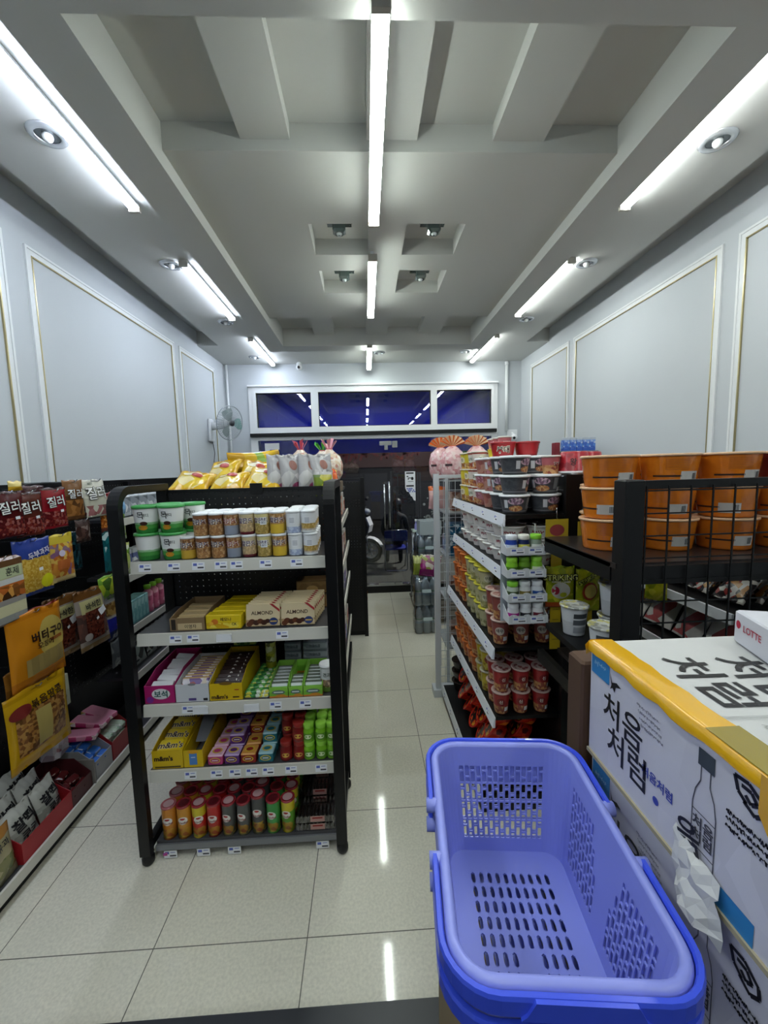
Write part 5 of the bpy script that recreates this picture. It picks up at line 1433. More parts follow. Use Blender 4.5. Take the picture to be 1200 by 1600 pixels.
kcp = cup('red_noodle_cup', 'noodle cup', .034, .044, .085, printed('cream red cup', [(0, '#a8343a'), (.4, '#b8646a')], (.0, .5), NOOD, 60), mat('#d8d4cc', .3), '꼬꼬', '#5a1a1a', .026, .55, edge='#e4e0d8', lidh=.004)
kcp.put((.918, 2.012, zD[0] + 2 * .0955), 'small red noodle cup on the black bowls beside the shelf post', .5)
for i in range(3):
    kcp.put((.915, 2.68 + i * .11, zD[0] + 2 * .113 + .11), f'small red noodle cup high at the back of the top shelf, {ORD[i]} along')

# red bowls upside down on the shelf post
kup = can('upturned_red_bowl', 'noodle bowl', .07, .1, [(.078, 0), (.08, .004), (.076, .010), (.062, .098), (.058, .104), (0, .104)], [0, 0, 1, 1, 1], [M_WHITE, printed('upturned red bowl', [(0, '#8e1a26'), (.5, '#a8222e')], (.1, .9), ['#a8222e', '#8e1a26', '#b8343e'], 30, .3)],
      lambda t: (lambda b: (stamp(b, text_geo('왕', .036, .02), on_cyl(.078, .060, .1, .055, -.5, .002)), b.build('lettering', mat('#1c1014', .4), t)))(MB()))
MB().box(.985, 1.14, 1.93, 2.06, 1.795, 1.805).build('cap_plate', M_WHITE, gd)
kup.put((1.03, 2.0, 1.8055), 'upturned red bowl standing on the black end post of the noodle shelf')
kup.put((1.15, 2.09, 1.8055), 'upturned red bowl just behind the one on the black end post', 1.0)
MB().box(1.0, 1.24, 2.0, 2.2, 1.792, 1.8045).build('cap_plate', M_BLACK, gd)

# second shelf: white bowls in stacks
def wb_ex(t):
    b = MB(); stamp(b, scribble(.062, .022, 6, 21, .0017), on_cyl(.045, .062, .062, .034, -.35)); b.build('lettering', mat('#8e2434', .4), t)
    b = MB(); stamp(b, scribble(.05, .018, 5, 22, .0015), on_cyl(.045, .062, .062, .032, .95)); b.build('side_lettering', mat('#8e2434', .4), t)
kwb = cup('white_noodle_bowl', 'noodle bowl', .045, .062, .062, mat('#e8e5e0', .35), mat('#ecebe6', .3), extra=wb_ex, lidh=.004, lidr=.067, seg=24)
for ci, x in enumerate((.735, .88)):
    for r_ in range(7):
        y = 2.03 + r_ * .140
        for j in range(3):
            kwb.put((x + .008 * (j % 2), y + .006 * ((j + r_) % 3), zD[1] + j * .0675), f'white noodle bowl with dark red lettering, {ROWS[r_]} row, {("aisle", "inner")[ci]} column, {TIER[j]} tier', [-.4, .1, -.2, .3][(r_ + j) % 4], 'white noodle bowls on the second shelf')
# third shelf: yellow-lidded and red cups
kyl = tallcup('olive cup', '#8a8a6a', '#b5b08a', '#c9c03a', '우동', '#4a4a2a', pcols=['#8a8a5a', '#c9c49a', '#a8a070'], inked='#c9c8b0')
kpk = tallcup('maroon cup', '#7a3a36', '#8e4a44', '#c9b0a4', '새우', '#2a1212', h=.125, inked='#c9bfb4', lt=printed('maroon cup lid', [(0, '#d4c4b8')], (0, 1), ['#d4c4b8', '#8e3a34', '#b88a7a'], 50))
kor = tallcup('orange cup', '#a84a1c', '#b8602a', '#c9702e', None, inked='#8e3a1c')
for ci, x in enumerate((.675, .785, .895)):
    for r_, y in enumerate((2.03, 2.14, 2.27, 2.38, 2.49, 2.60, 2.72, 2.83, 2.94)):
        for j in range(2 if r_ < 2 else 3):
            kk, nm = ((kpk, 'maroon') if r_ < 2 else (kyl, 'yellow-lidded') if r_ < 6 else (kor, 'orange'))
            rows_ = r_ if r_ < 2 else r_ - 2 if r_ < 6 else r_ - 6
            if ci == 2 and r_ > 2: continue
            if r_ < 2 and ci == 0 and r_ == 0: pass
            kk.put((x + .004 * (r_ % 2), y, zD[2] + j * (.1305 if r_ < 2 else .1105)), f'{nm} noodle cup on the third shelf, {ROWS[rows_]} row, {("aisle", "middle", "inner")[ci]} column, {TIER[j]} tier', -.5 + .3 * ((r_ + j) % 3), f'{nm} noodle cups on the third shelf')
# fourth shelf: red, yellow and orange cups
klr = tallcup('red cup', '#8e1c20', '#a02428', '#c9aca4', '신', '#e4ded4', h=.118, inked='#7a1418', lt=printed('red cup lid', [(0, '#a85a54')], (0, 1), ['#a85a54', '#c9b0a8', '#7a2a2a', '#d8c8c0'], 60))
kyc = tallcup('dark yellow cup', '#a8921a', '#b8a42a', '#b8b49a', '카레', '#3a2a10', h=.118, pcols=['#b8a42a', '#8e6a2a', '#c9bc5a'], inked='#8e3a2a')
for ci, x in enumerate((.685, .79, .90)):
    for r_, y in enumerate((2.045, 2.155, 2.27, 2.38, 2.50, 2.61, 2.72, 2.83, 2.94)):
        kk, nm = ((klr, 'red') if r_ < 2 else (kyc, 'dark yellow') if r_ < 4 else (kor, 'orange'))
        rows_ = r_ if r_ < 2 else r_ - 2 if r_ < 4 else r_ - 4
        if ci == 2 and r_ > 1: continue
        for j in range(2 if r_ < 4 else 3):
            kk.put((x + .004 * (r_ % 2), y, zD[3] + j * (.1235 if r_ < 4 else .1105)), f'{nm} noodle cup on the fourth shelf, {ROWS[rows_]} row, {("aisle", "middle", "inner")[ci]} column, {TIER[j]} tier', -.4 + .3 * ((r_ + j) % 3), f'{nm} noodle cups on the fourth shelf')
# base: black and red flame bowls lying on their sides
FLM = printed('flame bowl', [(0, '#b01c10'), (.4, '#a01810')], (.0, 1), ['#c42a12', '#8e140c', '#d8641c', '#2a1010', '#b01c10'], 34, .22)
kfb = cup('flame_noodle_bowl', 'noodle bowl', .05, .07, .075, FLM, mat('#b8200f', .22), lidh=.005, lidr=.0735, seg=22,
          extra=lambda t: (MB().lathe([(.064, .0792), (0, .0797)], 20).build('lid_print', printed('flame lid', [(0, '#a81a10')], (0, 1), ['#1a0c0a', '#a81a10', '#c9481a', '#140a0a', '#8e140c', '#d89a2a'], 55, .2), t), (lambda b: (stamp(b, disc_geo(.030, .024), lambda x, y: (x, y, .0803)), b.build('dark_lid_print', mat('#140a0a', .2), t)))(MB())))
for r_ in range(5):
    for j in range(3):
        for ci in range(2):
            kfb.put((.735 + ci * .15 + .014 * j, 2.18 + r_ * .160 + .03 * (j % 2), zD[4] + .068 + j * .118), f'black and red flame noodle bowl tipped on its side, {ROWS[r_]} row, {TIER[j]} tier, {("aisle", "inner")[ci]} column', 0, 'flame noodle bowls on the base', (0, math.radians(-58), .2 * ((r_ + j) % 3 - 1) - .25))
kbl = cup('dark_noodle_bowl', 'noodle bowl', .05, .07, .075, mat('#1c1512', .25), mat('#2a1e18', .25), lidh=.004, lidr=.074, seg=22)
for j in range(3):
    kbl.put((.70, 3.03, zD[4] + .001 + j * .082), f'glossy dark noodle bowl at the wire end of the base, {TIER[j]} one', 0, 'dark noodle bowls')

# tied pink snack bags behind the white post
def pink_kind():
    t = thing('pink_snack_sack', 'x', 'snack bag')
    MB().lathe([(.0, 0), (.075, .006), (.098, .06), (.101, .15), (.086, .22), (.045, .262), (.024, .275)], 22).build('filled_bag', printed('pink sack', [(0, '#c9a0a0'), (.5, '#d8a8aa')], (0, 1), ['#d8a8aa', '#e4c4c4', '#c98a8e', '#e8d4d0'], 40, .2, bump=.7), t)
    n = 15
    for s_ in range(2):
        f_ = MB()
        vs = [(0, 0, .268)]
        for k in range(n):
            a = math.radians(12) + math.radians(156) * k / (n - 1)
            vs.append((.105 * math.cos(a), (-.02 if s_ == 0 else .02) + .012 * (-1) ** k, .275 + .085 * math.sin(a)))
        for k in range(n - 1):
            f_.add([vs[0], vs[k + 1], vs[k + 2]], [(0, 1, 2)], k % 2)
        f_.build('pleated_neck', [mat('#d8641c', .35), mat('#ecd0a8', .35)], t)
    MB().tube([(.026 * math.cos(2 * PI * k / 12), .026 * math.sin(2 * PI * k / 12), .272) for k in range(12)], .005, 6, closed=True).build('tie', mat('#c9481c', .4), t)
    b = MB(); stamp(b, grid_geo(.06, .018, 4, 1), on_cyl(.101, .101, 1, .12, -.5, .002)); b.build('dark_label', mat('#3a2428', .5), t)
    return t
kps = Kind(pink_kind)
gw = thing('wire_display_rack', 'white wire rack between the noodle shelf and the water, holding pink sacks', 'rack')
M_GW = mat('#c2c7cc', .4)
for x in (.645, 1.10):
    for y in (3.27, 3.66):
        MB().box(x - .012, x + .012, y - .012, y + .012, 0, 1.76).build('rack_post', M_GW, gw)
for z in (.35, .75, 1.12, 1.48, 1.745):
    MB().box(.635, 1.11, 3.26, 3.67, z - .012, z).build('rack_shelf', mat('#8e9296', .4), gw)
kps.put((.715, 3.37, 1.746), 'pink snack sack with an orange pleated neck, front one on the wire rack', 0)
kps.put((.925, 3.40, 1.746), 'pink snack sack with an orange pleated neck next to the front one', .2)
kps.put((.655, 3.575, 1.746), 'pink snack sack with an orange pleated neck behind the front one', -.3)
bag('orange_neck_bag', 'snack bag', .16, .20, .07, film('pink orange', [(0, '#c9a0a0'), (.6, '#d8b0a8'), (.8, '#d8641c')]), seed=41).put((.625, 3.60, 1.482), 'pink and orange snack bag poking out beyond the white post', -.4)
kbt = slab('blue_net_pack', 'pack', .16, .18, .26, printed('blue net', [(0, '#1c4a6a'), (.5, '#2a6a8e')], (.0, 1), ['#1c4a6a', '#2a6a8e', '#c9d8e0', '#143a56'], 40, .3))
kbt.put((.745, 3.38, 1.122), 'blue patterned pack on the wire rack, aisle one'); kbt.put((.93, 3.38, 1.122), 'blue patterned pack on the wire rack, inner one')
ktn = slab('tan_snack_pack', 'pack', .18, .15, .16, printed('tan net', [(0, '#7a5a48'), (.5, '#a88a78')], (.0, 1), ['#a88a78', '#c9b4a4', '#7a4a3a'], 30, .3))
ktn.put((.80, 3.45, 1.482), 'tan and cream snack pack under the pink sacks on the wire rack')
for i, z in enumerate((.351, .751)):
    ktn.put((.76, 3.40, z), f'tan snack pack on the {("lowest", "second")[i]} shelf of the wire rack'); ktn.put((.97, 3.40, z), f'tan snack pack deeper in the {("lowest", "second")[i]} shelf of the wire rack')
kvb = slab('violet_snack_pack', 'pack', .16, .12, .14, printed('violet snack', [(0, '#6a2a5a'), (.4, '#8aa0c9'), (.7, '#c9d0dc')], (.0, 1), ['#8aa0c9', '#6a2a5a', '#c9d0dc', '#3a6a8e', '#a83a4a'], 26, .3))
kvb.put((.76, 3.56, 1.122), 'violet and blue snack pack behind the blue packs', .2)

# clip-on wire rack of gum bottles at the near end of the noodle shelf
gk_ = thing('clip_rack', 'white four-tier wire rack of gum bottles hung on the noodle shelf end', 'rack')
WR = mat('#d4d7da', .35)
CX0, CX1, CY0, CY1 = .632, .812, 1.82, 1.90
tz = [1.443, 1.338, 1.222, 1.118]
for x in (.642, .80):
    MB().tube([(x, 1.925, 1.57), (x, 1.905, 1.57), (x, 1.903, 1.10)], .0035, 6).build('hanger_wire', WR, gk_)
MB().box(CX0, CX1, 1.899, 1.903, 1.10, 1.52).build('back_sheet', mat('#aab0b8', .4), gk_)
for i, z in enumerate(tz):
    x0, x1 = CX0 + .004 * i, CX1 + .006 * i
    MB().box(x0, x1, CY0, CY1, z - .004, z).build('tier_tray', WR, gk_)
    MB().box(x0, x1, CY0 - .004, CY0, z - .004, z + .034).build('front_lip', WR, gk_)
    for xx in (x0, x1 - .003):
        MB().prism([(CY0, z), (CY1, z), (CY1, z + .07), (CY0, z + .03)], xx, xx + .003, 0, 'X').build('side_wire', WR, gk_)
    for xt in (x0 + .05, x0 + .135):
        p_ = price_tag(gk_, lambda a, b, e, xt=xt, z=z: (xt + a, CY0 - .0048 - e, z + .015 + b), .066, .026)
BT = [[('blue', '#24419a', '#dfe4ea', '#c9d4e8'), ('navy and yellow', '#1c2a5a', '#e4e4d8', '#d4d05a'), ('green capped', '#8a9a8a', '#8ad03a', '#e0e4dc')],
      [('lime', '#86c42a', '#9ad83a', '#4a7a1c'), ('dark lime', '#6a9a24', '#6a9a24', '#3a5a14'), ('pale lime', '#8ac83a', '#a0dc4a', '#dfe8c8')],
      [('lime capped', '#b9c4b4', '#8ad03a', '#4a5a3a'), ('white and olive', '#e0e2e2', '#e8eaea', '#8a7a3a'), ('white and blue', '#dfe2e6', '#e8eaee', '#24509a')],
      [('white and magenta', '#dfdfe2', '#e8e8ec', '#b02a8e'), ('white and black', '#e4e6e8', '#eceef0', '#26262a'), ('white and maroon', '#e2e2e4', '#eceef0', '#6a2030')]]
for i, z in enumerate(tz):
    for k, (nm, c0, cc, lb) in enumerate(BT[i]):
        kk = bottle_kind('gum_bottle', c0, cc, .0272, .064, lb, '#dfe4e6', 'bottle', .021)
        for r_ in range(1):
            kk.put((CX0 + .033 + k * .058 + .004 * i, CY0 + .032, z + .0008), f'{nm} gum bottle on the {("top", "second", "third", "lowest")[i]} tier of the clip rack', .2 * (k - 1), 'gum bottles on the clip rack')

# yellow clip strips with popping candy bags
def strip(label, x, y, ztop, n, name='clip_strip'):
    t = thing(name, label, 'display strip', (x, y, ztop))
    MB().box(-.026, .026, -.002, 0, -.60, 0).build('strip', mat('#b59a12', .45), t)
    MB().box(-.055, .055, -.003, 0, -.06, .045).build('header_card', mat('#b5a02a', .45), t)
    b = MB(); stamp(b, disc_geo(.036, .028), on_front(0, -.008, -.0038)); b.build('header_print', mat('#8e3a3e', .5), t)
    b = MB()
    for i in range(6): stamp(b, rect_geo(.03, .003), on_front(0, -.30 - i * .05, -.0028))
    b.build('slot_marks', mat('#6a5a10', .5), t)
    b = MB(); b.tube([(0, -.001, .045), (0, .004, .10)], .002, 6); b.build('hanger', M_STEEL, t)
    return t
strip('yellow clip strip with a red and yellow header hanging on the noodle shelf end', .905, 1.905, 1.545, 0)
strip('yellow clip strip hanging beside the first, nearer the black rack post', 1.062, 1.905, 1.53, 0)
SK = ['#9aa61c', '#b8b424', '#8a961a', '#c9c43a', '#a8a81c']
ks = bag('popping_candy_bag', 'candy bag', .135, .20, .024, film('popping candy', [(0, '#a8481c'), (.12, '#8e941a'), (.7, '#7a8a1c')], (.14, .95), SK, 34), [
    (text_geo('STRIKING', .037, .10), 0, .148, .0, mat('#1c1c12', .4), 'lettering_outline'), (text_geo('STRIKING', .037, .012), 0, .148, .0, mat('#e4e87a', .4), 'lettering'),
    (disc_geo(.044, .040), 0, .085, 0, mat('#c9c6b4', .4), 'splash_print'), (disc_geo(.018, .02), -.024, .085, .2, mat('#a8243a', .4), 'cherry_print'), (disc_geo(.016, .012), .012, .065, .2, mat('#b5b81c', .4), 'lemon_print'), (text_geo('POPPING CANDY', .011, .02), 0, .128, 0, mat('#e4e0c8', .4), 'small_lettering')], 42)
ks.put((.915, 1.885, 1.165), 'yellow-green popping candy bag with a white splash on the first clip strip', 0, None, (0, 0, -.1))
ka_ = bag('apple_candy_bag', 'candy bag', .125, .21, .024, film('apple candy', [(0, '#8e941a'), (.7, '#7a8a1c')], (.05, .95), SK, 34), [
    (text_geo('STRIKING', .026, .10), -.002, .165, .5, mat('#1c1c12', .4), 'lettering_outline'), (text_geo('STRIKING', .026, .012), -.002, .165, .5, mat('#c9d04a', .4), 'lettering'), (disc_geo(.036, .044), .0, .10, -.2, mat('#9a3a1c', .4), 'fruit_print'), (disc_geo(.028, .034), .004, .10, -.2, mat('#c9b45a', .4), 'fruit_flesh_print')], 43)
ka_.put((1.055, 1.885, 1.14), 'yellow-green candy bag with an apple print on the second clip strip', 0, None, (0, 0, .0))
# ------------------------------------------------------------ heavy rack: wrapped orange bowls
def big_bowl(key, c0, c1, sticker, sx, band=True):
    rb, rt, h = .083, .097, .112
    def ex(t):
        b = MB(); stamp(b, grid_geo(.066, .036, 6, 2), on_cyl(rb, rt, h, .035, sx)); b.build('paper_label', mat('#b9b6b2', .5), t)
        b = MB(); stamp(b, grid_geo(.022, .03, 2, 2), on_cyl(rb, rt, h, .035, sx + .22, .001)); b.build('bar_code', mat('#d4d4d2', .5), t)
        b = MB()
        for i in range(6): stamp(b, grid_geo(.0016, .024, 1, 1), on_cyl(rb, rt, h, .035, sx + .12 + i * .033, .0016))
        b.build('bar_lines', mat('#2a3038', .5), t)
        if band:
            b = MB(); stamp(b, grid_geo(.09, .006, 8, 1), on_cyl(rb, rt, h, .037, sx - .85)); b.build('dark_band_print', mat('#2a1408', .5), t)
        b = MB()
        for i in range(7): stamp(b, grid_geo(.075, .0015, 6, 1), on_cyl(rb, rt, h, .06 + i * .006, sx - .5))
        b.build('small_print', mat('#8e4a10' if band else '#4a1c1c', .5), t)
    return cup('wrapped_bowl', 'noodle bowl', rb, rt, h, printed(key, [(0, c1), (.06, c0)], (.05, 1), [c0, c1, c0], 40, .2, coat=.5, bump=.35, thr=-.05), printed(key + ' rim', [(0, '#d9b08a')], None, rough=.3), extra=ex, lidh=.004, lidr=.1005, seg=32)
OR0, OR1 = '#c46c1a', '#b45e14'
kb1 = big_bowl('orange wrapped bowl', OR0, OR1, True, -.12)
kb2 = big_bowl('orange wrapped bowl two', '#c9721c', '#b86416', True, -.35)
kb3 = big_bowl('maroon wrapped bowl', '#6e2424', '#5a1a1c', True, -.3, False)
zE = EZ + .001
for k, (x, y) in enumerate(((.925, 1.53), (1.133, 1.50), (1.345, 1.475), (1.555, 1.46))):
    for j in range(3):
        kk = kb3 if (k == 3 and j == 2) else (kb1, kb2)[(k + j) % 2]
        cn = 'maroon' if kk is kb3 else 'orange'
        kk.put((x + .004 * ((j + k) % 2), y + .005 * (j % 2), zE + j * .1175), f'shrink-wrapped {cn} bowl, {ORD[k]} stack from the corner post, {("bottom", "middle", "top")[j]} one', [.1, -.25, .3][j] + .2 * (k % 2), 'shrink-wrapped bowls on the heavy rack')
for k, (x, y) in enumerate(((1.03, 1.722), (1.24, 1.72), (1.45, 1.70), (1.66, 1.69))):
    for j in range(3):
        (kb1, kb2)[(k + j) % 2].put((x, y, zE + j * .1175), f'shrink-wrapped orange bowl in the rear row, {ORD[k]} stack along, {("bottom", "middle", "top")[j]} one', .5, 'shrink-wrapped bowls in the rear row')
# cups on the rack's lower shelf
kwc = cup('white_noodle_cup', 'noodle cup', .040, .052, .118, printed('white black cup', [(0, '#b9bcbe'), (.5, '#c9ccce')], None, rough=.3), printed('white cup lid', [(0, '#b9b9b2')], (0, 1), ['#b9b9b2', '#c9c06a', '#8a8a84', '#d0d0ca'], 60), lidh=.004, lidr=.056, seg=24,
          extra=lambda t: [(lambda b, g, z, c_, ph, n_: (stamp(b, g, on_cyl(.040, .052, .118, z, ph)), b.build(n_, mat(c_, .4), t)))(MB(), g, z, c_, ph, n_) for g, z, c_, ph, n_ in
                           ((grid_geo(.06, .020, 6, 1), .085, '#3a3e42', -.5, 'dark_label'), (grid_geo(.06, .022, 6, 1), .058, '#50555a', -.5, 'grey_label'), (grid_geo(.055, .026, 6, 1), .026, '#8a8e92', -.5, 'pale_label'), (grid_geo(.012, .10, 2, 1), .06, '#26282c', .55, 'black_stripe'))])
MB().box(.775, .80, 1.31, 1.80, .945, 1.0).build('side_beam', M_BLACK, ge)
for i, (x, y, j) in enumerate(((.835, 1.375, 0), (.925, 1.47, 0), (.925, 1.47, 1), (.84, 1.60, 0))):
    kwc.put((x, y, 1.155 + .001 + j * .124), ['white noodle cup beside the tape-edged carton on a lower ledge', 'white noodle cup under another behind the corner post', 'white noodle cup on top of another behind the corner post', 'white noodle cup farther back on the lower ledge'][i], .2 * i)
MB().box(.775, .99, 1.31, 1.72, 1.13, 1.155).build('lower_ledge', M_BLACK, ge)

# ------------------------------------------------------------ right wall shelves seen through the mesh
BWM = ['#1a1414', '#c9c4be', '#2a1c1c', '#8e2a24', '#0e0c0c', '#b07a3a']
kdk = bag('dark_snack_bag', 'snack bag', .17, .23, .045, film('dark snack film', [(0, '#1a1414')], (0, 1), BWM, 34), seed=51)
for i in range(7):
    for r_ in range(2):
        kdk.put((1.86 + r_ * .10, 2.0 + i * .20, 1.1015 + .02 + r_ * .0), f'black and white snack bag on the right wall shelf, {ROWS[r_]} row, {ORD[i]} along', 0, 'dark snack bags on the right wall', (-.75, 0, -R90 + .12 * (-1) ** i))
krw = bag('red_white_snack_bag', 'snack bag', .22, .24, .06, film('red white film', [(0, '#dcd8d4'), (.5, '#e4e0dc')], (.05, .95), ['#e0dcd8', '#b81c2a', '#e4e0dc', '#dcd8d4', '#c4242e', '#e0dcd8'], 9), seed=52)
for i in range(6):
    krw.put((1.86, 2.04 + i * .23, .80), f'red and white snack bag below the dark ones, {ORD[i]} from the near end', 0, 'red and white snack bags on the right wall', (-.5, 0, -R90 + .1 * (-1) ** i))
kyg = bag('lime_candy_bag', 'candy bag', .12, .2, .03, film('lime candy film', [(0, '#8a9a1a'), (.5, '#b8c02a')], (0, 1), SK, 30), seed=53)
kyg.put((1.70, 2.30, 1.03), 'lime candy bag hanging at the rail of the right wall shelf', 0, None, (0, 0, -R90 + .6)); MB().tube([(1.75, 2.30, 1.07), (1.70, 2.30, 1.225), (1.69, 2.30, 1.235)], .003, 6).build('peg_hook', M_STEEL, gf)
# boxes along the top of the right wall shelf
kbb = slab('blue_gum_box', 'box', .060, .06, .125, printed('blue gum box', [(0, '#3a62c4'), (.3, '#5a8ad8'), (.55, '#8aaae4'), (.82, '#c4ccd8')], (.2, .8), ['#5a8ad8', '#8aaae4', '#3a62c4', '#d4dcec'], 40))
for i in range(5):
    kbb.put((1.905 + i * .0625, 3.87, 1.9725), f'blue box on top of the right wall shelf, {ORD[i]} from the aisle side', 0, 'blue boxes on the right wall shelf')
slab('stock_carton', 'box', .36, .14, .18, mat('#8a8a90', .6)).put((2.02, 3.88, 1.7915), 'grey carton carrying the blue boxes on the right wall shelf')
slab('dark_red_box', 'box', .05, .07, .26, mat('#7e1e2c', .5)).put((1.80, 3.84, 1.7915), 'tall dark red box beside the blue boxes on the right wall shelf')
kgb = slab('grey_flat_box', 'box', .13, .12, .04, printed('grey flat box', [(0, '#6a6a6c'), (.5, '#8e8a8a')], (.2, .8), ['#8e8a8a', '#b8b4b4', '#5a5a5e'], 26))
for i in range(4):
    for j in range(2):
        kgb.put((1.86 + i * .06, 2.60 + i * .14 - .3, 1.7915 + j * .0405), f'flat grey box on the right wall shelf, {ORD[i]} along, {("lower", "upper")[j]} one', .1 * i, 'flat grey boxes')
krs = slab('red_flat_box', 'box', .12, .10, .085, printed('red flat box', [(0, '#8e2a2a'), (.5, '#b9a49c')], (.3, .9), ['#b9a49c', '#c9c0b8', '#8e2a2a'], 26))
for i in range(3):
    krs.put((1.84 + i * .03, 2.96 + i * .115, 1.7915), f'small red and cream box on the right wall shelf, {ORD[i]} along', 0, 'small red and cream boxes')
# ------------------------------------------------------------ stacked blue shopping baskets
M_BASK = mat('#8790dc', .34, 0, .5, .1)
M_BASK_IN = M_BASK
M_HAND = mat('#3a52d6', .28, 0, .5, .2)
def rrect(w, l, r, n=7, z=0.0):
    pts = []
    for cx, cy, a0 in ((w / 2 - r, -l / 2 + r, -90), (w / 2 - r, l / 2 - r, 0), (-w / 2 + r, l / 2 - r, 90), (-w / 2 + r, -l / 2 + r, 180)):
        for i in range(n + 1):
            a = math.radians(a0 + 90 * i / n)
            pts.append((cx + r * math.cos(a), cy + r * math.sin(a), z))
    return pts
BWT, BLT, BWB, BLB, BH, BR = .282, .418, .238, .352, .222, .044
def patch_grid(mb, P, nu, nv, is_hole, slot, thick, nrm):
    """wall sheet between P(u,v) with stadium holes, given a thickness along nrm"""
    def Pt(u, v, o): q = P(u, v); return tuple(q[i] + nrm[i] * o for i in range(3))
    for i in range(nu):
        for j in range(nv):
            u0, u1, v0, v1 = i / nu, (i + 1) / nu, j / nv, (j + 1) / nv
            kind = is_hole(i, j)
            if not kind:
                mb.add([Pt(u0, v0, 0), Pt(u1, v0, 0), Pt(u1, v1, 0), Pt(u0, v1, 0)], [(0, 1, 2, 3)])
                mb.add([Pt(u0, v0, thick), Pt(u1, v0, thick), Pt(u1, v1, thick), Pt(u0, v1, thick)], [(3, 2, 1, 0)])
                continue
            su, sv = slot if kind is True else kind
            cu, cv = (u0 + u1) / 2, (v0 + v1) / 2; hu, hv = (u1 - u0) / 2, (v1 - v0) / 2
            o = [(-1, -1), (0, -1), (1, -1), (1, 0), (1, 1), (0, 1), (-1, 1), (-1, 0)]
            h = [(-.72 * su, -.8 * sv), (0, -sv), (.72 * su, -.8 * sv), (su, 0), (.72 * su, .8 * sv), (0, sv), (-.72 * su, .8 * sv), (-su, 0)]
            if su > sv:
                h = [(-.8 * su, -.72 * sv), (0, -sv), (.8 * su, -.72 * sv), (su, 0), (.8 * su, .72 * sv), (0, sv), (-.8 * su, .72 * sv), (-su, 0)]
            else:
                h = [(-.8 * su, -.78 * sv), (0, -sv), (.8 * su, -.78 * sv), (su, 0), (.8 * su, .78 * sv), (0, sv), (-.8 * su, .78 * sv), (-su, 0)]
            vs = [Pt(cu + a * hu, cv + b * hv, 0) for a, b in o] + [Pt(cu + a * hu, cv + b * hv, 0) for a, b in h] + [Pt(cu + a * hu, cv + b * hv, thick) for a, b in o] + [Pt(cu + a * hu, cv + b * hv, thick) for a, b in h]
            fs = []
            for k in range(8):
                q = (k + 1) % 8
                fs.append((k, q, 8 + q, 8 + k)); fs.append((16 + q, 16 + k, 24 + k, 24 + q)); fs.append((8 + k, 8 + q, 24 + q, 24 + k))
            mb.add(vs, fs)
def slot_columns(mb, P, nu, cols, thick, nrm, fw=.74):
    """pierced sheet built column by column; cols(i) lists (v0, v1, slot?) from top to bottom"""
    def Pt(u, v, o): q = P(u, v); return tuple(q[i] + nrm[i] * o for i in range(3))
    for i in range(nu):
        u0, u1 = i / nu, (i + 1) / nu
        for v0, v1, hole in cols(i):
            if not hole:
                for o, f in ((0, (0, 1, 2, 3)), (thick, (3, 2, 1, 0))):
                    mb.add([Pt(u0, v0, o), Pt(u1, v0, o), Pt(u1, v1, o), Pt(u0, v1, o)], [f])
                continue
            cu, cv, hu, hv = (u0 + u1) / 2, (v0 + v1) / 2, (u1 - u0) / 2, (v1 - v0) / 2
            m = .0105 / 2 / .06 * .0
            sv = 1 - .10 * (1 / 17) / hv * .5 * 2
            cut = min(.45, hu * fw * .5 / hv * .55)
            o_ = [(-1, -1), (0, -1), (1, -1), (1, 0), (1, 1), (0, 1), (-1, 1), (-1, 0)]
            h = [(-fw * .8, -sv + cut * .4), (0, -sv), (fw * .8, -sv + cut * .4), (fw, 0), (fw * .8, sv - cut * .4), (0, sv), (-fw * .8, sv - cut * .4), (-fw, 0)]
            h = [(x * (1 if abs(x) != fw * .8 else 1.15), y) for x, y in h]
            vs = []
            for o, th_ in ((o_, 0), (h, 0), (o_, thick), (h, thick)):
                vs += [Pt(cu + x * hu, cv + y * hv, th_) for x, y in o]
            fs = []
            for k in range(8):
                q = (k + 1) % 8
                fs.append((k, q, 8 + q, 8 + k)); fs.append((16 + q, 16 + k, 24 + k, 24 + q)); fs.append((8 + k, 8 + q, 24 + q, 24 + k))
            mb.add(vs, fs)
def chain(i, lo=3, hi=15, n=17.0):
    """alternating long and short slots, shifted from column to column"""
    out = [(0, lo / n, False)]
    k = lo; step = [2, 1] if i % 2 else [1, 2]; j = 0
    while k < hi:
        st_ = min(step[j % 2], hi - k)
        out.append((k / n, (k + st_) / n, True)); k += st_; j += 1
    out.append((hi / n, 1.0, False))
    return out
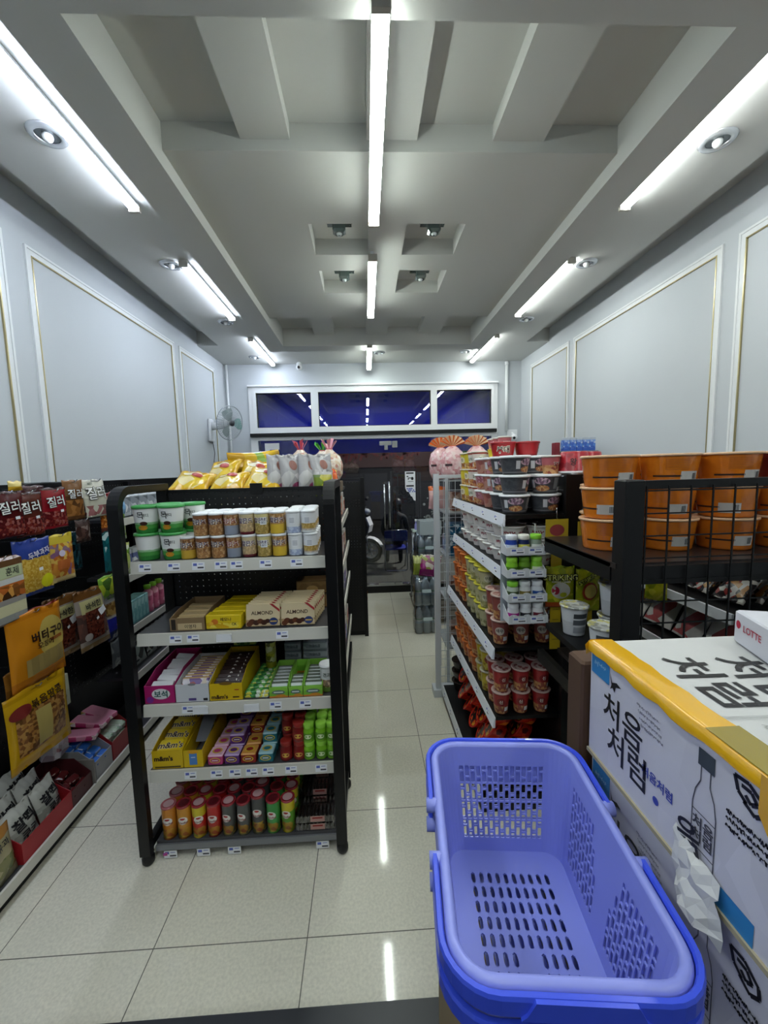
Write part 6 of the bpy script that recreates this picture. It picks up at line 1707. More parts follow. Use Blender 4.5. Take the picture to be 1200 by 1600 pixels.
def basket():
    t = thing('shopping_basket', 'x', 'basket')
    mb = MB()
    nseg = 7
    top = rrect(BWT, BLT, BR, nseg, 0); bot = rrect(BWB, BLB, BR * .8, nseg, -BH)
    lp = lambda a, b, v: tuple(a[i] + (b[i] - a[i]) * v for i in range(3))
    N = nseg + 1
    th = .003
    # solid rounded corners
    for c_ in range(4):
        for i in range(nseg):
            a, b = c_ * N + i, c_ * N + i + 1
            for v0, v1 in ((0, .25), (.25, .5), (.5, .75), (.75, 1)):
                q = [lp(top[a], bot[a], v0), lp(top[b], bot[b], v0), lp(top[b], bot[b], v1), lp(top[a], bot[a], v1)]
                mb.add(q, [(0, 1, 2, 3)], 0, True)
    # four pierced sides: right (+x), far (+y), left, near
    ends = [(N - 1, N), (2 * N - 1, 2 * N), (3 * N - 1, 3 * N), (4 * N - 1, 0)]
    nr = [(1, 0, 0), (0, 1, 0), (-1, 0, 0), (0, -1, 0)]
    for s_ in range(4):
        a, b = ends[s_]
        P = lambda u, v, a=a, b=b: lp(lp(top[a], top[b], u), lp(bot[a], bot[b], u), v)
        if s_ in (1, 3):
            slot_columns(mb, P, 15, lambda i: chain(i), th, nr[s_])
        else:
            def cols(i):
                mid = abs(i - 12.5)
                if i in (0, 25) or mid < 1.6: return [(0, 1, False)]
                if mid < 5.5: return chain(i, 15 - 3 * max(1, int((mid - .4) * 1.0)), 15)
                return chain(i)
            slot_columns(mb, P, 26, cols, th, nr[s_], .70)
    # pierced floor
    w2, l2 = BWB / 2 - .019, BLB / 2 - .019
    Pb = lambda u, v: (-w2 + 2 * w2 * u, -l2 + 2 * l2 * v, -BH)
    def patb(i, j):
        if i in (0, 11) or j in (0, 10): return False
        if j in (3, 4) and i in (5, 6): return False
        return (.52, .80)
    patch_grid(mb, Pb, 12, 11, patb, (.5, .8), -.003, (0, 0, 1))
    rb_ = rrect(BWB - .038, BLB - .038, .002, nseg, -BH)
    n = len(bot)
    mb.add(bot + rb_, [(i, (i + 1) % n, n + (i + 1) % n, n + i) for i in range(n)], 0, True)
    mb.build('basket_body', M_BASK, t)
    # rolled rim
    rim = MB()
    prof = [(0, 0), (.002, .004), (.007, .006), (.013, .004), (.016, -.002), (.016, -.021), (.013, -.023), (.012, -.006), (.004, -.004), (.0, -.010)]
    rings = []
    for dx, dz in prof:
        rings.append(rrect(BWT + 2 * dx, BLT + 2 * dx, BR + dx, nseg, dz))
    vs = [p for r in rings for p in r]
    fs = [(k * n + i, k * n + (i + 1) % n, (k + 1) * n + (i + 1) % n, (k + 1) * n + i) for k in range(len(prof) - 1) for i in range(n)]
    rim.add(vs, fs, 0, True)
    rim.build('rim', M_BASK, t)
    inner = MB()
    r1 = [rrect(BWT - 2 * d, BLT - 2 * d, BR - d, nseg, z) for d, z in ((.0, .0), (.001, -.006), (.0016, -.014), (.002, -.018))]
    vs = [p for r in r1 for p in r]
    inner.add(vs, [(k * n + i, (k + 1) * n + i, (k + 1) * n + (i + 1) % n, k * n + (i + 1) % n) for k in range(3) for i in range(n)], 0, True)
    inner.build('inner_lip', M_BASK, t)
    # two folded bail handles lying round the rim
    o = .021
    yp = .055; yq = -.055
    rings = [rrect(BWT + 2 * d, BLT + 2 * d, BR + d, nseg, z) for d, z in ((.0172, -.020), (.0172, .000), (.0195, .0045), (.0255, .0045), (.0275, .000), (.0275, -.020))]
    def band(sel, y0):
        def run(r):
            p = [r[k] for k in sel]
            return [(p[0][0], y0, p[0][2])] + p + [(p[-1][0], y0, p[-1][2])]
        R_ = [run(r) for r in rings]
        n_ = len(R_[0]); h = MB()
        vs = [p for r in R_ for p in r]
        fs = [(k * n_ + i, k * n_ + i + 1, ((k + 1) % 6) * n_ + i + 1, ((k + 1) % 6) * n_ + i) for k in range(6) for i in range(n_ - 1)]
        fs += [tuple(k * n_ for k in range(6)), tuple(k * n_ + n_ - 1 for k in reversed(range(6)))]
        hb_ = h.add(vs, fs, 0, False).build('handle', M_HAND, t)
        for s_ in (-1, 1):
            xh = s_ * (BWT / 2 + .020)
            MB().tube([(xh - s_ * .0185, y0, -.008), (xh + s_ * .011, y0, -.008)], .0125, 12).build('hinge', M_BASK, hb_)
        return hb_
    band(list(range(N, 3 * N)), yp)
    hn = band(list(range(3 * N, 4 * N)) + list(range(0, N)), yq)
    yy = -BLT / 2 - .0275
    MB().prism([(-.075, -.020), (.075, -.020), (.068, -.014), (.058, .0045), (-.058, .0045), (-.068, -.014)], yy - .004, yy + .001, 0, 'Y').build('grip', M_HAND, hn)
    return t
kbask = Kind(basket)
BX, BY, BZ, BA = .262, .640, 1.222, -.10
kbask.put((BX, BY, BZ), 'topmost blue plastic shopping basket of the stack beside the cartons', BA, 'stacked blue shopping baskets')
kbask.put((BX, BY, BZ - .0392), 'blue plastic shopping basket nested inside, lower one of the stack', BA, 'stacked blue shopping baskets')
st = thing('brown_carton', 'brown cardboard carton supporting the stack of blue baskets', 'box', (.25, .64, 0))
MB().rbox(-.12, .12, -.17, .17, .10, .958, .006).build('carton_body', mat('#8a7858', .75), st)
MB().box(-.03, .03, -.172, -.1705, .10, .95).build('packing_tape', mat('#a8915a', .3), st)

# ------------------------------------------------------------ white cartons on the right
M_CARD = printed('white carton board', [(0, '#cccbd2'), (.5, '#d2d1d8')], (0, 1), ['#cac9d0', '#d2d1d8', '#cecdd4'], 9, .6, bump=.12)
M_CARDTOP = plaster('white carton top', '#c4c4c2', .6, .05)
M_INK2 = mat('#141416', .5)
M_LBL = mat('#2f7fb8', .45)
M_RAW = mat('#a39a80', .8)
def on_left(y0, z0, x, rot=0):
    """artwork on a face looking towards -X; reads towards -Y"""
    c, s = math.cos(rot), math.sin(rot)
    return lambda a, b: (x, y0 - (a * c - b * s), z0 + a * s + b * c)
def leftart(t, geo, y0, z0, m, name, x=-.0008, rot=0):
    b = MB(); stamp(b, geo, on_left(y0, z0, x, rot)); return b.build(name, m, t)
BIRD = [(-.014, .022), (-.006, .004), (.008, .010), (.022, .006), (.006, .000), (.002, -.012), (-.004, -.006), (-.012, -.012), (-.008, -.002)], [(0, 1, 8), (1, 2, 4, 8), (2, 3, 4), (4, 5, 6, 8), (6, 7, 8)]
SPIRAL = [[(-.020, .014), (.0, .016), (.020, .004), (.022, -.010), (.010, -.020), (-.006, -.012)], [(-.020, .014), (-.014, -.004), (-.002, -.012)], [(-.010, .007), (.004, .007), (.012, -.003), (.004, -.009), (-.004, -.002)]]
def soju_carton(label, x0, x1, y0, y1, z0, z1, full):
    t = thing('white_carton', label, 'box', (x0, y0, z0))
    w, l, h = x1 - x0, y1 - y0, z1 - z0
    mb = MB()
    # slightly bulged, worn box
    rnd = random.Random(int(z0 * 100))
    nx, ny, nz = 6, 8, 5
    def P(u, v, s):
        x, y, z = w * u, l * v, h * s
        e = .003
        x += e * math.sin(PI * v) * math.sin(PI * s) * (-1 if u < .5 else 1) * 0.0
        z += (.004 * math.sin(PI * u) * math.sin(PI * v)) * (-1 if s > .5 else 0)
        return (x, y, z)
    def sheet(f, n1, n2, flip, m=0):
        vs = [f(i / n1, j / n2) for j in range(n2 + 1) for i in range(n1 + 1)]
        fs = [(j * (n1 + 1) + i, j * (n1 + 1) + i + 1, (j + 1) * (n1 + 1) + i + 1, (j + 1) * (n1 + 1) + i) for j in range(n2) for i in range(n1)]
        if flip: fs = [tuple(reversed(q)) for q in fs]
        mb.add(vs, fs, m, False)
    sheet(lambda a, b: P(0, a, b), ny, nz, True); sheet(lambda a, b: P(1, a, b), ny, nz, False)
    sheet(lambda a, b: P(a, 0, b), nx, nz, False); sheet(lambda a, b: P(a, 1, b), nx, nz, True)
    sheet(lambda a, b: P(a, b, 1), nx, ny, False, 1); sheet(lambda a, b: P(a, b, 0), nx, ny, True)
    mb.build('carton_body', [M_CARD, M_CARDTOP], t)
    ly = lambda y: y - y0
    leftart(t, rect_geo(.062, .052), l - .035, h - .034, M_LBL, 'blue_label')
    leftart(t, scribble(.04, .014, 6, 3, .0007), l - .035, h - .034, mat('#9cc4dc', .5), 'label_lettering', -.0014)
    leftart(t, BIRD, l * .80, h * .78, M_INK2, 'bird_mark')
    leftart(t, text_geo('처음', .066, .014), l * .735, h * .56, M_INK2, 'brush_lettering')
    leftart(t, text_geo('처럼', .066, .014), l * .70, h * .30, M_INK2, 'brush_lettering')
    for i in range(4):
        leftart(t, scribble(.055, .007, 12, 5 + i, .0005), l * .57 - i * .004, h * (.80 - i * .045), mat('#8a8a94', .5), 'small_print')
    leftart(t, text_geo('처음처럼', .020, .03), l * .50, h * .36, mat('#3a48a0', .5), 'blue_lettering', rot=0)
    leftart(t, disc_geo(.007, .007), l * .50, h * .22, mat('#3a48a0', .5), 'blue_seal')
    bottle = [[(-.020, -.085), (-.020, .000), (-.016, .022), (-.008, .040), (-.008, .062)], [(.020, -.085), (.020, .000), (.016, .022), (.008, .040), (.008, .062)], [(-.020, -.085), (.020, -.085)], [(-.020, -.01), (.020, -.01)], [(-.020, -.065), (.020, -.065)]]
    leftart(t, strokes(bottle), l * .27, h * .50, mat('#4a4a52', .5), 'bottle_drawing')
    leftart(t, rect_geo(.028, .026), l * .27, h * .50 + .075, mat('#3c4448', .5), 'bottle_cap_print')
    leftart(t, text_geo('처음\n처럼', .020, .03), l * .27, h * .50 - .035, mat('#3a3a40', .5), 'bottle_lettering', -.0012)
    leftart(t, strokes(SPIRAL, .0028), l * .115, h * .82, M_INK2, 'spiral_emblem')
    for i in range(3):
        leftart(t, scribble(.058, .0085, 12, 9 + i, .0009), l * .115, h * (.64 - i * .045), M_INK2, 'small_print')
    leftart(t, rect_geo(.075, .034), l * .16, .020, M_LBL, 'blue_label')
    MB().box(-.004, .012, -.002, l + .002, -.0035, .004).build('raw_edge', M_RAW, t)
    MB().box(-.004, .004, -.004, .002, .0, h * .98).build('raw_edge', M_RAW, t)
    return t
CX, CW = .466, .345
c1 = soju_carton('worn white soju carton with yellow tape, topmost of its stack', CX, CX + CW, .405, .812, 1.236, 1.475, True)
c1l, c1h = .407, .239
ta = mat('#dba616', .22, 0, .5, .6)
tp = MB(); n_ = 14; vs = []
rn = random.Random(3)
for i in range(n_ + 1):
    y = -.004 + (c1l + .012) * i / n_
    j = .0018 * rn.uniform(-1, 1)
    vs += [(-.0032 + j * .3, y, c1h - .020 + j * 2), (-.0032 + j * .4, y, c1h + .0005), (.006, y, c1h + .0022 + j * .3), (.030 + j, y, c1h + .0012 + abs(j) * .3), (.047 + j * 1.5, y, c1h + .0006)]
tp.add(vs, [(i * 5 + k, i * 5 + k + 1, (i + 1) * 5 + k + 1, (i + 1) * 5 + k) for i in range(n_) for k in range(4)], 0, True)
tp.build('yellow_tape', ta, c1)
MB().add([(-.006, c1l + .010, c1h - .03), (-.012, c1l + .004, c1h - .006), (.0, c1l + .006, c1h + .004), (.03, c1l + .006, c1h + .003), (.034, c1l + .012, c1h - .02), (.01, c1l + .014, c1h - .026)], [(0, 1, 2, 5), (2, 3, 4, 5)], 0, True).build('tape_end', ta, c1)
MB().box(-.001, .048, .02, .115, c1h + .0024, c1h + .0030).build('tape_overlap', mat('#8a7818', .25, 0, .5, .5), c1)
MB().add([(-.0045, -.004, c1h - .10), (-.0045, .03, c1h - .05), (-.004, .03, c1h + .001), (-.004, -.004, c1h + .001)], [(0, 1, 2, 3)]).build('tape_tail', ta, c1)
# lettering on the lid: up is +x, reads towards the viewer
def lidart(geo, x, y, m, name, rot=0.0, e=.0012):
    c, s = math.cos(rot), math.sin(rot)
    b = MB(); stamp(b, geo, lambda a, q: (x + (a * s + q * c), y - (a * c - q * s), c1h + e - .004 * math.sin(PI * min(1, max(0, (x + a * s + q * c) / CW))) * math.sin(PI * min(1, max(0, (y - (a * c - q * s)) / c1l))) + .0006)); b.build(name, m, c1)
lidart(text_geo('처음', .096, .012), .215, .235, M_INK2, 'brush_lettering')
lidart(text_geo('처럼', .096, .012), .115, .245, M_INK2, 'brush_lettering')
lidart(BIRD, .29, .20, M_INK2, 'bird_mark')
lidart(rect_geo(.12, .003), .10, .06, mat('#8a8a88', .6), 'small_print'); lidart(scribble(.07, .014, 8, 4, .0008), .09, .085, mat('#8a8a88', .6), 'small_print')
for yy in (.135, .14):
    lidart(rect_geo(.0012, .28), .18, yy, mat('#9a9a98', .6), 'fold_line')
# torn paper flap hanging from the lower edge
tf = MB(); rn = random.Random(11); nU, nV = 7, 6; vs = []
for j in range(nV + 1):
    for i in range(nU + 1):
        u, v = i / nU, j / nV
        y = .075 + .085 * u - .02 * v + rn.uniform(-.005, .005)
        z = .040 + .020 * u - .075 * v + rn.uniform(-.005, .005)
        x = -.004 - .016 * math.sin(PI * u) * (.25 + v) - .008 * v + rn.uniform(-.005, .002)
        if j == 0: x = -.003
        vs.append((x, y, z))
tf.add(vs, [(j * (nU + 1) + i, j * (nU + 1) + i + 1, (j + 1) * (nU + 1) + i + 1, (j + 1) * (nU + 1) + i) for j in range(nV) for i in range(nU)])
tf.build('torn_flap', mat('#c4c4c2', .65), c1)
leftart(c1, text_geo('음', .05, .02), .13, .062, M_INK2, 'torn_lettering', -.005, .3)
c2 = soju_carton('white soju carton directly under the taped one, partly hidden by the basket', CX + .006, CX + CW + .006, .40, .808, .992, 1.231, True)
for i, (z0, z1) in enumerate(((.748, .987), (.504, .743), (.26, .499))):
    b_ = MB().rbox(CX + .004, CX + CW, .405, .81, z0, z1, .004).build('white_carton', M_CARD)
    tag(b_, f'plain white carton low in the stack, {("third", "fourth", "fifth")[i]} from the top', 'box', 'lower white cartons')
tag(MB().rbox(CX + .004, CX + CW, .405, .81, .1, .255, .004).build('brown_carton', mat('#7a6848', .75)), 'brown carton at the foot of the white carton stack', 'box')
bc = MB().rbox(.452, .80, .822, .885, .99, 1.425, .005).build('brown_carton', mat('#4e3624', .75))
tag(bc, 'flat dark brown carton standing behind the taped white carton', 'box')
tag(MB().rbox(.455, .78, .822, 1.0, .1, .989, .005).build('brown_carton', mat('#4a3a2a', .75)), 'tall brown carton under the dark brown one', 'box')
# white confectionery carton on top
lt = thing('white_carton', 'small white carton with red lettering and a blue lid panel on the taped carton', 'box', (.752, .787, 1.4775), math.radians(-107))
W_, D_, H_ = .30, .22, .066
MB().rbox(0, W_, 0, D_, 0, H_, .003).build('carton_body', mat('#c9c9d0', .55), lt)
MB().box(.03, W_ - .01, .05, D_ - .01, H_ + .0003, H_ + .0015).build('blue_panel', mat('#2f8ac4', .4), lt)
fgeo(lt, disc_geo(.0075, .0085), .016, .040, mat('#a8243e', .5)); ftxt(lt, 'LOTTE', .019, .062, .038, mat('#a8243e', .5), -.0014, .012)
# ------------------------------------------------------------ bottled water by the door
pal = thing('low_pallet', 'low grey pallet carrying the shrink-wrapped water by the door', 'pallet', (.57, 4.66, 0))
for i in range(5):
    MB().box(0, .75, .02 + i * .2, .18 + i * .2, .07, .095).build('deck_board', mat('#6a655c', .7), pal)
for x in (.02, .35, .67):
    MB().box(x, x + .06, 0, 1.0, 0, .07).build('runner', mat('#5a564e', .7), pal)
M_PET = mat('#cfdde8', .10, 0, .6, .4, .75)
M_WRAP = glassy('shrink film', (.93, .95, .96), .9, .12, .07)
def water_pack():
    t = thing('water_pack', 'x', 'bottled water')
    for i in range(3):
        for j in range(2):
            c = ((i - 1) * .092, (j - .5) * .092, 0)
            b = MB().lathe([(.0, .002), (.04, 0), (.045, .01), (.045, .07), (.042, .08), (.045, .09), (.045, .20), (.036, .25), (.016, .285), (.015, .30)], 14, c).build('bottle', M_PET, t)
            MB().lathe([(.0455, .12), (.0455, .175)], 14, c).build('bottle_label', printed('water label', [(0, '#a8c4d8'), (.4, '#d4e0e8'), (.7, '#8ab4a0')], None, rough=.3), b)
            MB().lathe([(.017, .288), (.017, .308), (0, .309)], 12, c).build('bottle_cap', mat('#b8cde0', .3), b)
    pts = rrect(.288, .196, .05, 5, 0)
    n = len(pts); mb = MB()
    prof = [(1.0, .001), (1.005, .06), (.985, .15), (1.0, .21), (.86, .285), (.66, .318), (.0, .315)]
    vs = [(p[0] * k, p[1] * k, z) for k, z in prof for p in pts]
    mb.add(vs, [(k * n + i, k * n + (i + 1) % n, (k + 1) * n + (i + 1) % n, (k + 1) * n + i) for k in range(len(prof) - 1) for i in range(n)], 0, True)
    mb.build('shrink_wrap', M_WRAP, t)
    b = MB(); b.box(-.05, .05, -.1, -.0995, .15, .19); b.build('carry_strip', mat('#c4d8dc', .4), t)
    return t
kwp = Kind(water_pack)
kwp.put((.64, 4.50, .0005), 'shrink-wrapped water pack standing on the floor in front of the pallet', .05, 'packs of bottled water')
kwp.put((.64, 4.50, .3205), 'shrink-wrapped water pack stacked on the one in front of the pallet', -.04, 'packs of bottled water')
for r_, y in enumerate((4.86, 5.10, 5.34, 5.58)):
    for j in range(3 if r_ < 2 else 2):
        kwp.put((.725, y, .0955 + j * .32), f'shrink-wrapped water pack on the pallet, {ROWS[r_]} row, {TIER[j]} layer', .04 * (-1) ** (r_ + j), 'packs of bottled water')
mgb = bag('magenta_snack_bag', 'snack bag', .24, .24, .07, film('magenta snack', [(0, '#6a1050'), (.3, '#8e1a6a'), (.55, '#a89a4a'), (.8, '#c9c4b4')], (.3, .95), ['#8e1a6a', '#c9c4b4', '#8a9a3a', '#6a1050'], 22), seed=61)
mgb.put((.68, 4.46, .6415), 'magenta and cream snack bag lying on the water in front', 0, None, (-.35, .1, -.1))
bag('lime_paper_bag', 'bag', .10, .22, .05, film('lime paper', [(0, '#8a9a3a'), (.6, '#c9d08a')]), seed=62).put((.555, 4.55, .6405), 'narrow lime bag standing beside the magenta snack bag', -.3)
slab('clear_bin', 'box', .26, .20, .17, mat('#b4c0c4', .2, 0, .5, .3, .75)).put((.74, 4.86, 1.0565), 'translucent plastic bin on top of the stacked water', .05)
wt = thing('small_table', 'small pale table with a spray bottle just inside the glass doors', 'table', (.76, 5.84, 0))
MB().rbox(-.12, .26, -.10, .10, .94, .965, .005).build('table_top', mat('#b4c4b8', .4), wt)
for x in (-.10, .23):
    for y in (-.085, .075):
        MB().tube([(x, y, 0), (x, y, .94)], .011, 8).build('leg', mat('#a8acb0', .3, .5), wt)
can('spray_bottle', 'bottle', .02, .1, [(.02, 0), (.023, .01), (.023, .07), (.010, .09), (.010, .12), (.016, .122), (.016, .15), (0, .152)], [0, 0, 0, 0, 1, 1, 1], [mat('#8a8ac4', .35), M_WHITE]).put((.70, 5.83, .9655), 'violet spray bottle with a white head on the small table')

# ------------------------------------------------------------ door notice, decal
no = MB().box(-.072, .078, -.0012, 0, -.02, .20).add([(-.072, -.0012, -.02), (.078, -.0012, -.02), (.078, -.0012, -.23), (.05, -.0012, -.22), (.03, -.0012, -.17), (.01, -.0012, -.16), (-.02, -.0012, -.10), (-.05, -.0012, -.09), (-.072, -.0012, -.04)], [tuple(range(9))]).build('paper_notice', M_PAPER)
no.location = (.643, 5.9835, 1.60)
tag(no, 'torn white paper notice with black print taped to the glass door', 'notice')
b = MB()
stamp(b, rect_geo(.11, .02), on_front(0, .176, -.002)); stamp(b, disc_geo(.014, .009), on_front(-.035, .128, -.002))
stamp(b, rect_geo(.075, .012), on_front(.008, .105, -.002)); stamp(b, rect_geo(.012, .028), on_front(-.024, .092, -.002)); stamp(b, disc_geo(.018, .024), on_front(.034, .097, -.002)); stamp(b, rect_geo(.08, .006), on_front(.01, .054, -.002)); stamp(b, rect_geo(.11, .022), on_front(0, -.01, -.002))
b.build('printed_marks', M_INK, no)
b = MB()
for k in range(9):
    stamp(b, disc_geo(.012 + .004 * (k % 3), .009), on_front(-.04 + .026 * (k % 4) + .004 * k, -.05 - .022 * (k // 3), -.002))
b.build('blue_scribble', mat('#5a6ab8', .5), no)
rn = random.Random(5)
fl_ = MB()
for (cx, cz, rr) in ((1.02, 1.20, .075), (.98, 1.02, .085), (.90, 1.12, .04)):
    for k in range(6):
        a = PI * k / 6
        d = Vector((math.cos(a), math.sin(a)))
        q = Vector((-d.y, d.x)) * .006
        fl_.add([(cx - d.x * rr + q.x, 5.9838, cz - d.y * rr + q.y), (cx - d.x * rr - q.x, 5.9838, cz - d.y * rr - q.y), (cx + d.x * rr - q.x, 5.9838, cz + d.y * rr - q.y), (cx + d.x * rr + q.x, 5.9838, cz + d.y * rr + q.y)], [(0, 1, 2, 3)])
for k in range(26):
    cx, cz, rr = rn.uniform(.84, 1.16), rn.uniform(.92, 1.42), rn.choice((.008, .012, .02, .028))
    stamp(fl_, disc_geo(rr, rr, 12), on_front(cx, cz, 5.9836))
fo = fl_.build('snowflake_decal', mat('#8a9090', .5), d3)
fo['label'] = 'pale snowflake and dot stickers on the glass'

# ------------------------------------------------------------ the street outside
struct(MB().box(-6, 6, 6.15, 8.6, -.1, .03).build('floor_porch', mat('#4a4b46', .5)), 'dark grey tiled porch outside the doors')
struct(MB().box(-14, 14, 8.6, 24, -.1, .0).build('floor_street', mat('#1c1d20', .6)), 'dark street beyond the porch')
struct(MB().box(-1.55, 1.95, 6.0, 6.15, -.1, 0.0).build('floor_sill', M_BLACK), 'floor strip under the threshold')
fa = MB().box(-2.2, 2.6, 6.42, 6.55, 2.10, 3.62).build('shop_fascia', mat('#2a34f0', .5))
struct(fa, 'deep blue back of the shop sign box seen through the glass')
struct(MB().box(-2.2, 2.6, 6.15, 6.55, 3.62, 3.70).build('roof_canopy', mat('#2a2a2e', .6)), 'canopy over the shopfront')
far = thing('opposite_shop', 'dim shop across the street with a reddish sign band', 'building', (0, 13.5, 0))
MB().box(-8, 8, 0, .4, 0, 6).build('wall', mat('#15161a', .7), far)
MB().box(-3.6, 3.8, -.08, 0, 1.9, 2.75).build('sign_board', mat('#4a2c28', .6), far)
b = MB(); stamp(b, scribble(3.0, .42, 9, 7, .04), on_front(.3, 2.3, -.09)); b.build('sign_lettering', mat('#6a211b', .5), far)
b = MB(); stamp(b, scribble(1.3, .22, 9, 8, .025), on_front(-2.4, 2.4, -.09)); b.build('sign_lettering', mat('#6a6a6a', .5), far)
for x in (-3.0, -.8, 1.6):
    MB().box(x, x + 1.5, -.06, 0, .2, 1.7).build('shutter', mat('#2a2c30', .6), far)
MB().box(2.9, 4.6, -.10, 0, 1.9, 2.7).build('green_sign', mat('#2a5a2a', .5, emit=.05), far)

lamp = bpy.data.lights.new('porch_fill_light', 'AREA'); lamp.energy = 260; lamp.size = .5; lamp.color = (1.0, .93, .82)  # unseen fill light, added to brighten the porch and scooter
lo = bpy.data.objects.new('porch_fill_light', lamp); COL.objects.link(lo); lo.location = (2.6, 8.4, 4.6); lo.rotation_euler = (.15, .45, 0)

# scooter parked outside, its front wheel towards the door
sc = thing('motor_scooter', 'white and black scooter parked outside the left glass door', 'scooter', (.05, 7.9, .03), math.radians(-18))
M_TYRE, M_SCW = mat('#0c0c0e', .7), mat('#d4d6d8', .3)
def wheel(name, x, z, r, parent):
    w = MB()
    w.tube([(x + r * math.cos(2 * PI * k / 24), 0, z + r * math.sin(2 * PI * k / 24)) for k in range(24)], .045, 8, closed=True)
    wo = w.build(name, M_TYRE, parent)
    rm = MB().tube([(x + (r - .05) * math.cos(2 * PI * k / 24), 0, z + (r - .05) * math.sin(2 * PI * k / 24)) for k in range(24)], .018, 6, closed=True)
    for k in range(5):
        a = 2 * PI * k / 5
        for s_ in (-.12, .12):
            rm.tube([(x + .03 * math.cos(a), 0, z + .03 * math.sin(a)), (x + (r - .05) * math.cos(a + s_), 0, z + (r - .05) * math.sin(a + s_))], .010, 5)
    rm.tube([(x, -.05, z), (x, .05, z)], .035, 10)
    rm.build('alloy_rim', mat('#b4b6b8', .3, .6), wo)
wheel('front_wheel', 0, .24, .20, sc); wheel('rear_wheel', -1.22, .24, .20, sc)
mf = MB(); vs = []
for k in range(9):
    a = math.radians(20 + 140 * k / 8)
    for y, rr in ((-.07, .25), (0, .285), (.07, .25)):
        vs.append((rr * math.cos(a), y, .24 + rr * math.sin(a)))
mf.add(vs, [(k * 3 + j, k * 3 + j + 1, k * 3 + j + 4, k * 3 + j + 3) for k in range(8) for j in range(2)], 0, True)
mf.build('front_fender', M_SCW, sc)
MB().tube([(0, -.06, .24), (-.09, -.06, .62)], .018, 8).build('fork_leg', mat('#8a8c90', .3, .5), sc); MB().tube([(0, .06, .24), (-.09, .06, .62)], .018, 8).build('fork_leg', mat('#8a8c90', .3, .5), sc)
MB().prism([(-.02, .55), (.02, .72), (-.06, .95), (-.14, 1.0), (-.18, .80), (-.20, .45), (-.14, .40)], -.17, .17, 0, 'Y').build('leg_shield', mat('#1a1a1c', .3), sc)
MB().prism([(.0, .60), (.035, .74), (-.03, .90), (-.05, .88), (-.02, .72), (-.04, .62)], -.12, .12, 0, 'Y').build('front_panel', M_SCW, sc)
MB().ball((-.06, 0, 1.0), .08, 12, 8, 0, (1, 1.2, .8)).build('headlight', mat('#9aa0a4', .1), sc)
MB().tube([(-.18, -.33, 1.06), (-.13, -.15, 1.03), (-.12, 0, 1.02), (-.13, .15, 1.03), (-.18, .33, 1.06)], .016, 8).build('handlebar', M_TYRE, sc)
for s_ in (-1, 1):
    MB().tube([(-.15, s_ * .22, 1.05), (-.14, s_ * .27, 1.22)], .006, 6).tube([(-.14, s_ * .25, 1.22), (-.14, s_ * .33, 1.25)], .03, 8).build('mirror', M_TYRE, sc)
MB().prism([(-.14, .28), (-.65, .26), (-.80, .50), (-1.45, .62), (-1.50, .74), (-.72, .74), (-.60, .40), (-.18, .40)], -.13, .13, 0, 'Y').build('body_shell', M_SCW, sc)
MB().prism([(-.70, .745), (-1.48, .745), (-1.46, .80), (-.9, .84), (-.72, .80)], -.13, .13, 0, 'Y').build('seat', M_TYRE, sc)

# folding chair and the person sitting on it with the back to the shop
ch = thing('folding_chair', 'blue folding chair with a chrome tube frame outside the doors', 'chair', (.50, 7.20, .03))
M_CHR = mat('#a8acb2', .2, .9)
MB().tube([(-.20, -.02, .50), (-.20, -.02, .02), (-.17, -.02, .0), (.17, -.02, .0), (.20, -.02, .02), (.20, -.02, .50)], .012, 8).build('frame', M_CHR, ch)
MB().tube([(-.19, .36, .0), (-.19, .0, .40), (-.19, -.06, .74), (.19, -.06, .74), (.19, .0, .40), (.19, .36, .0)], .012, 8).build('frame', M_CHR, ch)
MB().rbox(-.19, .19, -.02, .34, .37, .41, .012).build('seat', mat('#1c2a8e', .5), ch)
MB().rbox(-.205, .205, -.075, -.035, .54, .73, .012).build('backrest', mat('#14286e', .5), ch)
M_SHIRT, M_SKIN, M_HAIR = mat('#15181c', .8), mat('#7a5238', .55), mat('#08080a', .5)
pe = thing('person', 'person in dark clothes sitting on the blue folding chair outside', 'person', (.50, 7.20, .03))
V = [(0, .12, .53), (0, .08, .66), (0, .05, .84), (0, .05, .97), (.02, .07, 1.06), (.045, .085, 1.12), (.05, .09, 1.20),
     (-.10, .13, .52), (-.13, .52, .53), (-.13, .55, .28), (-.13, .55, .05), (-.13, .66, .03),
     (.10, .13, .52), (.13, .52, .53), (.13, .55, .28), (.13, .55, .05), (.13, .66, .03),
     (-.17, .05, .95), (-.22, .08, .72), (-.19, .26, .60), (-.17, .33, .60),
     (.17, .05, .95), (.22, .10, .72), (.16, .32, .62), (.13, .39, .62)]
E_ = [(0, 1), (1, 2), (2, 3), (3, 4), (4, 5), (5, 6), (0, 7), (7, 8), (8, 9), (9, 10), (10, 11), (0, 12), (12, 13), (13, 14), (14, 15), (15, 16), (3, 17), (17, 18), (18, 19), (19, 20), (3, 21), (21, 22), (22, 23), (23, 24)]
R_ = [(.15, .11), (.14, .10), (.15, .10), (.13, .08), .052, .085, .075, .09, .07, .055, .04, .035, .09, .07, .055, .04, .035, .062, .045, .035, .028, .062, .045, .035, .028]
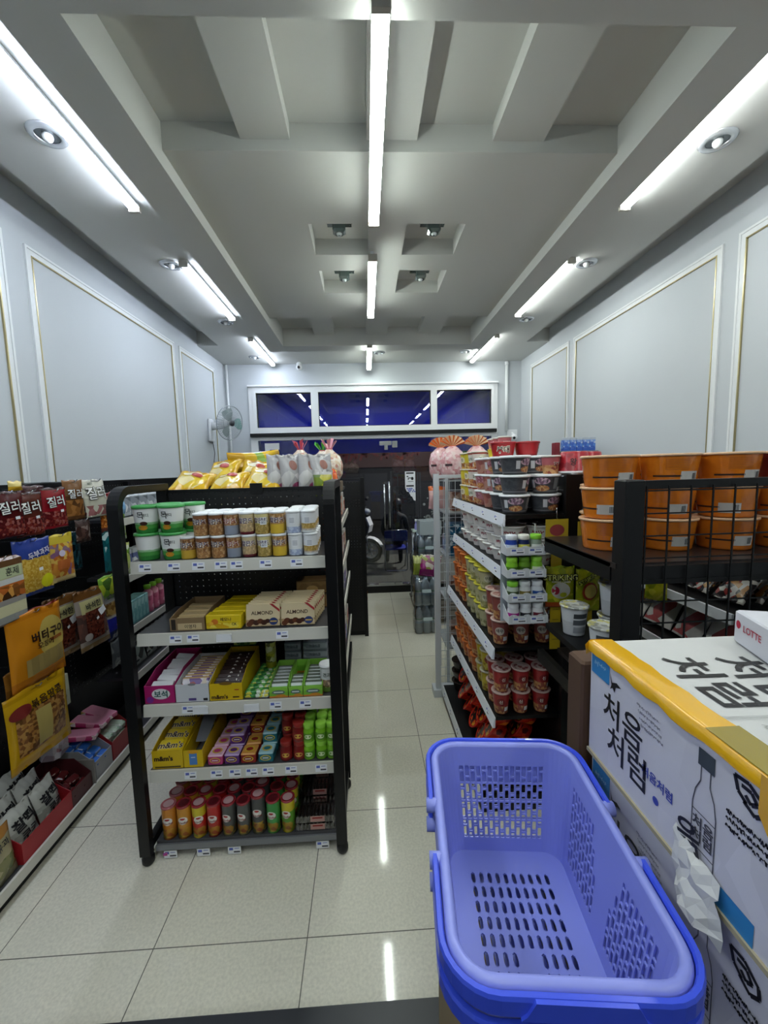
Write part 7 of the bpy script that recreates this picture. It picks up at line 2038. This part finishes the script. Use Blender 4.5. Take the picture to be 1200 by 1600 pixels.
def mesh_skin(name, V, E_, R_, m, parent):
    me = bpy.data.meshes.new(name); me.from_pydata(V, E_, [])
    o = bpy.data.objects.new(name, me); COL.objects.link(o)
    o.modifiers.new('Skin', 'SKIN'); o.modifiers['Skin'].use_smooth_shade = True
    if not me.skin_vertices:
        me.attributes.new('skin_tmp', 'FLOAT', 'POINT')
    for i, r in enumerate(R_):
        me.skin_vertices[0].data[i].radius = r if isinstance(r, tuple) else (r, r)
    me.skin_vertices[0].data[0].use_root = True
    o.modifiers.new('Sub', 'SUBSURF').levels = 2; o.modifiers['Sub'].render_levels = 2
    o.data.materials.append(m); o.parent = parent
    return o
mesh_skin('body', [(x, y + .05, z) for x, y, z in V], E_, R_, M_SHIRT, pe)
# neck, head with a face, ears and hair; hands with separate fingers
hd = MB()
hd.ball((.05, .095, 1.17), .085, 18, 14, 0, (.86, 1.05, 1.22))
hd.tube([(.03, .07, 1.02), (.045, .085, 1.10)], .05, 12)
hd.tube([(.052, .175, 1.175), (.053, .20, 1.155), (.053, .18, 1.145)], [.010, .014, .010], 8)
for s_ in (-1, 1):
    hd.ball((.05 + s_ * .074, .09, 1.165), .02, 8, 6, 0, (.5, 1, 1.4))
hd.build('head', M_SKIN, pe).location = (0, .05, 0)
for s_ in (-1, 1):
    MB().ball((.05 + s_ * .03, .168, 1.185), .011, 8, 6).build('eye', mat('#d4d0c8', .3), pe).location = (0, .05, 0)
MB().tube([(.03, .172, 1.115), (.052, .178, 1.112), (.074, .172, 1.115)], .006, 6).build('mouth', mat('#7a3a34', .5), pe).location = (0, .05, 0)
MB().ball((.05, .075, 1.195), .093, 18, 12, 0, (.92, 1.02, 1.05)).build('hair', M_HAIR, pe).location = (0, .05, 0)
for s_, (hx, hy, hz) in ((-1, (-.165, .35, .60)), (1, (.12, .41, .62))):
    h = MB()
    h.tube([(hx, hy - .03, hz), (hx, hy + .03, hz - .005), (hx, hy + .06, hz - .01)], [.028, .036, .030], 10, rz=.018)
    for k in range(4):
        fx = hx - .026 + .0175 * k; ln = (.06, .07, .066, .05)[k]
        h.tube([(fx, hy + .06, hz - .008), (fx, hy + .06 + ln * .5, hz - .012), (fx, hy + .06 + ln * .85, hz - .035)], [.009, .0085, .007], 6)
    h.tube([(hx - s_ * .03, hy + .01, hz), (hx - s_ * .055, hy + .045, hz - .01), (hx - s_ * .052, hy + .075, hz - .02)], [.011, .010, .008], 6)
    h.build('hand', M_SKIN, pe).location = (0, .05, 0)
